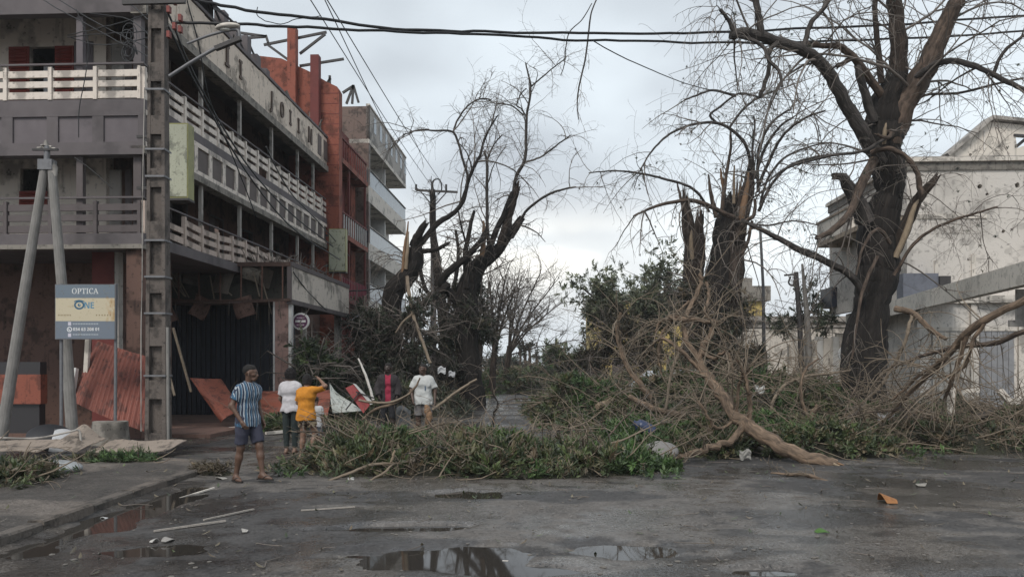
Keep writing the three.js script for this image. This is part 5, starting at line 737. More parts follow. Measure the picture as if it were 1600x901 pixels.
// ------------------------------------------------------------------ broken trees on the left of the street
makeTree('broken_tree', 'leaning broken tree with black trunk nearest the pale block', 'tree', [615, 600, 30], [
  ['trunk', [[612, 615, 30], [612, 540, 30], [614, 455, 30], [630, 437, 30], [644, 412, 30], [648, 385, 30]], [17, 15, 16, 14, 13, 10], M.barkDark, { n: 12, len: 1.6, r: 0.025, droop: 0.2 }],
  ['bough', [[648, 395, 30], [664, 372, 30], [686, 347, 30], [704, 336, 30], [719, 322, 30], [727, 300, 30], [733, 278, 30], [742, 258, 30], [750, 242, 30], [758, 215, 30], [766, 198, 30], [779, 179, 30]], [8, 7, 6, 5.5, 5, 4, 3, 2.4, 1.6], M.barkDark, { n: 26, len: 2.0, r: 0.022, droop: 0.04 }],
  ['branch', [[733, 280, 30], [722, 245, 29.8], [708, 207, 29.6], [680, 204, 29.4], [655, 203, 29.2], [630, 210, 29]], [3.4, 3, 2.6, 2, 1.4], M.limbGrey, { n: 22, len: 1.8, r: 0.018 }], ['branch', [[708, 207, 29.6], [716, 185, 29.6], [736, 161, 29.6], [755, 154, 29.6], [768, 156, 29.6]], [2.4, 2, 1.6, 1.2], M.limbGrey, { n: 20, len: 1.5, r: 0.014 }],
  ['broken_stub', [[646, 385, 30], [652, 370, 29.9], [663, 352, 29.8]], [7, 6, 5], M.barkDark, null, { jag: 0.4 }], ['broken_stub', [[660, 392, 30], [680, 390, 29.9], [700, 380, 29.8]], [4, 3.4, 2.6], M.barkDark, { n: 6, len: 1.2, r: 0.02 }, { jag: 0.2 }],
  ['torn_strip', [[628, 434, 29.8], [632, 390, 29.7], [638, 346, 29.6]], [3, 2.6, 1], M.splint, null], ['torn_strip', [[634, 420, 29.7], [636, 395, 29.6], [638, 362, 29.6]], [3, 3, 1], M.splintPale, null],
  ['hanging_branch', [[636, 432, 29], [640, 465, 28.6], [646, 492, 28.2], [657, 527, 27.8], [673, 568, 27.4]], [4.5, 5, 4, 3.6], M.twigPale, { n: 8, len: 1.2, r: 0.02, droop: 0.3 }], ['hanging_branch', [[645, 490, 28.2], [630, 502, 28], [618, 520, 27.9]], [3, 2.6, 1.6], M.twigPale, null],
], 37);
makeTree('broken_tree', 'tall broken tree with many bare upright boughs left of the street', 'tree', [735, 600, 33], [
  ['trunk', [[738, 612, 33], [732, 555, 33], [730, 470, 33], [738, 435, 33], [752, 412, 33], [772, 396, 33], [795, 368, 33], [817, 340, 33]], [20, 17, 17, 15, 12, 9, 7, 5], M.barkDark, { n: 22, len: 2, r: 0.026 }],
  ['bough', [[795, 368, 33], [800, 320, 32.8], [806, 278, 32.6], [820, 250, 32.4], [822, 215, 32.3], [823, 183, 32.2], [829, 136, 32], [821, 98, 31.9]], [5, 4.5, 4, 3.4, 2.6, 1.6], M.limbGrey, { n: 34, len: 2.0, r: 0.018 }],
  ['branch', [[821, 254, 32.4], [845, 245, 32.2], [868, 228, 32], [892, 211, 31.8]], [2.4, 2, 1.4], M.limbGrey, { n: 10, len: 1.4, r: 0.014 }], ['branch', [[822, 183, 32.2], [815, 170, 32.1], [808, 165, 32], [812, 150, 31.9], [822, 138, 31.8]], [1.6, 1.6, 1.2], M.limbGrey, { n: 10, len: 1.4, r: 0.012 }], ['branch', [[830, 135, 32], [850, 118, 31.8], [872, 100, 31.6], [884, 92, 31.5]], [1.8, 1.4, 1], M.limbGrey, { n: 16, len: 1.5, r: 0.012 }], ['branch', [[818, 180, 32.2], [800, 165, 32], [780, 162, 31.8], [775, 161, 31.7]], [1.8, 1.5, 1], M.limbGrey, { n: 12, len: 1.3, r: 0.012 }],
  ['bough', [[764, 400, 33], [762, 360, 32.8], [761, 300, 32.6], [760, 250, 32.4], [756, 236, 32.3]], [4.5, 4, 3.4, 2.4], M.limbGrey, { n: 24, len: 1.7, r: 0.018 }], ['branch', [[761, 250, 32.4], [766, 238, 32.3], [774, 222, 32.2], [785, 210, 32.1]], [2.4, 2, 1.4], M.limbGrey, { n: 10, len: 1.4, r: 0.012 }],
  ['broken_stub', [[778, 395, 33], [792, 347, 32.8], [807, 298, 32.6]], [7, 6, 5], M.bark, null, { jag: 0.5 }], ['broken_stub', [[756, 405, 33], [772, 368, 32.8], [797, 312, 32.6], [800, 300, 32.6]], [6, 5, 4, 3], M.barkDark, { n: 10, len: 1.6, r: 0.02 }, { jag: 0.3 }],
  ['bough', [[722, 480, 33], [705, 460, 32.8], [690, 440, 32.6], [712, 415, 32.4], [730, 400, 32.3], [752, 375, 32.2], [762, 358, 32.2]], [11, 10, 9, 7, 5], M.barkDark, { n: 18, len: 1.7, r: 0.024 }],
  ['bough', [[700, 445, 32.6], [672, 468, 32.2], [655, 480, 32]], [9, 8, 6], M.barkDark, { n: 10, len: 1.6, r: 0.024, droop: 0.2 }],
  ['bough', [[800, 372, 32.8], [822, 330, 32.4], [850, 308, 32], [878, 296, 31.7], [900, 292, 31.5]], [3.5, 3, 2.6, 1.8], M.limbGrey, { n: 10, len: 1.5, r: 0.014 }],
  ['torn_strip', [[752, 400, 32.4], [756, 370, 32.4], [755, 345, 32.4]], [4, 4, 1.5], M.splint, null], ['broken_stub', [[730, 450, 32.6], [727, 400, 32.5], [737, 340, 32.4]], [5, 4, 3], M.barkDark, { n: 8, len: 1.4, r: 0.02 }, { jag: 0.4 }], ['branch', [[740, 440, 32.6], [728, 380, 32.5], [722, 360, 32.4], [716, 330, 32.3]], [3, 2.6, 2], M.barkDark, { n: 12, len: 1.5, r: 0.016 }],
], 41);
makeTree('broken_tree', 'smaller dark broken tree behind the tall one at the street edge', 'tree', [700, 598, 38], [
  ['trunk', [[700, 605, 38], [698, 540, 38], [690, 480, 38], [684, 430, 38], [676, 350, 38], [676, 306, 38]], [10, 9, 8, 7, 5, 4], M.barkDark, { n: 26, len: 2.2, r: 0.03 }, { jag: 0.5 }],
  ['bough', [[694, 500, 38], [708, 450, 38], [716, 400, 37.8], [712, 360, 37.6]], [6, 5, 4, 3], M.barkDark, { n: 20, len: 2, r: 0.028 }], ['bough', [[690, 480, 38], [664, 450, 37.8], [656, 410, 37.6]], [6, 5, 3], M.barkDark, { n: 14, len: 2, r: 0.028 }],
], 43);
const fan = (label, px, py, d, list, seed) => makeTree('bare_tree', label, 'tree', [px, py, d], [['trunk', [[px, py, d], [px + 3, py - 30, d], [px + 6, py - 60, d]], [6, 5, 4], M.bark, null], ...list.map(([x, y, w]) => ['bough', [[px + 5, py - 45, d], [lerp(px + 5, x, 0.35), lerp(py - 45, y, 0.45), d], [x, y, d - 0.5]], [w, w * 0.7, w * 0.35], M.bark, { n: 22, len: 2.8, r: 0.03, sub: 5, up: 0.35, droop: 0.02 }])], seed, { twig: mat([0.135, 0.115, 0.10], { rough: 0.9 }) });
fan('bare fan-shaped tree standing furthest down the left of the street', 790, 600, 52, [[815, 430, 3], [845, 425, 3], [868, 440, 3], [880, 470, 2.5], [855, 480, 2.5], [800, 450, 3], [905, 530, 2]], 51);
fan('bare bushy tree between the tall broken tree and the fan-shaped one', 768, 598, 44, [[745, 455, 4], [765, 440, 4], [790, 430, 4], [806, 448, 3.5], [780, 470, 3]], 53);
fan('thin bare tree in the far left row beside a pale post', 745, 600, 47, [[725, 470, 3.5], [742, 452, 3.5], [762, 465, 3]], 55);
// far palms and stumps beyond the road end
for (const [px, top, d, l] of [[812, 535, 75, 'leftmost bare palm stem in the far row'], [820, 545, 78, 'second bare palm stem in the far row'], [827, 538, 72, 'tallest pair-left bare palm stem in the far row'], [838, 550, 80, 'rightmost bare palm stem in the far row'], [921, 522, 70, 'leafy stump left of the yellow house'], [934, 526, 72, 'second leafy stump close to the yellow house']]) {
  const t = makeTree('palm_stem', l, 'tree', [px, 590, d], [['trunk', [[px, 592, d], [px + 1, (590 + top) / 2, d], [px, top, d]], [2.6, 2.2, 2], M.bark, null]], 60 + px, { group: 'bare stems at the street end' });
  const rnd = mulberry(px), sp = []; for (let i = 0; i < (px > 900 ? 60 : 14); i++) sp.push([P(px + (rnd() - 0.5) * (px > 900 ? 16 : 6), top + (px > 900 ? 40 * rnd() : 6 * rnd()), d).sub(t.position), 2.2, euler(rnd)]); foliage('leaves', sp, [sprigs[1]], darks, rnd, t);
}
// green tree still in leaf before the yellow house
{
  const d = 42, base = P(1005, 600, d).setY(0), t = thing('leafy_tree', 'leafy green tree in front of the yellow house', 'tree', [base.x, 0, base.z]), rnd = mulberry(71), tw = new G(), tips = [];
  const tr = curve([V(0, -0.2, 0), V(0.1, 1.5, 0), V(-0.2, 3.2, 0)], 10); new G().add(tube(tr, [0.32, 0.24], 10, { rough: 0.25 })).build('trunk', M.bark, t);
  for (let i = 0; i < 9; i++) { const a = i * 0.7 + rnd(), L = 2 + 1.6 * rnd(), pa = curve([V(-0.2, 2.2 + 0.9 * rnd(), 0), V(-0.2 + Math.cos(a) * L * 0.5, 3.7 + rnd(), Math.sin(a) * L * 0.5), V(-0.3 + Math.cos(a) * L * 0.95, 4.3 + 2 * rnd(), Math.sin(a) * L * 0.9)], 10); new G().add(tube(pa, [0.13, 0.04], 6, { rough: 0.2, seed: i })).build('limb', M.bark, t); spawn(tw, pa, pa.map(() => 0.06), { n: 12, len: 1.6, r: 0.025, depth: 1, sub: 4, from: 0.3, droop: 0.06 }, rnd, tips); }
  const k = tw.build('twigs', M.twig, t); k.userData.kind = 'stuff'; const sp = []; for (let i = 0; i < 3400; i++) { const p = tips[Math.floor(rnd() ** 1.3 * tips.length)].clone().addScaledVector(rv(rnd), 0.45 * rnd()); sp.push([p, 0.9 + 0.8 * rnd(), euler(rnd)]); } foliage('crown', sp, sprigs, [[0.125, 0.145, 0.085], [0.165, 0.175, 0.100], [0.095, 0.115, 0.066]], rnd, t);
}
// ------------------------------------------------------------------ heaps of torn leaves and brush
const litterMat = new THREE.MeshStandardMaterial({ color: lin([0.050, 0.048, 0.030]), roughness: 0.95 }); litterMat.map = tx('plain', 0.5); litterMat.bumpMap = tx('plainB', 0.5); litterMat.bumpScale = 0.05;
const heapTops = [];
function heap(label, cx, cz, rx, rz, h, o) {
  h *= 0.62; const rnd = mulberry(o.seed), t = thing('leaf_heap', label, 'leaf heap', [cx, 0, cz]); t.userData.kind = 'stuff';
  const prof = (x, z) => { const q = Math.pow(Math.pow(Math.abs(x) / rx, 2.6) + Math.pow(Math.abs(z) / rz, 2.2), 1 / 2.4) + 1.0 * (fbm((x + cx) * 0.8 + o.seed, (z + cz) * 0.8, 5, 201) - 0.47); const fade = smooth(1.08, 0.86, Math.abs(x) / rx) * smooth(1.08, 0.86, Math.abs(z) / rz); return q > 1 || !fade ? 0 : fade * h * Math.pow(1 - q * q, 0.55) * (0.15 + 2.6 * Math.pow(fbm((x + cx) * 0.8, (z + cz) * 0.8 + o.seed, 4, 205), 1.7)); };
  heapTops.push([cx, cz, rx, rz, prof]);
  const nx = Math.min(110, Math.ceil(rx * 14)), nz = Math.min(80, Math.ceil(rz * 14));
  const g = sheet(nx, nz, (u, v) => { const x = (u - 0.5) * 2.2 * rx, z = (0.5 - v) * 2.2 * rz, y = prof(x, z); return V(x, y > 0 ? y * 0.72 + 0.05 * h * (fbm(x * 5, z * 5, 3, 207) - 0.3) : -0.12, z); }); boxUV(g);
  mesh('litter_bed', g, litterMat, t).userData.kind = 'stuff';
  const sp = [], fr = []; let tries = 0;
  while (sp.length + fr.length < o.n && tries++ < o.n * 4) {
    const x = (rnd() - 0.5) * 2.1 * rx, z = (rnd() - 0.5) * 2.1 * rz, y = prof(x, z); if (!y && rnd() > 0.05) continue; if (fbm((x + cx) * 1.7 + 4, (z + cz) * 1.7, 3, 221) < 0.36 && rnd() > 0.25) continue;
    const fa = 9 * fbm((x + cx) * 0.55 + 3, (z + cz) * 0.55 + o.seed, 3, 231), e = rnd() < 0.72 ? new THREE.Euler(1.25 + 0.7 * (rnd() - 0.5), fa + 1.1 * (rnd() - 0.5), (rnd() - 0.5) * 1.2) : new THREE.Euler((rnd() - 0.5) * 1.8, rnd() * 6.28, (rnd() - 0.5) * 1.8);   // boughs lie combed one way in patches
    const s = 0.72 * (o.scale ?? 1) * (0.4 + 0.95 * rnd() ** 1.3), patch = fbm((x + cx) * 0.9, (z + cz) * 0.9, 3, 215);
    (patch > (o.fresh ?? 0.56) ? fr : sp).push([V(x, Math.max(0.02, y * 0.74 + 0.02 + (rnd() - 0.35) * 0.14 * Math.min(1, h * 1.6)), z), s, new THREE.Euler(e.x, e.y, e.z, 'YXZ')]);
  }
  foliage('leaves', sp, sprigs, o.pal ?? [...greens, ...greens, ...browns], rnd, t); foliage('leaves', fr, sprigs, o.freshPal ?? fresh, rnd, t);
  const tw = new G(); for (let i = 0; i < o.twigs * 1.15; i++) { const x = (rnd() - 0.5) * 1.8 * rx, z = (rnd() - 0.5) * 1.8 * rz, y = prof(x, z); if (!y) continue; const a = rnd() * 6.28, L = (o.tl ?? 1) * (0.3 + 1.1 * rnd()), up = (rnd() - 0.2) * 0.75, p0 = V(x, y * 0.72, z), d = V(Math.cos(a), up, Math.sin(a) * 0.8).normalize(), pts = [p0]; for (let k = 1; k <= 5; k++) { d.addScaledVector(rv(rnd), 0.22).normalize(); const q = pts[k - 1].clone().addScaledVector(d, L / 5); q.y = Math.max(0.03, q.y); pts.push(q); } const r = (o.tr ?? 0.012) * (0.4 + rnd()); tw.tube(pts, [r, r * 0.4], 4, { capMin: 9 }); if (rnd() < 0.5) spawn(tw, pts, pts.map(() => r), { n: 4, len: L * 0.5, r: r * 0.6, depth: 0, from: 0.3 }, rnd); }
  if (tw.l.length) mesh('twigs', mergeGeometries(tw.l), rnd() > 0.5 || o.pale ? M.twigPale : M.twig, t).userData.kind = 'stuff';
  return t;
}
heap('heap of torn green branches across the road in the foreground', -0.55, -13.15, 3.05, 1.5, 0.66, { seed: 1, n: 13500, twigs: 340, fresh: 0.50, big: 1, pale: 1 });
heap('lower green heap between the foreground heap and the men', -2.1, -16.2, 1.8, 1.0, 0.36, { seed: 2, n: 3600, twigs: 130, pale: 1 });
heap('green heap under the long fallen trunk right of centre', 4.7, -16.3, 3.4, 2.3, 0.78, { seed: 3, n: 10000, twigs: 300, fresh: 0.58, pale: 1, tl: 1.3 });
heap('brushy heap behind the fallen trunk before the splintered trunks', 5.5, -22, 4.6, 3.2, 2.2, { seed: 4, n: 8000, twigs: 420, scale: 1.25, fresh: 0.6, pale: 1, tl: 1.8, tr: 0.018 });
heap('long mound of branches filling the street behind the clearing', 4.3, -30, 3.7, 7, 1.7, { seed: 5, n: 8500, twigs: 320, scale: 1.5, fresh: 0.6, tl: 1.8, tr: 0.016 });
heap('brown and green heap of brush in front of the old house', 10.6, -17.4, 4.4, 2.4, 0.72, { seed: 6, n: 6500, twigs: 420, pale: 1, tl: 1.4, tr: 0.014, pal: [...greens.slice(0, 3), ...browns, ...browns], freshPal: greens, scale: 0.9 });
heap('dark brush around the foot of the big stripped tree', 10.4, -22.6, 3.4, 2.6, 0.75, { seed: 7, n: 4500, twigs: 260, scale: 1.2, pal: [...darks, ...greens.slice(0, 2)], tl: 1.6, tr: 0.016, pale: 1 });
heap('dark foliage mass at the foot of the broken left trees', -4.2, -28, 2.6, 3.4, 1.6, { seed: 8, n: 5500, twigs: 160, scale: 1.5, pal: darks, freshPal: greens });
heap('far low tangle of branches at the end of the street', 2.0, -58, 9, 12, 1.75, { seed: 9, n: 6500, twigs: 160, scale: 2.6, tl: 3, tr: 0.03, fresh: 0.62 });
heap('far heap under the bare trees left of the road end', -4.5, -46, 3.2, 9, 1.8, { seed: 10, n: 4500, twigs: 100, scale: 2.2, pal: [...darks, ...greens.slice(0, 2)], tl: 2, tr: 0.02 });
heap('leafy clump on the pavement at the left edge', -7.15, -10.6, 1.0, 0.72, 0.42, { seed: 11, n: 1500, twigs: 70, fresh: 0.5, scale: 0.85, tl: 0.6 }).position.y = 0.1;
heap('strip of small weeds along the beige sheets', -6.5, -13.0, 0.9, 0.2, 0.17, { seed: 12, n: 420, twigs: 30, fresh: 0.48, scale: 0.7, tl: 0.4 }).position.y = 0.08;
heap('weeds growing at the foot of the low orange wall', -5.0, -20.3, 1.4, 0.9, 0.5, { seed: 13, n: 1300, twigs: 30, fresh: 0.45, scale: 1 });
heap('brown leaf litter at the striped-shirt man feet', -4.55, -12.2, 0.35, 0.25, 0.16, { seed: 14, n: 160, twigs: 14, pal: browns, freshPal: browns, scale: 0.6, tl: 0.3 });
heap('low brush along the far right edge of the road', 15.5, -20, 2.6, 2.6, 1.0, { seed: 15, n: 2600, twigs: 160, pal: [...browns, ...greens], freshPal: greens, tl: 1.4 });
heap('tangle beside the low white wall behind the brush', 10.5, -31, 3.5, 3, 1.7, { seed: 16, n: 4200, twigs: 260, scale: 1.5, pal: [...greens, ...darks], freshPal: greens, tl: 2, tr: 0.02 });
// hanging broken crowns: dark leafy masses
function crownMass(label, blobs, n, seed, pal, scale, cat = 'shrub', stems = []) {
  const rnd = mulberry(seed), b0 = blobs[0], o = P(b0[0], 600, b0[2]).setY(0), t = thing({ tree: 'leafy_broken_tree', shrub: 'shrub', vine: 'climbing_plant', hedge: 'hedge', plant: 'potted_plant' }[cat], label, cat, [o.x, 0, o.z]), sp = [], tw = new G(), wsum = blobs.reduce((a, b) => a + b[3] * b[4], 0);
  for (const [px, py, d, rx, ry] of blobs) {
    const c = P(px, py, d).sub(t.position), X = rx * d / F, Y = ry * d / F, Z = Math.min(X, Y) * 1.1 + 0.3, m = Math.round(n * rx * ry / wsum);
    const clumps = []; for (let i = 0; i < Math.max(6, m / 38); i++) clumps.push(c.clone().add(rv(rnd).multiply(V(X, Y, Z)).multiplyScalar(Math.cbrt(rnd()))));
    for (let i = 0; i < m; i++) { const k = clumps[Math.floor(rnd() * clumps.length)].clone().add(rv(rnd).multiplyScalar(0.42 * scale * rnd())); if (k.y < 0.05) k.y = 0.05; sp.push([k, scale * (0.6 + 0.8 * rnd()), euler(rnd)]); }
    for (let i = 0; i < m / 7; i++) { const a = c.clone().add(rv(rnd).multiply(V(X, Y, Z)).multiplyScalar(0.9 * rnd())), b = a.clone().add(rv(rnd).multiplyScalar(0.5 + rnd())), e = b.clone().add(rv(rnd).multiplyScalar(0.6)); for (const q of [a, b, e]) q.y = Math.max(0.05, q.y); tw.tube([a, b, e], [0.016 + 0.02 * (i % 3 === 0), 0.006], 4, { capMin: 9 }); if (i % 2) spawn(tw, [a, b, e], [0.02, 0.012, 0.008], { n: 3, len: 0.9, r: 0.01, depth: 0, droop: 0.25 }, rnd); }
  }
  foliage('crown', sp, sprigs, pal, rnd, t); const k = tw.build('twigs', M.twig, t); k.userData.kind = 'stuff';
  for (const s of stems) new G().add(tube(curve(s.map((q) => P(...q).sub(t.position)), 12), [0.09, 0.05], 7, { rough: 0.25 })).build('trunk', M.barkDark, t);
  return t;
}
crownMass('dark mass of leaves hanging from the leaning black tree', [[590, 520, 29, 34, 45], [640, 520, 29, 45, 50], [575, 580, 29, 30, 40], [625, 585, 29, 40, 35], [660, 475, 29.5, 16, 16], [560, 510, 30, 18, 40]], 2300, 81, darks, 1.0, 'tree', [[[580, 620, 29], [590, 560, 29], [610, 500, 29]], [[640, 620, 29], [632, 560, 29], [640, 500, 29]]]);
crownMass('dark leafy mass around the tall broken trunk', [[735, 500, 33.6, 45, 55], [700, 540, 33.6, 35, 50], [715, 470, 33.6, 22, 20], [690, 580, 33, 50, 28]], 1900, 83, [...darks, [0.09, 0.078, 0.05]], 1.05, 'tree', [[[720, 615, 33.4], [724, 560, 33.4], [720, 500, 33.4]]]);
crownMass('ivy-dark growth wrapped round the splintered trunks', [[1140, 500, 32.6, 28, 60], [1085, 470, 33, 24, 50], [1150, 570, 32.4, 40, 35], [1100, 560, 32.6, 40, 35]], 2500, 87, [...darks, ...browns], 1.0, 'vine', []);
crownMass('bushy green growth behind the thin poles right of centre', [[1255, 480, 34.5, 32, 35], [1285, 500, 34.5, 22, 30], [1220, 500, 34.5, 18, 25]], 300, 89, [[0.045, 0.062, 0.035], [0.09, 0.105, 0.06]], 1.1, 'tree', [[[1268, 600, 34.5], [1262, 540, 34.5], [1255, 490, 34.5]]]);
crownMass('brown dry growth below the leafy tree before the yellow house', [[955, 520, 39, 30, 40], [930, 560, 39, 25, 22], [1000, 550, 38, 40, 30]], 1500, 91, [[0.085, 0.062, 0.035], [0.06, 0.05, 0.03], [0.075, 0.08, 0.04]], 1.2, 'shrub', []);
crownMass('scattered green shrub at the centre of the street end', [[872, 555, 60, 24, 20], [890, 570, 60, 30, 14]], 420, 93, greens, 2.2, 'shrub', []);
crownMass('dark hedge line beyond the street end on the left', [[850, 582, 85, 60, 8], [780, 575, 85, 40, 12]], 900, 94, darks, 3.4, 'hedge', []);
crownMass('potted green plant in front of the shop doors under the fascia', [[487, 570, 23.4, 18, 26], [478, 592, 23.2, 12, 16]], 330, 95, [[0.05, 0.075, 0.025], [0.07, 0.10, 0.03], [0.03, 0.05, 0.02]], 1.1, 'plant', [[[484, 620, 23.4], [484, 580, 23.4], [486, 562, 23.4]]]);
crownMass('smaller plant by the far shop column under the fascia', [[508, 585, 25, 14, 22]], 260, 96, [[0.04, 0.065, 0.022], [0.055, 0.08, 0.03]], 1.1, 'plant', []);
// ------------------------------------------------------------------ single fallen branches and logs
function fallen(label, pts, hw, m, shoots, seed, ex = {}) {
  const rnd = mulberry(seed), t = thing('fallen_branch', label, 'branch', P(...pts[0]).toArray()), o = t.position.clone();
  let path = curve(pts.map((p) => P(...p).sub(o)), pts.length * 6); path = wobble(path, Math.min(...hw) * pts[0][2] / F * 0.55, seed, 1); const dm = pts[0][2];
  const R = path.map((_, j) => { const q = j / (path.length - 1) * (hw.length - 1), k = Math.min(Math.floor(q), hw.length - 2); return lerp(hw[k], hw[k + 1], q - k) * dm / F; });
  new G().add(tube(path, R, R[0] > 0.06 ? 12 : 7, { rough: 0.1, seed })).build('stem', m, t);
  for (const [q, w, mm] of ex.arms ?? []) { const pp = wobble(curve(q.map((p) => P(...p).sub(o)), q.length * 6), w[0] * dm / F * 0.8, seed + q[0][0], 1); new G().add(tube(pp, w.map((x) => x * dm / F), 8, { rough: 0.12, seed })).build('limb', mm ?? m, t); if (shoots) { ex.tw ??= new G(); spawn(ex.tw, pp, pp.map(() => w[w.length - 1] * dm / F), { depth: 1, sub: 3, floor: 0.05 - o.y, ...shoots }, rnd); } }
  if (ex.butt) { const e = path[0], d = path[1].clone().sub(e).normalize(); for (let k = 0; k < ex.butt; k++) { const a = rv(rnd), s = e.clone().addScaledVector(a.addScaledVector(d, -a.dot(d)).normalize(), R[0] * (0.2 + 0.7 * rnd())); new G().tube([s.clone().addScaledVector(d, 0.05), s.clone().addScaledVector(d, -0.06 - 0.2 * rnd()).add(rv(rnd).multiplyScalar(0.03))], [R[0] * 0.25, 0.006], 5).build('splinter', k % 2 ? M.splint : M.splintPale, t); } }
  if (shoots) { const tw = ex.tw ?? new G(); spawn(tw, path, R, { depth: 1, sub: 3, floor: 0.05 - o.y, ...shoots }, rnd); const k = tw.build('twigs', shoots.m ?? M.twigPale, t); k.userData.kind = 'stuff'; }
  return t;
}
fallen('long fallen trunk with a snapped butt slanting out onto the road', [[1306, 727, 13.3], [1260, 714, 13.5], [1220, 697, 13.8], [1190, 680, 14.1], [1158, 656, 14.6], [1130, 620, 15.2], [1108, 590, 15.6], [1090, 562, 16]], [10.5, 11.5, 12, 12, 11, 9.5, 8], M.fallen, { n: 8, len: 1.3, r: 0.016, up: 0.4, from: 0.5 }, 301, { butt: 9, arms: [
  [[[1094, 568, 15.9], [1098, 545, 16], [1112, 520, 16.1], [1121, 504, 16.1]], [7, 7, 5.5, 4]], [[[1163, 664, 14.5], [1140, 690, 14.2], [1112, 701, 13.9], [1082, 708, 13.7], [1055, 712, 13.6]], [7, 6, 5.5, 4]], [[[1170, 665, 14.5], [1172, 625, 14.4], [1166, 592, 14.3], [1150, 560, 14.2]], [4.5, 4.2, 3.6, 2.4]], [[[1150, 650, 14.7], [1155, 600, 14.6], [1162, 585, 14.5], [1175, 578, 14.5]], [3.2, 3, 2.4]], [[[1100, 580, 15.8], [1060, 545, 16], [1035, 528, 16.2], [1018, 540, 16.3]], [4, 4, 3, 2]], [[[1090, 562, 16], [1070, 520, 16.4], [1078, 480, 16.8], [1095, 440, 17], [1094, 428, 17]], [6, 5, 4.5, 3.5]], [[[1095, 548, 16], [1118, 560, 15.6], [1135, 548, 15.4], [1148, 578, 15.2]], [4, 3.4, 2.6]], [[[1121, 503, 16.1], [1085, 500, 16.3], [1043, 497, 16.6]], [4.5, 4, 2.5]], [[[1150, 655, 14.7], [1120, 670, 14.5], [1105, 648, 14.4], [1090, 625, 14.4]], [3, 3, 2.6, 2]], [[[1085, 500, 16.3], [1055, 495, 16.6], [1035, 520, 16.8], [1030, 560, 16.6], [1035, 585, 16.4]], [4, 3.6, 3.2, 2.4]],
  [[[1104, 440, 17], [1108, 462, 16.8], [1102, 490, 16.5], [1112, 498, 16.2]], [3, 3, 2.6]], [[[1078, 470, 16.9], [1056, 490, 16.9], [1030, 505, 16.9], [1024, 520, 16.8]], [3.4, 3, 2.2]]] });
fallen('root-like broken stick lying on bare road beside the trunk butt', [[1322, 760, 11.3], [1290, 752, 11.5], [1262, 742, 11.8], [1232, 741, 11.9], [1205, 738, 12]], [3, 3.4, 3, 1.4], M.fallen, { n: 6, len: 0.35, r: 0.008, up: 0.4 }, 302);
fallen('pale stick with a snapped end beyond the trunk on the right', [[1333, 708, 15], [1300, 706, 15], [1282, 701, 15.2], [1250, 685, 15.6]], [3.2, 3.4, 3, 2], M.twigPale, null, 303);
fallen('splintered orange log lying on the foreground leaf heap', [[790, 714, 12.3], [830, 711, 12.4], [852, 704, 12.5], [872, 708, 12.5], [892, 718, 12.5]], [4, 5, 6, 5, 3.5], M.splint, null, 304, { arms: [[[[838, 712, 12.35], [815, 717, 12.3], [793, 718, 12.3]], [4, 3, 2], M.splintPale]] });
fallen('brown log left of the splintered orange log on the heap', [[715, 692, 13], [735, 699, 13], [765, 702, 13], [795, 700, 13]], [4, 4.5, 4, 2.5], M.fallen, null, 305);
fallen('split pale log on the mound behind the clearing', [[933, 635, 21.5], [960, 623, 22], [985, 614, 22.4], [1012, 606, 22.8]], [4.5, 4.5, 3.5, 1.5], M.splintPale, null, 306);
fallen('curved dark branch rising left of the tangled trunk', [[1018, 622, 20], [1000, 600, 20], [982, 575, 20.2], [970, 545, 20.4], [965, 510, 20.5], [970, 488, 20.5]], [4.5, 4.2, 4, 3.4, 2.4], M.fallen, { n: 14, len: 1.6, r: 0.018, up: 0.3 }, 307);
fallen('long low branch running from the split log to the fallen trunk', [[985, 620, 20], [1020, 637, 19], [1060, 648, 18], [1095, 652, 17]], [4, 4.5, 4.5, 3.5], M.fallen, { n: 8, len: 1.2, r: 0.014, up: 0.4 }, 308);
fallen('thin straight pale stick leaning through the middle tangle', [[1040, 640, 18], [1050, 580, 18.2], [1070, 530, 18.4], [1085, 500, 18.5]], [2, 2.2, 2, 1.5], M.twigPale, null, 309);
fallen('long branch from the right edge arching down over the brush', [[1640, 452, 13.6], [1600, 470, 13.8], [1545, 497, 14.2], [1512, 520, 14.6], [1490, 545, 15], [1462, 575, 15.4], [1430, 605, 15.9], [1400, 640, 16.4], [1370, 670, 16.9]], [6, 6, 6.5, 6, 5, 4, 2.5], M.fallen, { n: 16, len: 1.6, r: 0.016, up: 0.1 }, 310, { arms: [[[[1512, 520, 14.6], [1500, 560, 14.8], [1485, 600, 15], [1478, 622, 15.2]], [4.5, 4, 2.5]], [[[1500, 535, 14.8], [1478, 560, 15.1], [1440, 585, 15.5], [1395, 625, 16]], [4, 3.4, 2]], [[[1545, 497, 14.2], [1522, 530, 14.4], [1508, 570, 14.6], [1480, 590, 14.8]], [3.5, 3, 2]]] });
fallen('second branch from the right edge reaching towards the big tree', [[1640, 515, 14.5], [1600, 518, 14.7], [1560, 535, 15.1], [1510, 540, 15.6], [1470, 548, 16.1], [1435, 558, 16.6], [1390, 575, 17.2]], [4, 4.5, 4, 3.4, 2], M.limb, { n: 20, len: 1.4, r: 0.014, up: 0.2 }, 311);
fallen('forked branch hanging from the veranda edge beside the shutters', [[1400, 482, 18.5], [1425, 488, 18.2], [1440, 500, 18], [1462, 520, 17.8], [1480, 530, 17.6]], [5, 4.5, 4, 2.6], M.fallen, { n: 10, len: 1.2, r: 0.014, droop: 0.2 }, 312, { arms: [[[[1425, 490, 18.2], [1418, 525, 18.1], [1398, 568, 18.4], [1365, 615, 18.8], [1325, 650, 19.2]], [3, 2.8, 2.6, 2], M.twigPale]] });
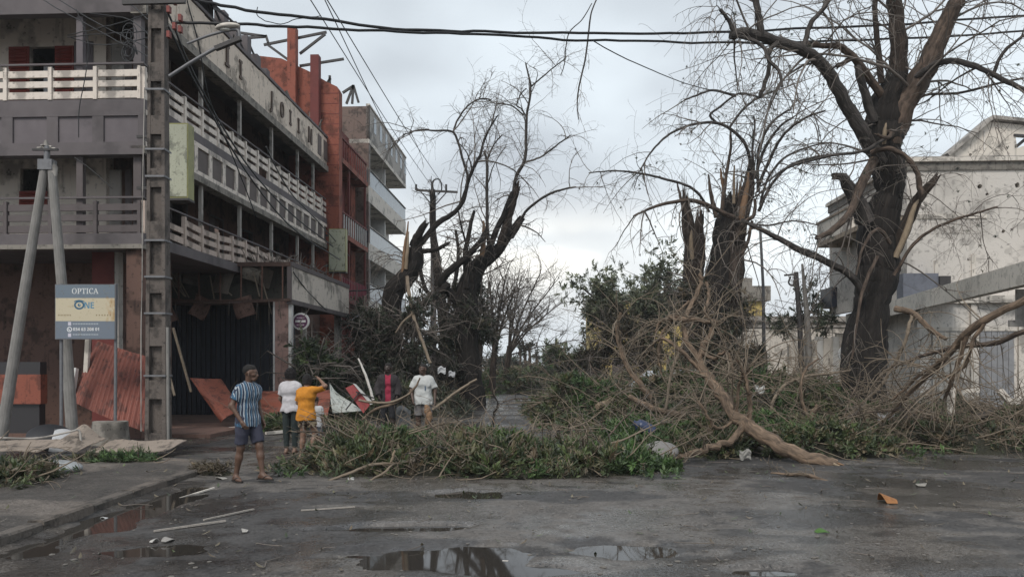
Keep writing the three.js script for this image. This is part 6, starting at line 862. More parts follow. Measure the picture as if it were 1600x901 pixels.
fallen('arching thin branch over the brush left of the big tree', [[1205, 660, 19], [1208, 628, 19], [1225, 603, 19.2], [1262, 588, 19.5], [1300, 583, 19.8], [1330, 578, 20]], [2.8, 2.6, 2.2, 1.6], M.twigPale, { n: 16, len: 1.1, r: 0.011, up: 0.2 }, 313);
fallen('bent branch standing up in the brush below the white wall', [[1262, 650, 17.5], [1254, 628, 17.5], [1252, 600, 17.6], [1260, 575, 17.7], [1280, 560, 17.8]], [3, 2.8, 2.2, 1.4], M.fallen, { n: 14, len: 1.2, r: 0.012, up: 0.2 }, 314);
fallen('sawn-looking grey stub poking up from the right brush', [[1262, 660, 17], [1270, 645, 17], [1279, 632, 17]], [4.5, 4, 4], M.fallen, null, 315);
fallen('long thin branch flat along the road edge before the right brush', [[1332, 678, 17], [1370, 668, 17], [1400, 662, 17], [1450, 680, 16.6], [1452, 682, 16.6]], [2.6, 2.6, 2.2, 1.6], M.twigPale, { n: 10, len: 0.8, r: 0.01, up: 0.2 }, 316);
fallen('thick dead limb lying under the white fence rail', [[1480, 670, 17.5], [1520, 655, 17.6], [1560, 640, 17.8], [1615, 632, 18]], [5, 5.5, 5, 4], M.limbGrey, { n: 18, len: 1.3, r: 0.014, up: 0.2 }, 317);
fallen('pale lath-like branch rising right of the man in the white shirt', [[676, 640, 17], [700, 622, 17], [724, 605, 17], [745, 592, 17]], [2.4, 2.4, 2.2, 1.6], M.twigPale, null, 318);
fallen('bent branch stretched low in front of the two men', [[566, 655, 16.8], [585, 640, 16.8], [610, 632, 16.9], [630, 622, 17], [650, 603, 17.1], [656, 590, 17.1]], [2, 2.2, 2, 1.8, 1.2], M.fallen, null, 319);
fallen('second bent branch just below it in front of the two men', [[560, 625, 16.9], [590, 629, 16.9], [615, 627, 16.9], [640, 615, 17]], [2, 2.2, 2, 1.2], M.twigPale, null, 320);
fallen('stripped orange stub standing in the heap below the white-shirt man', [[671, 662, 16.4], [669, 645, 16.4], [667, 634, 16.4]], [4.5, 5.5, 4.5], M.splint, null, 321, { butt: 5 });
fallen('thin branch along the front edge of the foreground heap', [[512, 752, 11.5], [545, 739, 11.6], [580, 726, 11.8], [615, 724, 12], [650, 716, 12.2], [690, 700, 12.5]], [2, 2.6, 2.6, 2, 1.4], M.twigPale, { n: 7, len: 0.6, r: 0.008 }, 322);
fallen('second thin branch crossing it at the front of the heap', [[575, 752, 11.5], [600, 738, 11.6], [615, 725, 11.8], [650, 720, 12.1]], [1.8, 2.2, 1.8, 1.2], M.twigPale, null, 323);
fallen('short bright peeled twig upright in the left of the heap', [[611, 722, 11.7], [614, 712, 11.7], [617, 703, 11.7]], [1.8, 2, 1.5], M.splintPale, null, 324);
fallen('leaning thin stick in the middle of the foreground heap', [[686, 745, 11.6], [697, 726, 11.8], [708, 710, 12]], [1.3, 1.3, 1], M.twigPale, null, 325);
fallen('crooked bare branch standing in the clearing left of the mound', [[770, 668, 18], [772, 645, 18], [778, 632, 18], [770, 615, 18]], [1.6, 1.6, 1.2], M.barkDark, { n: 7, len: 0.7, r: 0.01 }, 326);
fallen('slanting pale stick beside the dark foliage left of the men', [[583, 625, 24], [572, 590, 24.2], [560, 560, 24.4]], [2.4, 2.2, 1.4], M.houseGround, null, 327);
fallen('hanging dead vine dropping through the sky left of the middle tree', [[936, -10, 22], [924, 20, 22], [920, 50, 22], [914, 95, 22], [905, 135, 22], [902, 160, 22], [904, 187, 22]], [0.9, 1.3, 1.4, 1.2, 0.7], M.limbGrey, { n: 6, len: 0.9, r: 0.006, droop: 0.3 }, 328);
fallen('thin twig trailing from the cable near the hanging vine', [[925, 5, 22], [910, 30, 22], [890, 50, 22], [884, 75, 22], [882, 100, 22], [876, 118, 22]], [0.7, 0.9, 0.9, 0.6], M.limbGrey, null, 329);
// small rubbish caught in the heaps
{
  const gl = (name, label, cat, px, py, d, geo, m) => { const k = mesh(name, geo, m); k.position.copy(P(px, py, d)); return place(k, label, cat); };
  const sack = new THREE.SphereGeometry(0.3, 26, 18), p = sack.attributes.position; for (let i = 0; i < p.count; i++) { const x = p.getX(i), y = p.getY(i), z = p.getZ(i), k = 1 + 0.4 * (fbm(x * 6 + 3, y * 6 + z * 5, 4, 43) - 0.45); p.setXYZ(i, x * k * 1.1, y * 0.62 * k, z * k * 0.8); } sack.computeVertexNormals();
  gl('sack', 'dirty grey-white sack at the right end of the foreground heap', 'sack', 1030, 707, 13.4, finish(sack), mat([0.25, 0.235, 0.225], { map: 'cloth', size: 0.5 }));
  const b = new G(); b.add(new THREE.LatheGeometry([[0, 0], [0.1, 0], [0.12, 0.05], [0.13, 0.28], [0.11, 0.34], [0.05, 0.38], [0.05, 0.43], [0, 0.43]].map((q) => new THREE.Vector2(...q)), 18), new THREE.Matrix4().makeRotationZ(1.1)); gl('jerrycan', 'small blue plastic container in the leaves right of centre', 'container', 1022, 676, 15, b.l[0], mat([0.03, 0.045, 0.10], { rough: 0.4 }));
  const rag = (l, px, py, d, w, c, s) => gl('rag', l, 'rag', px, py, d, sheet(12, 12, (u, v) => V((u - 0.5) * w, (v - 0.5) * w * 0.8 + 0.12 * w * Math.sin(u * 7 + s), 0.3 * w * (fbm(u * 4 + s, v * 4, 3, 9) - 0.5)), 0.006, 1, 1), mat(c, { map: 'cloth', size: 0.5 }));
  rag('white rag caught in the brush below the splintered trunks', 1188, 609, 19, 0.22, [0.5, 0.5, 0.48], 1); rag('pale rag in the brush at the foot of the big tree', 1385, 655, 17.2, 0.35, [0.42, 0.42, 0.44], 2); rag('pale strip under the fallen trunk by the road edge', 1165, 710, 13.8, 0.2, [0.28, 0.27, 0.25], 3); rag('dirty white plastic piled behind the red-shirt person', 625, 650, 19, 0.5, [0.26, 0.26, 0.26], 4); rag('white sheet scrap beside the white-shirt man in the dark leaves', 690, 578, 24, 0.24, [0.5, 0.51, 0.52], 5); rag('second white scrap in the dark leaves further right', 706, 584, 24.5, 0.2, [0.45, 0.46, 0.48], 6); rag('white scrap under the log at the foreground heap edge', 548, 750, 11.5, 0.09, [0.5, 0.5, 0.48], 9);
}

{ // loose leaves and bits of twig blown over the road and pavement
  const rnd = mulberry(909), lf = [], g1 = leafGeo(0.11, 0.034, 0.2, 0.25), tw = new G();
  for (let i = 0; i < 1500; i++) { const d = 5.5 + 13 * rnd() ** 0.7, x = lerp(-0.72, 0.72, rnd()) * d, near = rnd(); if (d < 10.5 && near > 0.3 + 0.4 * vnoise(x * 0.8, d, 0, 31)) continue; const on = x < -4.9 && d < 13.2 ? 0.12 : groundY(x, -d); lf.push([V(x, on + 0.012, -d), 0.3 + 0.75 * rnd(), new THREE.Euler(1.45 + 0.3 * (rnd() - 0.5), rnd() * 6.28, 0.5 * (rnd() - 0.5), 'YXZ')]); if (i % 5 === 0) { const a = rnd() * 6.28, l = 0.08 + 0.3 * rnd(); tw.tube([V(x, on + 0.012, -d), V(x + l * 0.5 * Math.cos(a), on + 0.02, -d + l * 0.5 * Math.sin(a)), V(x + l * Math.cos(a + 0.3), on + 0.012, -d + l * Math.sin(a + 0.3))], [0.006, 0.003], 4, { capMin: 9 }); } }
  const t = thing('leaf_litter', 'loose leaves and twig bits scattered over road and pavement', 'leaf litter'); t.userData.kind = 'stuff'; foliage('leaves', lf, [g1], [...browns, ...browns, ...greens], rnd, t); const k = tw.build('twigs', M.twig, t); k.userData.kind = 'stuff';
}

{ // thicker broken limbs thrown over the heaps
  const limbs = (label, group, n, x0, x1, d0, d1, h, L, r, seed) => { const rnd = mulberry(seed); for (let i = 0; i < n; i++) {
    const x = lerp(x0, x1, rnd()), d = lerp(d0, d1, rnd()), a = (rnd() - 0.5) * 2.4 + (rnd() > 0.5 ? Math.PI : 0), l = L * (0.5 + 0.9 * rnd()), t = thing('broken_limb', label, 'branch', [x, h * (0.5 + 0.5 * rnd()), -d], 0, group), dir = V(Math.cos(a), 0.05 + 0.5 * rnd() * (i % 2), Math.sin(a) * 0.7).normalize(), pts = [V(0, 0, 0)];
    for (let k = 1; k <= 6; k++) { dir.addScaledVector(rv(rnd), 0.22).normalize(); pts.push(pts[k - 1].clone().addScaledVector(dir, l / 6)); pts[k].y = Math.max(pts[k].y, 0.06 - t.position.y); }
    const R = r * (0.6 + 0.8 * rnd()), m = [M.fallen, M.limb, M.twigPale, M.limbGrey][i % 4]; new G().add(tube(curve(pts, 16), [R, R * 0.75, R * 0.4], 8, { rough: 0.14, seed: i + seed })).build('stem', m, t);
    const tw = new G(); spawn(tw, pts, pts.map(() => R * 0.6), { n: 6, len: l * 0.45, r: R * 0.35, depth: 1, sub: 3, floor: 0.04 - t.position.y, up: 0.2, steps: 7 }, rnd); tw.build('twigs', M.twig, t).userData.kind = 'stuff';
    if (i % 3 === 0) new G().tube([pts[0].clone().addScaledVector(dir, 0.05), pts[0].clone().sub(pts[1].clone().sub(pts[0]).normalize().multiplyScalar(R * 2.5))], [R * 0.7, R * 0.1], 6, { rough: 0.3, seed: i }).build('torn_end', M.splintPale, t);
  } };
  limbs('bare broken limb sticking out of the foreground leaf heap', 'bare limbs in the foreground heap', 11, -2.6, 1.8, 12.3, 14.4, 0.42, 1.3, 0.022, 501);
  limbs('bare broken limb lying in the brush right of the fallen trunk', 'bare limbs in the right brush', 14, 4.5, 12, 16, 19.5, 0.5, 1.9, 0.03, 502);
  limbs('bare broken limb on the mound behind the clearing', 'bare limbs on the street mound', 12, 1.2, 6.5, 21, 31, 0.9, 2.2, 0.035, 503);
}
// ------------------------------------------------------------------ people
function blend(prims, k) {                                   // smooth union of tapered capsules and ellipsoids
  const ps = prims.map((p) => p.e ? { c: p.e, r: p.r } : { a: p[0], b: p[1], ra: p[2], rb: p[3] ?? p[2], ab: p[1].clone().sub(p[0]), l2: Math.max(1e-9, p[0].distanceToSquared(p[1])) });
  return (x, y, z) => {
    let d = 1e9;
    for (const p of ps) {
      let q;
      if (p.c) { const X = (x - p.c.x) / p.r[0], Y = (y - p.c.y) / p.r[1], Z = (z - p.c.z) / p.r[2], l = Math.hypot(X, Y, Z); q = (l - 1) * Math.min(...p.r); }
      else { const X = x - p.a.x, Y = y - p.a.y, Z = z - p.a.z, t = clamp((X * p.ab.x + Y * p.ab.y + Z * p.ab.z) / p.l2); q = Math.hypot(X - p.ab.x * t, Y - p.ab.y * t, Z - p.ab.z * t) - lerp(p.ra, p.rb, t); }
      if (q > d + k) continue; if (q < d - k) { d = q; continue; }
      const h = 0.5 + 0.5 * (d - q) / k; d = lerp(d, q, h) - k * h * (1 - h);
    }
    return d;
  };
}
function bounds(prims, pad) { const b = new THREE.Box3(); for (const p of prims) { if (p.e) { b.expandByPoint(p.e.clone().add(V(...p.r))); b.expandByPoint(p.e.clone().sub(V(...p.r))); } else for (const [c, r] of [[p[0], p[2]], [p[1], p[3] ?? p[2]]]) { b.expandByPoint(c.clone().addScalar(r)); b.expandByPoint(c.clone().addScalar(-r)); } } return b.expandByScalar(pad); }
function surface(f, box, cell) {                             // surface nets
  const s = box.getSize(V()), nx = Math.ceil(s.x / cell) + 2, ny = Math.ceil(s.y / cell) + 2, nz = Math.ceil(s.z / cell) + 2, o = box.min.clone().addScalar(-cell * 0.5), v = new Float32Array(nx * ny * nz), id = new Int32Array(nx * ny * nz).fill(-1), I = (i, j, k) => (k * ny + j) * nx + i;
  for (let k = 0; k < nz; k++) for (let j = 0; j < ny; j++) for (let i = 0; i < nx; i++) v[I(i, j, k)] = f(o.x + i * cell, o.y + j * cell, o.z + k * cell);
  const pos = [], ix = [], C = [[0, 0, 0], [1, 0, 0], [0, 1, 0], [1, 1, 0], [0, 0, 1], [1, 0, 1], [0, 1, 1], [1, 1, 1]], E = [[0, 1], [2, 3], [4, 5], [6, 7], [0, 2], [1, 3], [4, 6], [5, 7], [0, 4], [1, 5], [2, 6], [3, 7]];
  for (let k = 0; k + 1 < nz; k++) for (let j = 0; j + 1 < ny; j++) for (let i = 0; i + 1 < nx; i++) {
    const c = C.map(([a, b, d]) => v[I(i + a, j + b, k + d)]); let m = 0; for (let q = 0; q < 8; q++) if (c[q] < 0) m |= 1 << q; if (m === 0 || m === 255) continue;
    let n = 0, x = 0, y = 0, z = 0; for (const [a, b] of E) if ((c[a] < 0) !== (c[b] < 0)) { const t = c[a] / (c[a] - c[b]); x += lerp(C[a][0], C[b][0], t); y += lerp(C[a][1], C[b][1], t); z += lerp(C[a][2], C[b][2], t); n++; }
    id[I(i, j, k)] = pos.length / 3; pos.push(o.x + (i + x / n) * cell, o.y + (j + y / n) * cell, o.z + (k + z / n) * cell);
  }
  const quad = (a, b, c, d, flip) => { if (a < 0 || b < 0 || c < 0 || d < 0) return; flip ? ix.push(a, c, b, a, d, c) : ix.push(a, b, c, a, c, d); };
  for (let k = 1; k + 1 < nz; k++) for (let j = 1; j + 1 < ny; j++) for (let i = 1; i + 1 < nx; i++) {
    const a = v[I(i, j, k)] < 0;
    if (a !== v[I(i + 1, j, k)] < 0) quad(id[I(i, j - 1, k - 1)], id[I(i, j, k - 1)], id[I(i, j, k)], id[I(i, j - 1, k)], !a);
    if (a !== v[I(i, j + 1, k)] < 0) quad(id[I(i - 1, j, k - 1)], id[I(i - 1, j, k)], id[I(i, j, k)], id[I(i, j, k - 1)], !a);
    if (a !== v[I(i, j, k + 1)] < 0) quad(id[I(i - 1, j - 1, k)], id[I(i, j - 1, k)], id[I(i, j, k)], id[I(i - 1, j, k)], !a);
  }
  const g = new THREE.BufferGeometry(); g.setAttribute('position', new THREE.Float32BufferAttribute(pos, 3)); g.setIndex(ix); g.computeVertexNormals();
  const uv = []; for (let i = 0; i < pos.length; i += 3) uv.push(pos[i], pos[i + 1]); g.setAttribute('uv', new THREE.Float32BufferAttribute(uv, 2)); return finish(g);
}
// joints in the person's own frame (facing +z, the person's left at +x); s scales a 1.72 m figure
const rest = { pelvis: [0, 0.93, 0], chest: [0, 1.24, 0], neck: [0, 1.44, -0.005], head: [0, 1.59, 0.02], sL: [0.158, 1.352, 0], sR: [-0.158, 1.352, 0], eL: [0.215, 1.08, -0.02], eR: [-0.215, 1.08, -0.02], wL: [0.24, 0.86, 0.06], wR: [-0.24, 0.86, 0.06], hL: [0.09, 0.90, 0], hR: [-0.09, 0.90, 0], kL: [0.10, 0.49, 0.02], kR: [-0.10, 0.49, 0.02], aL: [0.10, 0.075, 0], aR: [-0.10, 0.075, 0], look: 0, tilt: 0 };
function person(label, pos, turn, s, pose, look, o) {
  const J = {}; for (const k in rest) J[k] = Array.isArray(rest[k]) ? V(...(pose[k] ?? rest[k])) : pose[k] ?? rest[k];
  const t = thing('person', label, 'person', pos, turn, o.group); t.scale.setScalar(s);
  const w = o.girth ?? 1, cap = (a, b, ra, rb) => [a, b, ra, rb], mid = (a, b, q = 0.5) => a.clone().lerp(b, q), out = (v, x, y = 0, z = 0) => v.clone().add(V(x, y, z));
  const across = J.sL.clone().sub(J.sR).normalize();
  const ax = (c, r) => [c.clone().addScaledVector(across, -r), c.clone().addScaledVector(across, r)];
  const torso = (g) => [cap(...ax(out(J.neck, 0, -0.085), 0.088 * w), 0.062 * w + g), cap(out(J.neck, 0, -0.01), J.sL.clone().lerp(J.neck, 0.12), 0.045, 0.046 * w + g * 0.8), cap(out(J.neck, 0, -0.01), J.sR.clone().lerp(J.neck, 0.12), 0.045, 0.046 * w + g * 0.8), cap(...ax(out(J.chest, 0, 0.03), 0.075 * w), 0.108 * w + g), cap(...ax(mid(J.chest, J.pelvis, 0.5), 0.055 * w), 0.095 * w + g), cap(...ax(J.pelvis, 0.065 * w), 0.105 * w + g)];
  const arm = (S, E, W2, g) => [cap(S, E, 0.047 * w + g, 0.039 * w + g), cap(E, W2, 0.040 * w + g, 0.026 + g)];
  const leg = (H2, K, A, g) => [cap(H2, K, 0.085 * w + g, 0.055 * w + g), cap(K, mid(K, A, 0.35), 0.053 * w + g, 0.053 * w + g), cap(mid(K, A, 0.35), A, 0.053 * w + g, 0.032 + g)];
  // head with a face
  const hy = J.look, fwd = V(Math.sin(hy) * Math.cos(J.tilt), -Math.sin(J.tilt), Math.cos(hy) * Math.cos(J.tilt)), rt = V(Math.cos(hy), 0, -Math.sin(hy)), upv = fwd.clone().cross(rt).normalize();
  const H3 = (x, y, z) => J.head.clone().addScaledVector(rt, x).addScaledVector(upv, y).addScaledVector(fwd, z);
  const skull = [cap(H3(0, 0.035, -0.018), H3(0, 0.035, 0.012), 0.082, 0.080), cap(H3(0, -0.02, 0.035), H3(0, -0.06, 0.045), 0.056, 0.042), cap(H3(-0.022, -0.085, 0.055), H3(0.022, -0.085, 0.055), 0.020), cap(H3(-0.03, 0.028, 0.077), H3(0.03, 0.028, 0.077), 0.014), cap(H3(0, 0.022, 0.088), H3(0, -0.022, 0.106), 0.009, 0.014), cap(H3(-0.014, -0.026, 0.097), H3(0.014, -0.026, 0.097), 0.010), cap(H3(-0.02, -0.052, 0.085), H3(0.02, -0.052, 0.085), 0.010), cap(H3(-0.018, -0.064, 0.083), H3(0.018, -0.064, 0.083), 0.009), cap(H3(-0.078, 0.012, -0.005), H3(-0.088, -0.025, 0.0), 0.010, 0.008), cap(H3(0.078, 0.012, -0.005), H3(0.088, -0.025, 0.0), 0.010, 0.008), cap(H3(0.045, -0.012, 0.066), H3(0.05, -0.012, 0.05), 0.018), cap(H3(-0.045, -0.012, 0.066), H3(-0.05, -0.012, 0.05), 0.018), cap(J.neck, H3(0, -0.05, -0.015), 0.053 * w, 0.05)];
  const eyes = (x, y, z) => { let d = 1e9; for (const sx of [-1, 1]) { const q = H3(sx * 0.031, 0.006, 0.092); d = Math.min(d, Math.hypot(x - q.x, y - q.y, z - q.z) - 0.0125); } return d; };
  const fh = blend(skull, 0.022); const headGeo = surface((x, y, z) => { const a = fh(x, y, z), b = -eyes(x, y, z), k = 0.012, h = clamp(0.5 - 0.5 * (a - b) / k * -1); return Math.max(a, b) + 0 * h; }, bounds(skull, 0.03), 0.0045);
  // hands: palm, four unequal bent fingers, thumb from the side of the palm
  const hand = (E, W2, side, curl) => {
    const d = W2.clone().sub(E).normalize(), n0 = V(side > 0 ? -1 : 1, 0, 0), n = n0.addScaledVector(d, -n0.dot(d)).normalize(), l = d.clone().cross(n).multiplyScalar(side).normalize();
    const q = (a, b, c) => W2.clone().addScaledVector(d, a).addScaledVector(l, b).addScaledVector(n, c), pr = [cap(q(0.0, 0, 0), q(0.03, 0, 0), 0.024, 0.027)];
    for (const b of [-0.024, -0.008, 0.008, 0.024]) pr.push(cap(q(0.025, b * 0.8, 0), q(0.085, b, 0), 0.014, 0.012));
    const pa = blend(pr, 0.02), fs = []; [[-0.027, 0.060], [-0.009, 0.074], [0.009, 0.080], [0.027, 0.070]].forEach(([b, L]) => { let a = q(0.085, b, 0), ang = curl * 0.5; for (let k = 0; k < 3; k++) { const e = a.clone().addScaledVector(d, Math.cos(ang) * L * [0.45, 0.32, 0.23][k]).addScaledVector(n, Math.sin(ang) * L * [0.45, 0.32, 0.23][k]); fs.push(cap(a, e, 0.0088 - k * 0.0008, 0.008 - k * 0.0008)); a = e; ang += curl; } });
    const tb = [cap(q(0.02, 0.024, 0.004), q(0.055, 0.046, 0.018), 0.012, 0.010), cap(q(0.055, 0.046, 0.018), q(0.088, 0.050, 0.032), 0.010, 0.008)], ff = blend([...fs, ...tb], 0.004);
    return surface((x, y, z) => Math.min(pa(x, y, z), ff(x, y, z)), bounds([...pr, ...fs, ...tb], 0.008), 0.004);
  };
  const foot = (A, K, dir) => [cap(out(A, 0, -0.035, 0).addScaledVector(dir, -0.045), out(A, 0, -0.045, 0).addScaledVector(dir, 0.09), 0.036, 0.030), cap(out(A, 0, -0.045, 0).addScaledVector(dir, 0.09), out(A, 0, -0.055, 0).addScaledVector(dir, 0.17), 0.034, 0.018), cap(A, out(A, 0, -0.03, 0).addScaledVector(dir, 0.05), 0.034, 0.030)];
  const fdir = (a) => V(Math.sin(a ?? 0), 0, Math.cos(a ?? 0));
  const body = [...torso(0), ...arm(J.sL, J.eL, J.wL, 0), ...arm(J.sR, J.eR, J.wR, 0), ...leg(J.hL, J.kL, J.aL, 0), ...leg(J.hR, J.kR, J.aR, 0), ...foot(J.aL, J.kL, fdir(pose.fL)), ...foot(J.aR, J.kR, fdir(pose.fR)), cap(out(J.neck, 0, -0.04), out(J.neck, 0, 0.05, 0.005), 0.056 * w, 0.05 * w)];
  const parts = [surface(blend(body, 0.035), bounds(body, 0.03), 0.012), headGeo, hand(J.eL, J.wL, 1, pose.cL ?? 0.45), hand(J.eR, J.wR, -1, pose.cR ?? 0.45)];
  mesh('body', mergeGeometries(parts), mat(look.skin, { rough: 0.5, map: 'plain', size: 0.3 }), t);
  { const ew = new G(), ep = new G(), br = new G(); for (const sx of [-1, 1]) { const e = new THREE.SphereGeometry(0.0105, 10, 8); ew.add(e, new THREE.Matrix4().setPosition(H3(sx * 0.031, 0.006, 0.0825))); const p = new THREE.SphereGeometry(0.006, 8, 6); ep.add(p, new THREE.Matrix4().setPosition(H3(sx * 0.031, 0.006, 0.0905))); br.tube([H3(sx * 0.015, 0.028, 0.092), H3(sx * 0.032, 0.033, 0.09), H3(sx * 0.05, 0.027, 0.078)], 0.004, 5); } ew.build('eyes', mat([0.30, 0.27, 0.24], { rough: 0.3 }), t); ep.build('pupils', M.dark, t); br.build('eyebrows', mat([0.012, 0.01, 0.009]), t); }
  // hair
  const hr = [cap(H3(0, 0.052, -0.028), H3(0, 0.056, 0.008), 0.085, 0.078)]; for (const q of o.hair ?? []) hr.push(cap(H3(...q[0]), H3(...q[1]), q[2], q[3]));
  const fa = blend(hr, 0.03); mesh('hair', surface((x, y, z) => { const q = V(x, y, z).sub(J.head), yy = q.dot(upv), zz = q.dot(fwd); return Math.max(fa(x, y, z) + (o.curly ?? 0.004) * (fbm(x * 60, y * 60 + z * 50, 2, 3) - 0.5), Math.min(0.055 - yy + Math.max(0, 0.02 - zz) * 0, 1) > 0 && zz > 0.062 - Math.max(0, yy - 0.06) * 0.2 ? 0.02 : -1, o.hairLow !== undefined ? o.hairLow - yy : Math.min(-(yy - 0.055), -(0.0 - 0) + 1) < 0 ? -1 : zz > -0.01 ? 0.055 - yy : -0.04 - yy); }, bounds(hr, 0.02), 0.006), mat(look.hair ?? [0.012, 0.010, 0.009], { rough: 0.8, bump: 'plainB', size: 0.15, bs: 0.01 }), t);
  // clothes follow the body
  const wr = (x, y, z, a = 0.03) => a * (fbm(x * 11 + y * 7 + 3, y * 8 - x * 6 + z * 9, 3, o.seed ?? 5) - 0.5);
  const cutArm = (S, E, q) => { const n = E.clone().sub(S).normalize(), c = mid(S, E, q); return (x, y, z) => (x - c.x) * n.x + (y - c.y) * n.y + (z - c.z) * n.z; };
  const shirt = (name, g, m, hem, sleeve, neckY, extra) => {
    const tor = blend([...torso(g), cap(...ax(out(J.pelvis, 0, -0.08 + Math.max(0, (0.93 - 0.08) - hem) * -0.5), 0.07 * w), 0.105 * w + g * 1.3)], 0.06), L = blend(arm(J.sL, J.eL, J.wL, g * 1.15), 0.02), R2 = blend(arm(J.sR, J.eR, J.wR, g * 1.15), 0.02), cl = sleeve > 1 ? cutArm(J.eL, J.wL, sleeve - 1) : cutArm(J.sL, J.eL, sleeve), cr = sleeve > 1 ? cutArm(J.eR, J.wR, sleeve - 1) : cutArm(J.sR, J.eR, sleeve), pr = [...torso(g), ...arm(J.sL, J.eL, J.wL, g), ...arm(J.sR, J.eR, J.wR, g), cap(out(J.pelvis, 0, -0.1), out(J.pelvis, 0, -0.15), 0.1)];
    const f = (x, y, z) => { const a = Math.max(tor(x, y, z), hem + 0.012 * Math.sin(x * 22 + z * 18) - y, y - neckY - 0.02 * Math.abs(x) / 0.1), b = sleeve > 0 ? Math.max(L(x, y, z), cl(x, y, z)) : 9, c = sleeve > 0 ? Math.max(R2(x, y, z), cr(x, y, z)) : 9, k = 0.03; let d = a; for (const q of [b, c]) { const h = clamp(0.5 + 0.5 * (d - q) / k); d = lerp(d, q, h) - k * h * (1 - h); } d = Math.max(d, y - neckY - 0.015); return (extra ? Math.max(d, extra(x, y, z)) : d) + wr(x, y, z); };
    const geo = surface(f, bounds(pr, 0.05), 0.011), p = geo.attributes.position, uv = geo.attributes.uv; for (let i = 0; i < p.count; i++) { const q = V(p.getX(i), p.getY(i), p.getZ(i)).sub(J.chest), u = q.dot(across), v = V().crossVectors(across, V(0, 1, 0)).dot(q); uv.setXY(i, (Math.abs(v) > 0.02 ? u + 0.3 * Math.sign(u) * Math.max(0, 0.1 - Math.abs(v)) : u), p.getY(i)); }
    return mesh(name, geo, m, t);
  };
  const shorts = (name, g, m, top, q, flare = 1) => {
    const A = blend([cap(J.hL, mid(J.kL, J.aL, Math.max(0, q - 1)), 0.085 * w + g, (q > 1 ? 0.045 : 0.055) * w + g * flare), cap(J.hL, J.kL, 0.088 * w + g, 0.057 * w + g * flare)], 0.02), B = blend([cap(J.hR, mid(J.kR, J.aR, Math.max(0, q - 1)), 0.085 * w + g, (q > 1 ? 0.045 : 0.055) * w + g * flare), cap(J.hR, J.kR, 0.088 * w + g, 0.057 * w + g * flare)], 0.02);
    const ca = q > 1 ? cutArm(J.kL, J.aL, q - 1) : cutArm(J.hL, J.kL, q), cb = q > 1 ? cutArm(J.kR, J.aR, q - 1) : cutArm(J.hR, J.kR, q), hip = blend([cap(...ax(J.pelvis, 0.067 * w), 0.107 * w + g * 0.7), cap(...ax(out(J.pelvis, 0, 0.1), 0.06 * w), 0.098 * w + g * 0.6)], 0.03), pr = [cap(J.hL, q > 1 ? J.aL : J.kL, 0.12), cap(J.hR, q > 1 ? J.aR : J.kR, 0.12), cap(...ax(J.pelvis, 0.08), 0.14), cap(...ax(out(J.pelvis, 0, 0.12), 0.08), 0.12)];
    return mesh(name, surface((x, y, z) => { const a = Math.max(A(x, y, z), ca(x, y, z)), b = Math.max(B(x, y, z), cb(x, y, z)); const l = Math.min(a, b), h = hip(x, y, z), k = 0.03, tt = clamp(0.5 + 0.5 * (l - h) / k); return Math.max(lerp(l, h, tt) - k * tt * (1 - tt), y - top) + wr(x, y, z, 0.024); }, bounds(pr, 0.03), 0.011), m, t);
  };
  const sandals = (m) => { for (const [A, a] of [[J.aL, pose.fL], [J.aR, pose.fR]]) { const d = fdir(a), r = d.clone().cross(V(0, 1, 0)), g = new G(), sh = new THREE.Shape(); sh.moveTo(-0.03, -0.09); sh.quadraticCurveTo(-0.045, 0.02, -0.048, 0.12); sh.quadraticCurveTo(-0.03, 0.205, 0.0, 0.205); sh.quadraticCurveTo(0.045, 0.2, 0.048, 0.1); sh.quadraticCurveTo(0.04, 0, 0.03, -0.09); sh.quadraticCurveTo(0, -0.115, -0.03, -0.09); const e = new THREE.ExtrudeGeometry(sh, { depth: 0.018, bevelEnabled: false }); e.applyMatrix4(new THREE.Matrix4().makeBasis(r, d, r.clone().cross(d)).setPosition(A.x, A.y - 0.078 + (r.clone().cross(d).y < 0 ? 0.018 : 0), A.z)); g.add(e); for (const sx of [-1, 1]) g.tube(curve([A.clone().addScaledVector(d, 0.13).add(V(0, -0.028, 0)), A.clone().addScaledVector(d, 0.09).addScaledVector(r, sx * 0.034).add(V(0, -0.018, 0)), A.clone().addScaledVector(d, 0.04).addScaledVector(r, sx * 0.045).add(V(0, -0.06, 0))], 6), 0.007, 5); g.build('sandal', m, t); } };
  return { t, J, shirt, shorts, sandals, cap, out };
}
const ground = (px, d) => { const q = P(px, 0, d); return [q.x, groundY(q.x, q.z), q.z]; };
const cloth = (c, sz = 0.5) => mat(c, { map: 'cloth', size: sz, rough: 0.9 });
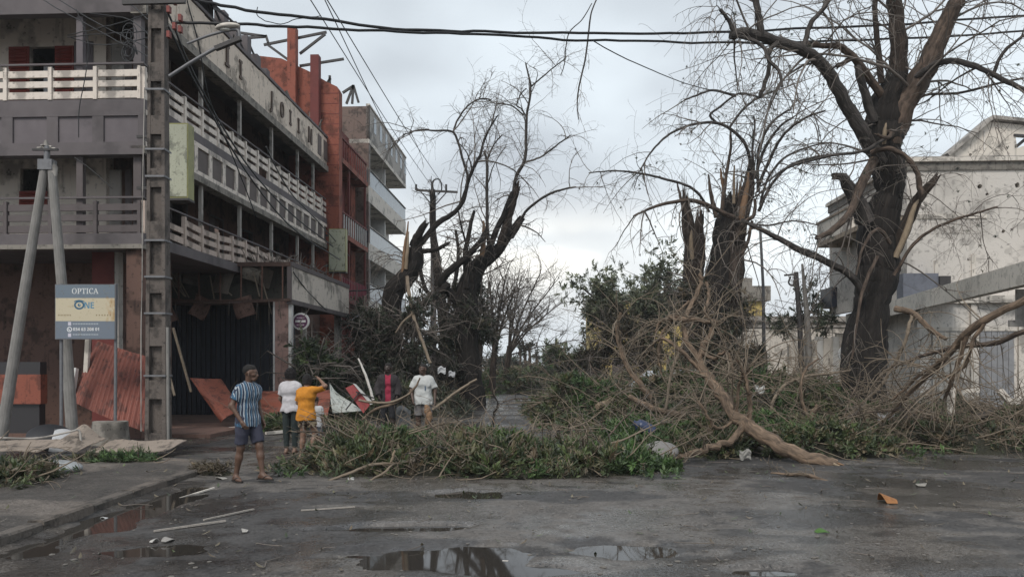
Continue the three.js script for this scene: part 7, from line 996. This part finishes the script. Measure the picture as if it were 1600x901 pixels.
{ // man in the striped shirt, striding towards the right
  const p = person('young man in blue striped shirt and navy shorts walking in flip-flops', ground(387, 11.35), 1.0, 0.965, {
    chest: [0, 1.24, 0.0], neck: [0, 1.44, 0.015], head: [0, 1.585, 0.055], look: 0.62, tilt: 0.06,
    sL: [0.158, 1.352, 0.0], sR: [-0.158, 1.352, 0.01], eL: [0.24, 1.12, -0.07], wL: [0.24, 0.90, 0.03], eR: [-0.25, 1.12, -0.05], wR: [-0.20, 0.90, 0.10], cR: 0.6,
    kL: [0.10, 0.52, 0.13], aL: [0.10, 0.11, 0.20], kR: [-0.10, 0.50, -0.04], aR: [-0.12, 0.085, -0.12], fL: 0.15, fR: -0.25,
  }, { skin: [0.125, 0.068, 0.045], hair: [0.010, 0.008, 0.007] }, { seed: 3, girth: 0.97, curly: 0.008 });
  const st = tex(512, (u, v) => { const x = (((u + 0.012 * (N(u, v, 8, 3, 12) - 0.5)) * 8) % 1 + 1) % 1, n = 0.88 + 0.2 * (N(u, v, 64, 2, 5) - 0.5); const c = x < 0.2 ? [0.40, 0.45, 0.49] : x < 0.34 ? [0.022, 0.036, 0.075] : x < 0.62 ? [0.050, 0.125, 0.21] : x < 0.70 ? [0.40, 0.45, 0.49] : [0.02, 0.032, 0.065]; return c.map((q) => q * n); });
  const m = new THREE.MeshStandardMaterial({ map: st, roughness: 0.85 }); m.map.repeat.set(1 / 0.62, 1 / 0.62); p.shirt('shirt', 0.024, m, 0.80, 0.62, 1.45);
  for (const sx of [-1, 1]) new G().add(sheet(4, 3, (u, v) => p.J.neck.clone().add(V(sx * lerp(0.015, 0.075, u), lerp(-0.012, 0.045, v) - 0.03 * (1 - u), lerp(0.088, -0.01, u) - 0.012 * v)), 0.004, 1, 1)).build('collar', m, p.t);
  p.shorts('shorts', 0.022, cloth([0.042, 0.044, 0.070]), 0.98, 0.86, 1.25); p.sandals(mat([0.02, 0.016, 0.014], { rough: 0.6 }));
}
{ // orange shirt, seen from behind, right arm up at the head
  const p = person('youth in orange shirt and patterned brown shorts with one arm raised to the head', ground(478, 14.0), 2.55, 0.875, {
    neck: [0, 1.44, 0.01], head: [0.01, 1.58, 0.045], look: 0.5, tilt: 0.12, sR: [-0.165, 1.385, 0.02], eR: [-0.40, 1.47, 0.14], wR: [-0.17, 1.60, 0.20], sL: [0.158, 1.352, 0], eL: [0.24, 1.13, 0.0], wL: [0.20, 1.08, 0.22], cR: 0.3,
    kL: [0.11, 0.49, 0.02], aL: [0.11, 0.075, -0.03], kR: [-0.13, 0.53, 0.12], aR: [-0.15, 0.10, -0.02], fR: -0.3,
  }, { skin: [0.235, 0.135, 0.092], hair: [0.010, 0.008, 0.008] }, { seed: 7, girth: 1.02, hairLow: -0.085, curly: 0.02, hair: [[[0, 0.0, -0.05], [0, -0.06, -0.055], 0.075, 0.06], [[-0.05, 0.02, -0.02], [-0.055, -0.06, -0.03], 0.05, 0.04], [[0.05, 0.02, -0.02], [0.055, -0.06, -0.03], 0.05, 0.04]] });
  p.shirt('shirt', 0.034, cloth([0.62, 0.245, 0.022]), 0.78, 0.85, 1.45);
  const pt = tex(256, (u, v) => { const n = N(u, v, 12, 3, 15); return n > 0.56 ? [0.28, 0.22, 0.14] : n > 0.48 ? [0.10, 0.06, 0.04] : [0.045, 0.026, 0.020]; }), m = new THREE.MeshStandardMaterial({ map: pt, roughness: 0.9 }); m.map.repeat.set(3, 3); p.shorts('shorts', 0.02, m, 0.98, 0.62, 1.3); p.sandals(mat([0.03, 0.025, 0.022]));
}
{ // white shirt, dark trousers, from behind
  const p = person('person with dark curly hair in white shirt and long dark trousers seen from behind', ground(454, 14.9), 3.0, 0.93, {
    neck: [0, 1.44, 0], head: [0, 1.585, 0.02], look: -0.25, eL: [0.24, 1.11, 0.04], wL: [0.19, 0.93, 0.16], eR: [-0.25, 1.11, 0], wR: [-0.24, 0.87, 0.06], kL: [0.085, 0.49, 0.03], aL: [0.08, 0.075, -0.02], kR: [-0.085, 0.49, 0.01], aR: [-0.08, 0.075, 0.0],
  }, { skin: [0.19, 0.115, 0.082], hair: [0.012, 0.009, 0.010] }, { seed: 9, girth: 0.94, hairLow: -0.09, curly: 0.05, hair: [[[0, 0.01, -0.04], [0, -0.05, -0.045], 0.10, 0.085], [[-0.06, 0.02, -0.01], [-0.065, -0.05, -0.015], 0.055, 0.045], [[0.06, 0.02, -0.01], [0.065, -0.05, -0.015], 0.055, 0.045]] });
  p.shirt('shirt', 0.03, cloth([0.56, 0.54, 0.56]), 0.84, 0.7, 1.45); p.shorts('trousers', 0.012, cloth([0.020, 0.030, 0.030]), 0.99, 1.86, 0.9); p.sandals(mat([0.10, 0.06, 0.05]));
}
{ // small child
  const p = person('small child in pale top and grey shorts right of the orange shirt', ground(493, 15.2), 2.9, 0.60, { head: [0, 1.62, 0.02], aL: [0.09, 0.075, 0], kR: [-0.1, 0.5, 0.06] }, { skin: [0.15, 0.085, 0.06] }, { seed: 12, girth: 1.22 });
  p.shirt('shirt', 0.03, cloth([0.50, 0.50, 0.51]), 0.80, 0.6, 1.45); p.shorts('shorts', 0.026, cloth([0.15, 0.16, 0.18]), 0.98, 0.9, 1.3); p.sandals(mat([0.05, 0.05, 0.05]));
}
{ // red shirt under an open dark jacket
  const p = person('person in red shirt with open dark jacket standing before the dark foliage', ground(606, 18.4), 0.15, 1.0, { look: -0.35, eL: [0.25, 1.11, 0.03], wL: [0.20, 0.93, 0.18], eR: [-0.25, 1.11, 0.03], wR: [-0.2, 0.95, 0.2], kL: [0.10, 0.49, 0.06], aL: [0.12, 0.075, 0.04] }, { skin: [0.040, 0.025, 0.020] }, { seed: 15, curly: 0.012 });
  p.shirt('shirt', 0.02, cloth([0.33, 0.025, 0.060]), 0.80, 0, 1.45); p.shirt('jacket', 0.036, cloth([0.032, 0.026, 0.028]), 0.78, 1.85, 1.46, (x, y, z) => z > 0 ? 0.062 - Math.abs(x) : -1); p.shorts('trousers', 0.016, cloth([0.018, 0.018, 0.022]), 0.98, 1.9, 1); p.sandals(mat([0.02, 0.02, 0.02]));
}
{ // white shirt man facing us, head turned to his right
  const p = person('man in white shirt and grey shorts looking to the side behind the leaf heap', ground(661, 17.9), 0.05, 0.985, { look: -0.75, tilt: -0.12, eL: [0.27, 1.12, 0.0], wL: [0.27, 0.87, 0.10], eR: [-0.27, 1.12, 0.02], wR: [-0.22, 0.90, 0.16], kL: [0.11, 0.49, 0.05], kR: [-0.11, 0.49, 0.0] }, { skin: [0.085, 0.048, 0.034] }, { seed: 19, girth: 1.05 });
  p.shirt('shirt', 0.036, cloth([0.56, 0.57, 0.56]), 0.80, 0.8, 1.45);
  const q = p.J.chest.clone(); mesh('shirt_print', sheet(4, 8, (u, v) => V(0.055 + 0.02 * (u - 0.5), q.y - 0.12 + 0.2 * v, 0.148 - 0.012 * v), 0.003, 1, 1), cloth([0.05, 0.10, 0.19]), p.t);
  p.shorts('shorts', 0.024, cloth([0.22, 0.205, 0.205]), 0.98, 0.85, 1.3); p.sandals(mat([0.03, 0.03, 0.03]));
}
renderer.render(scene, camera);
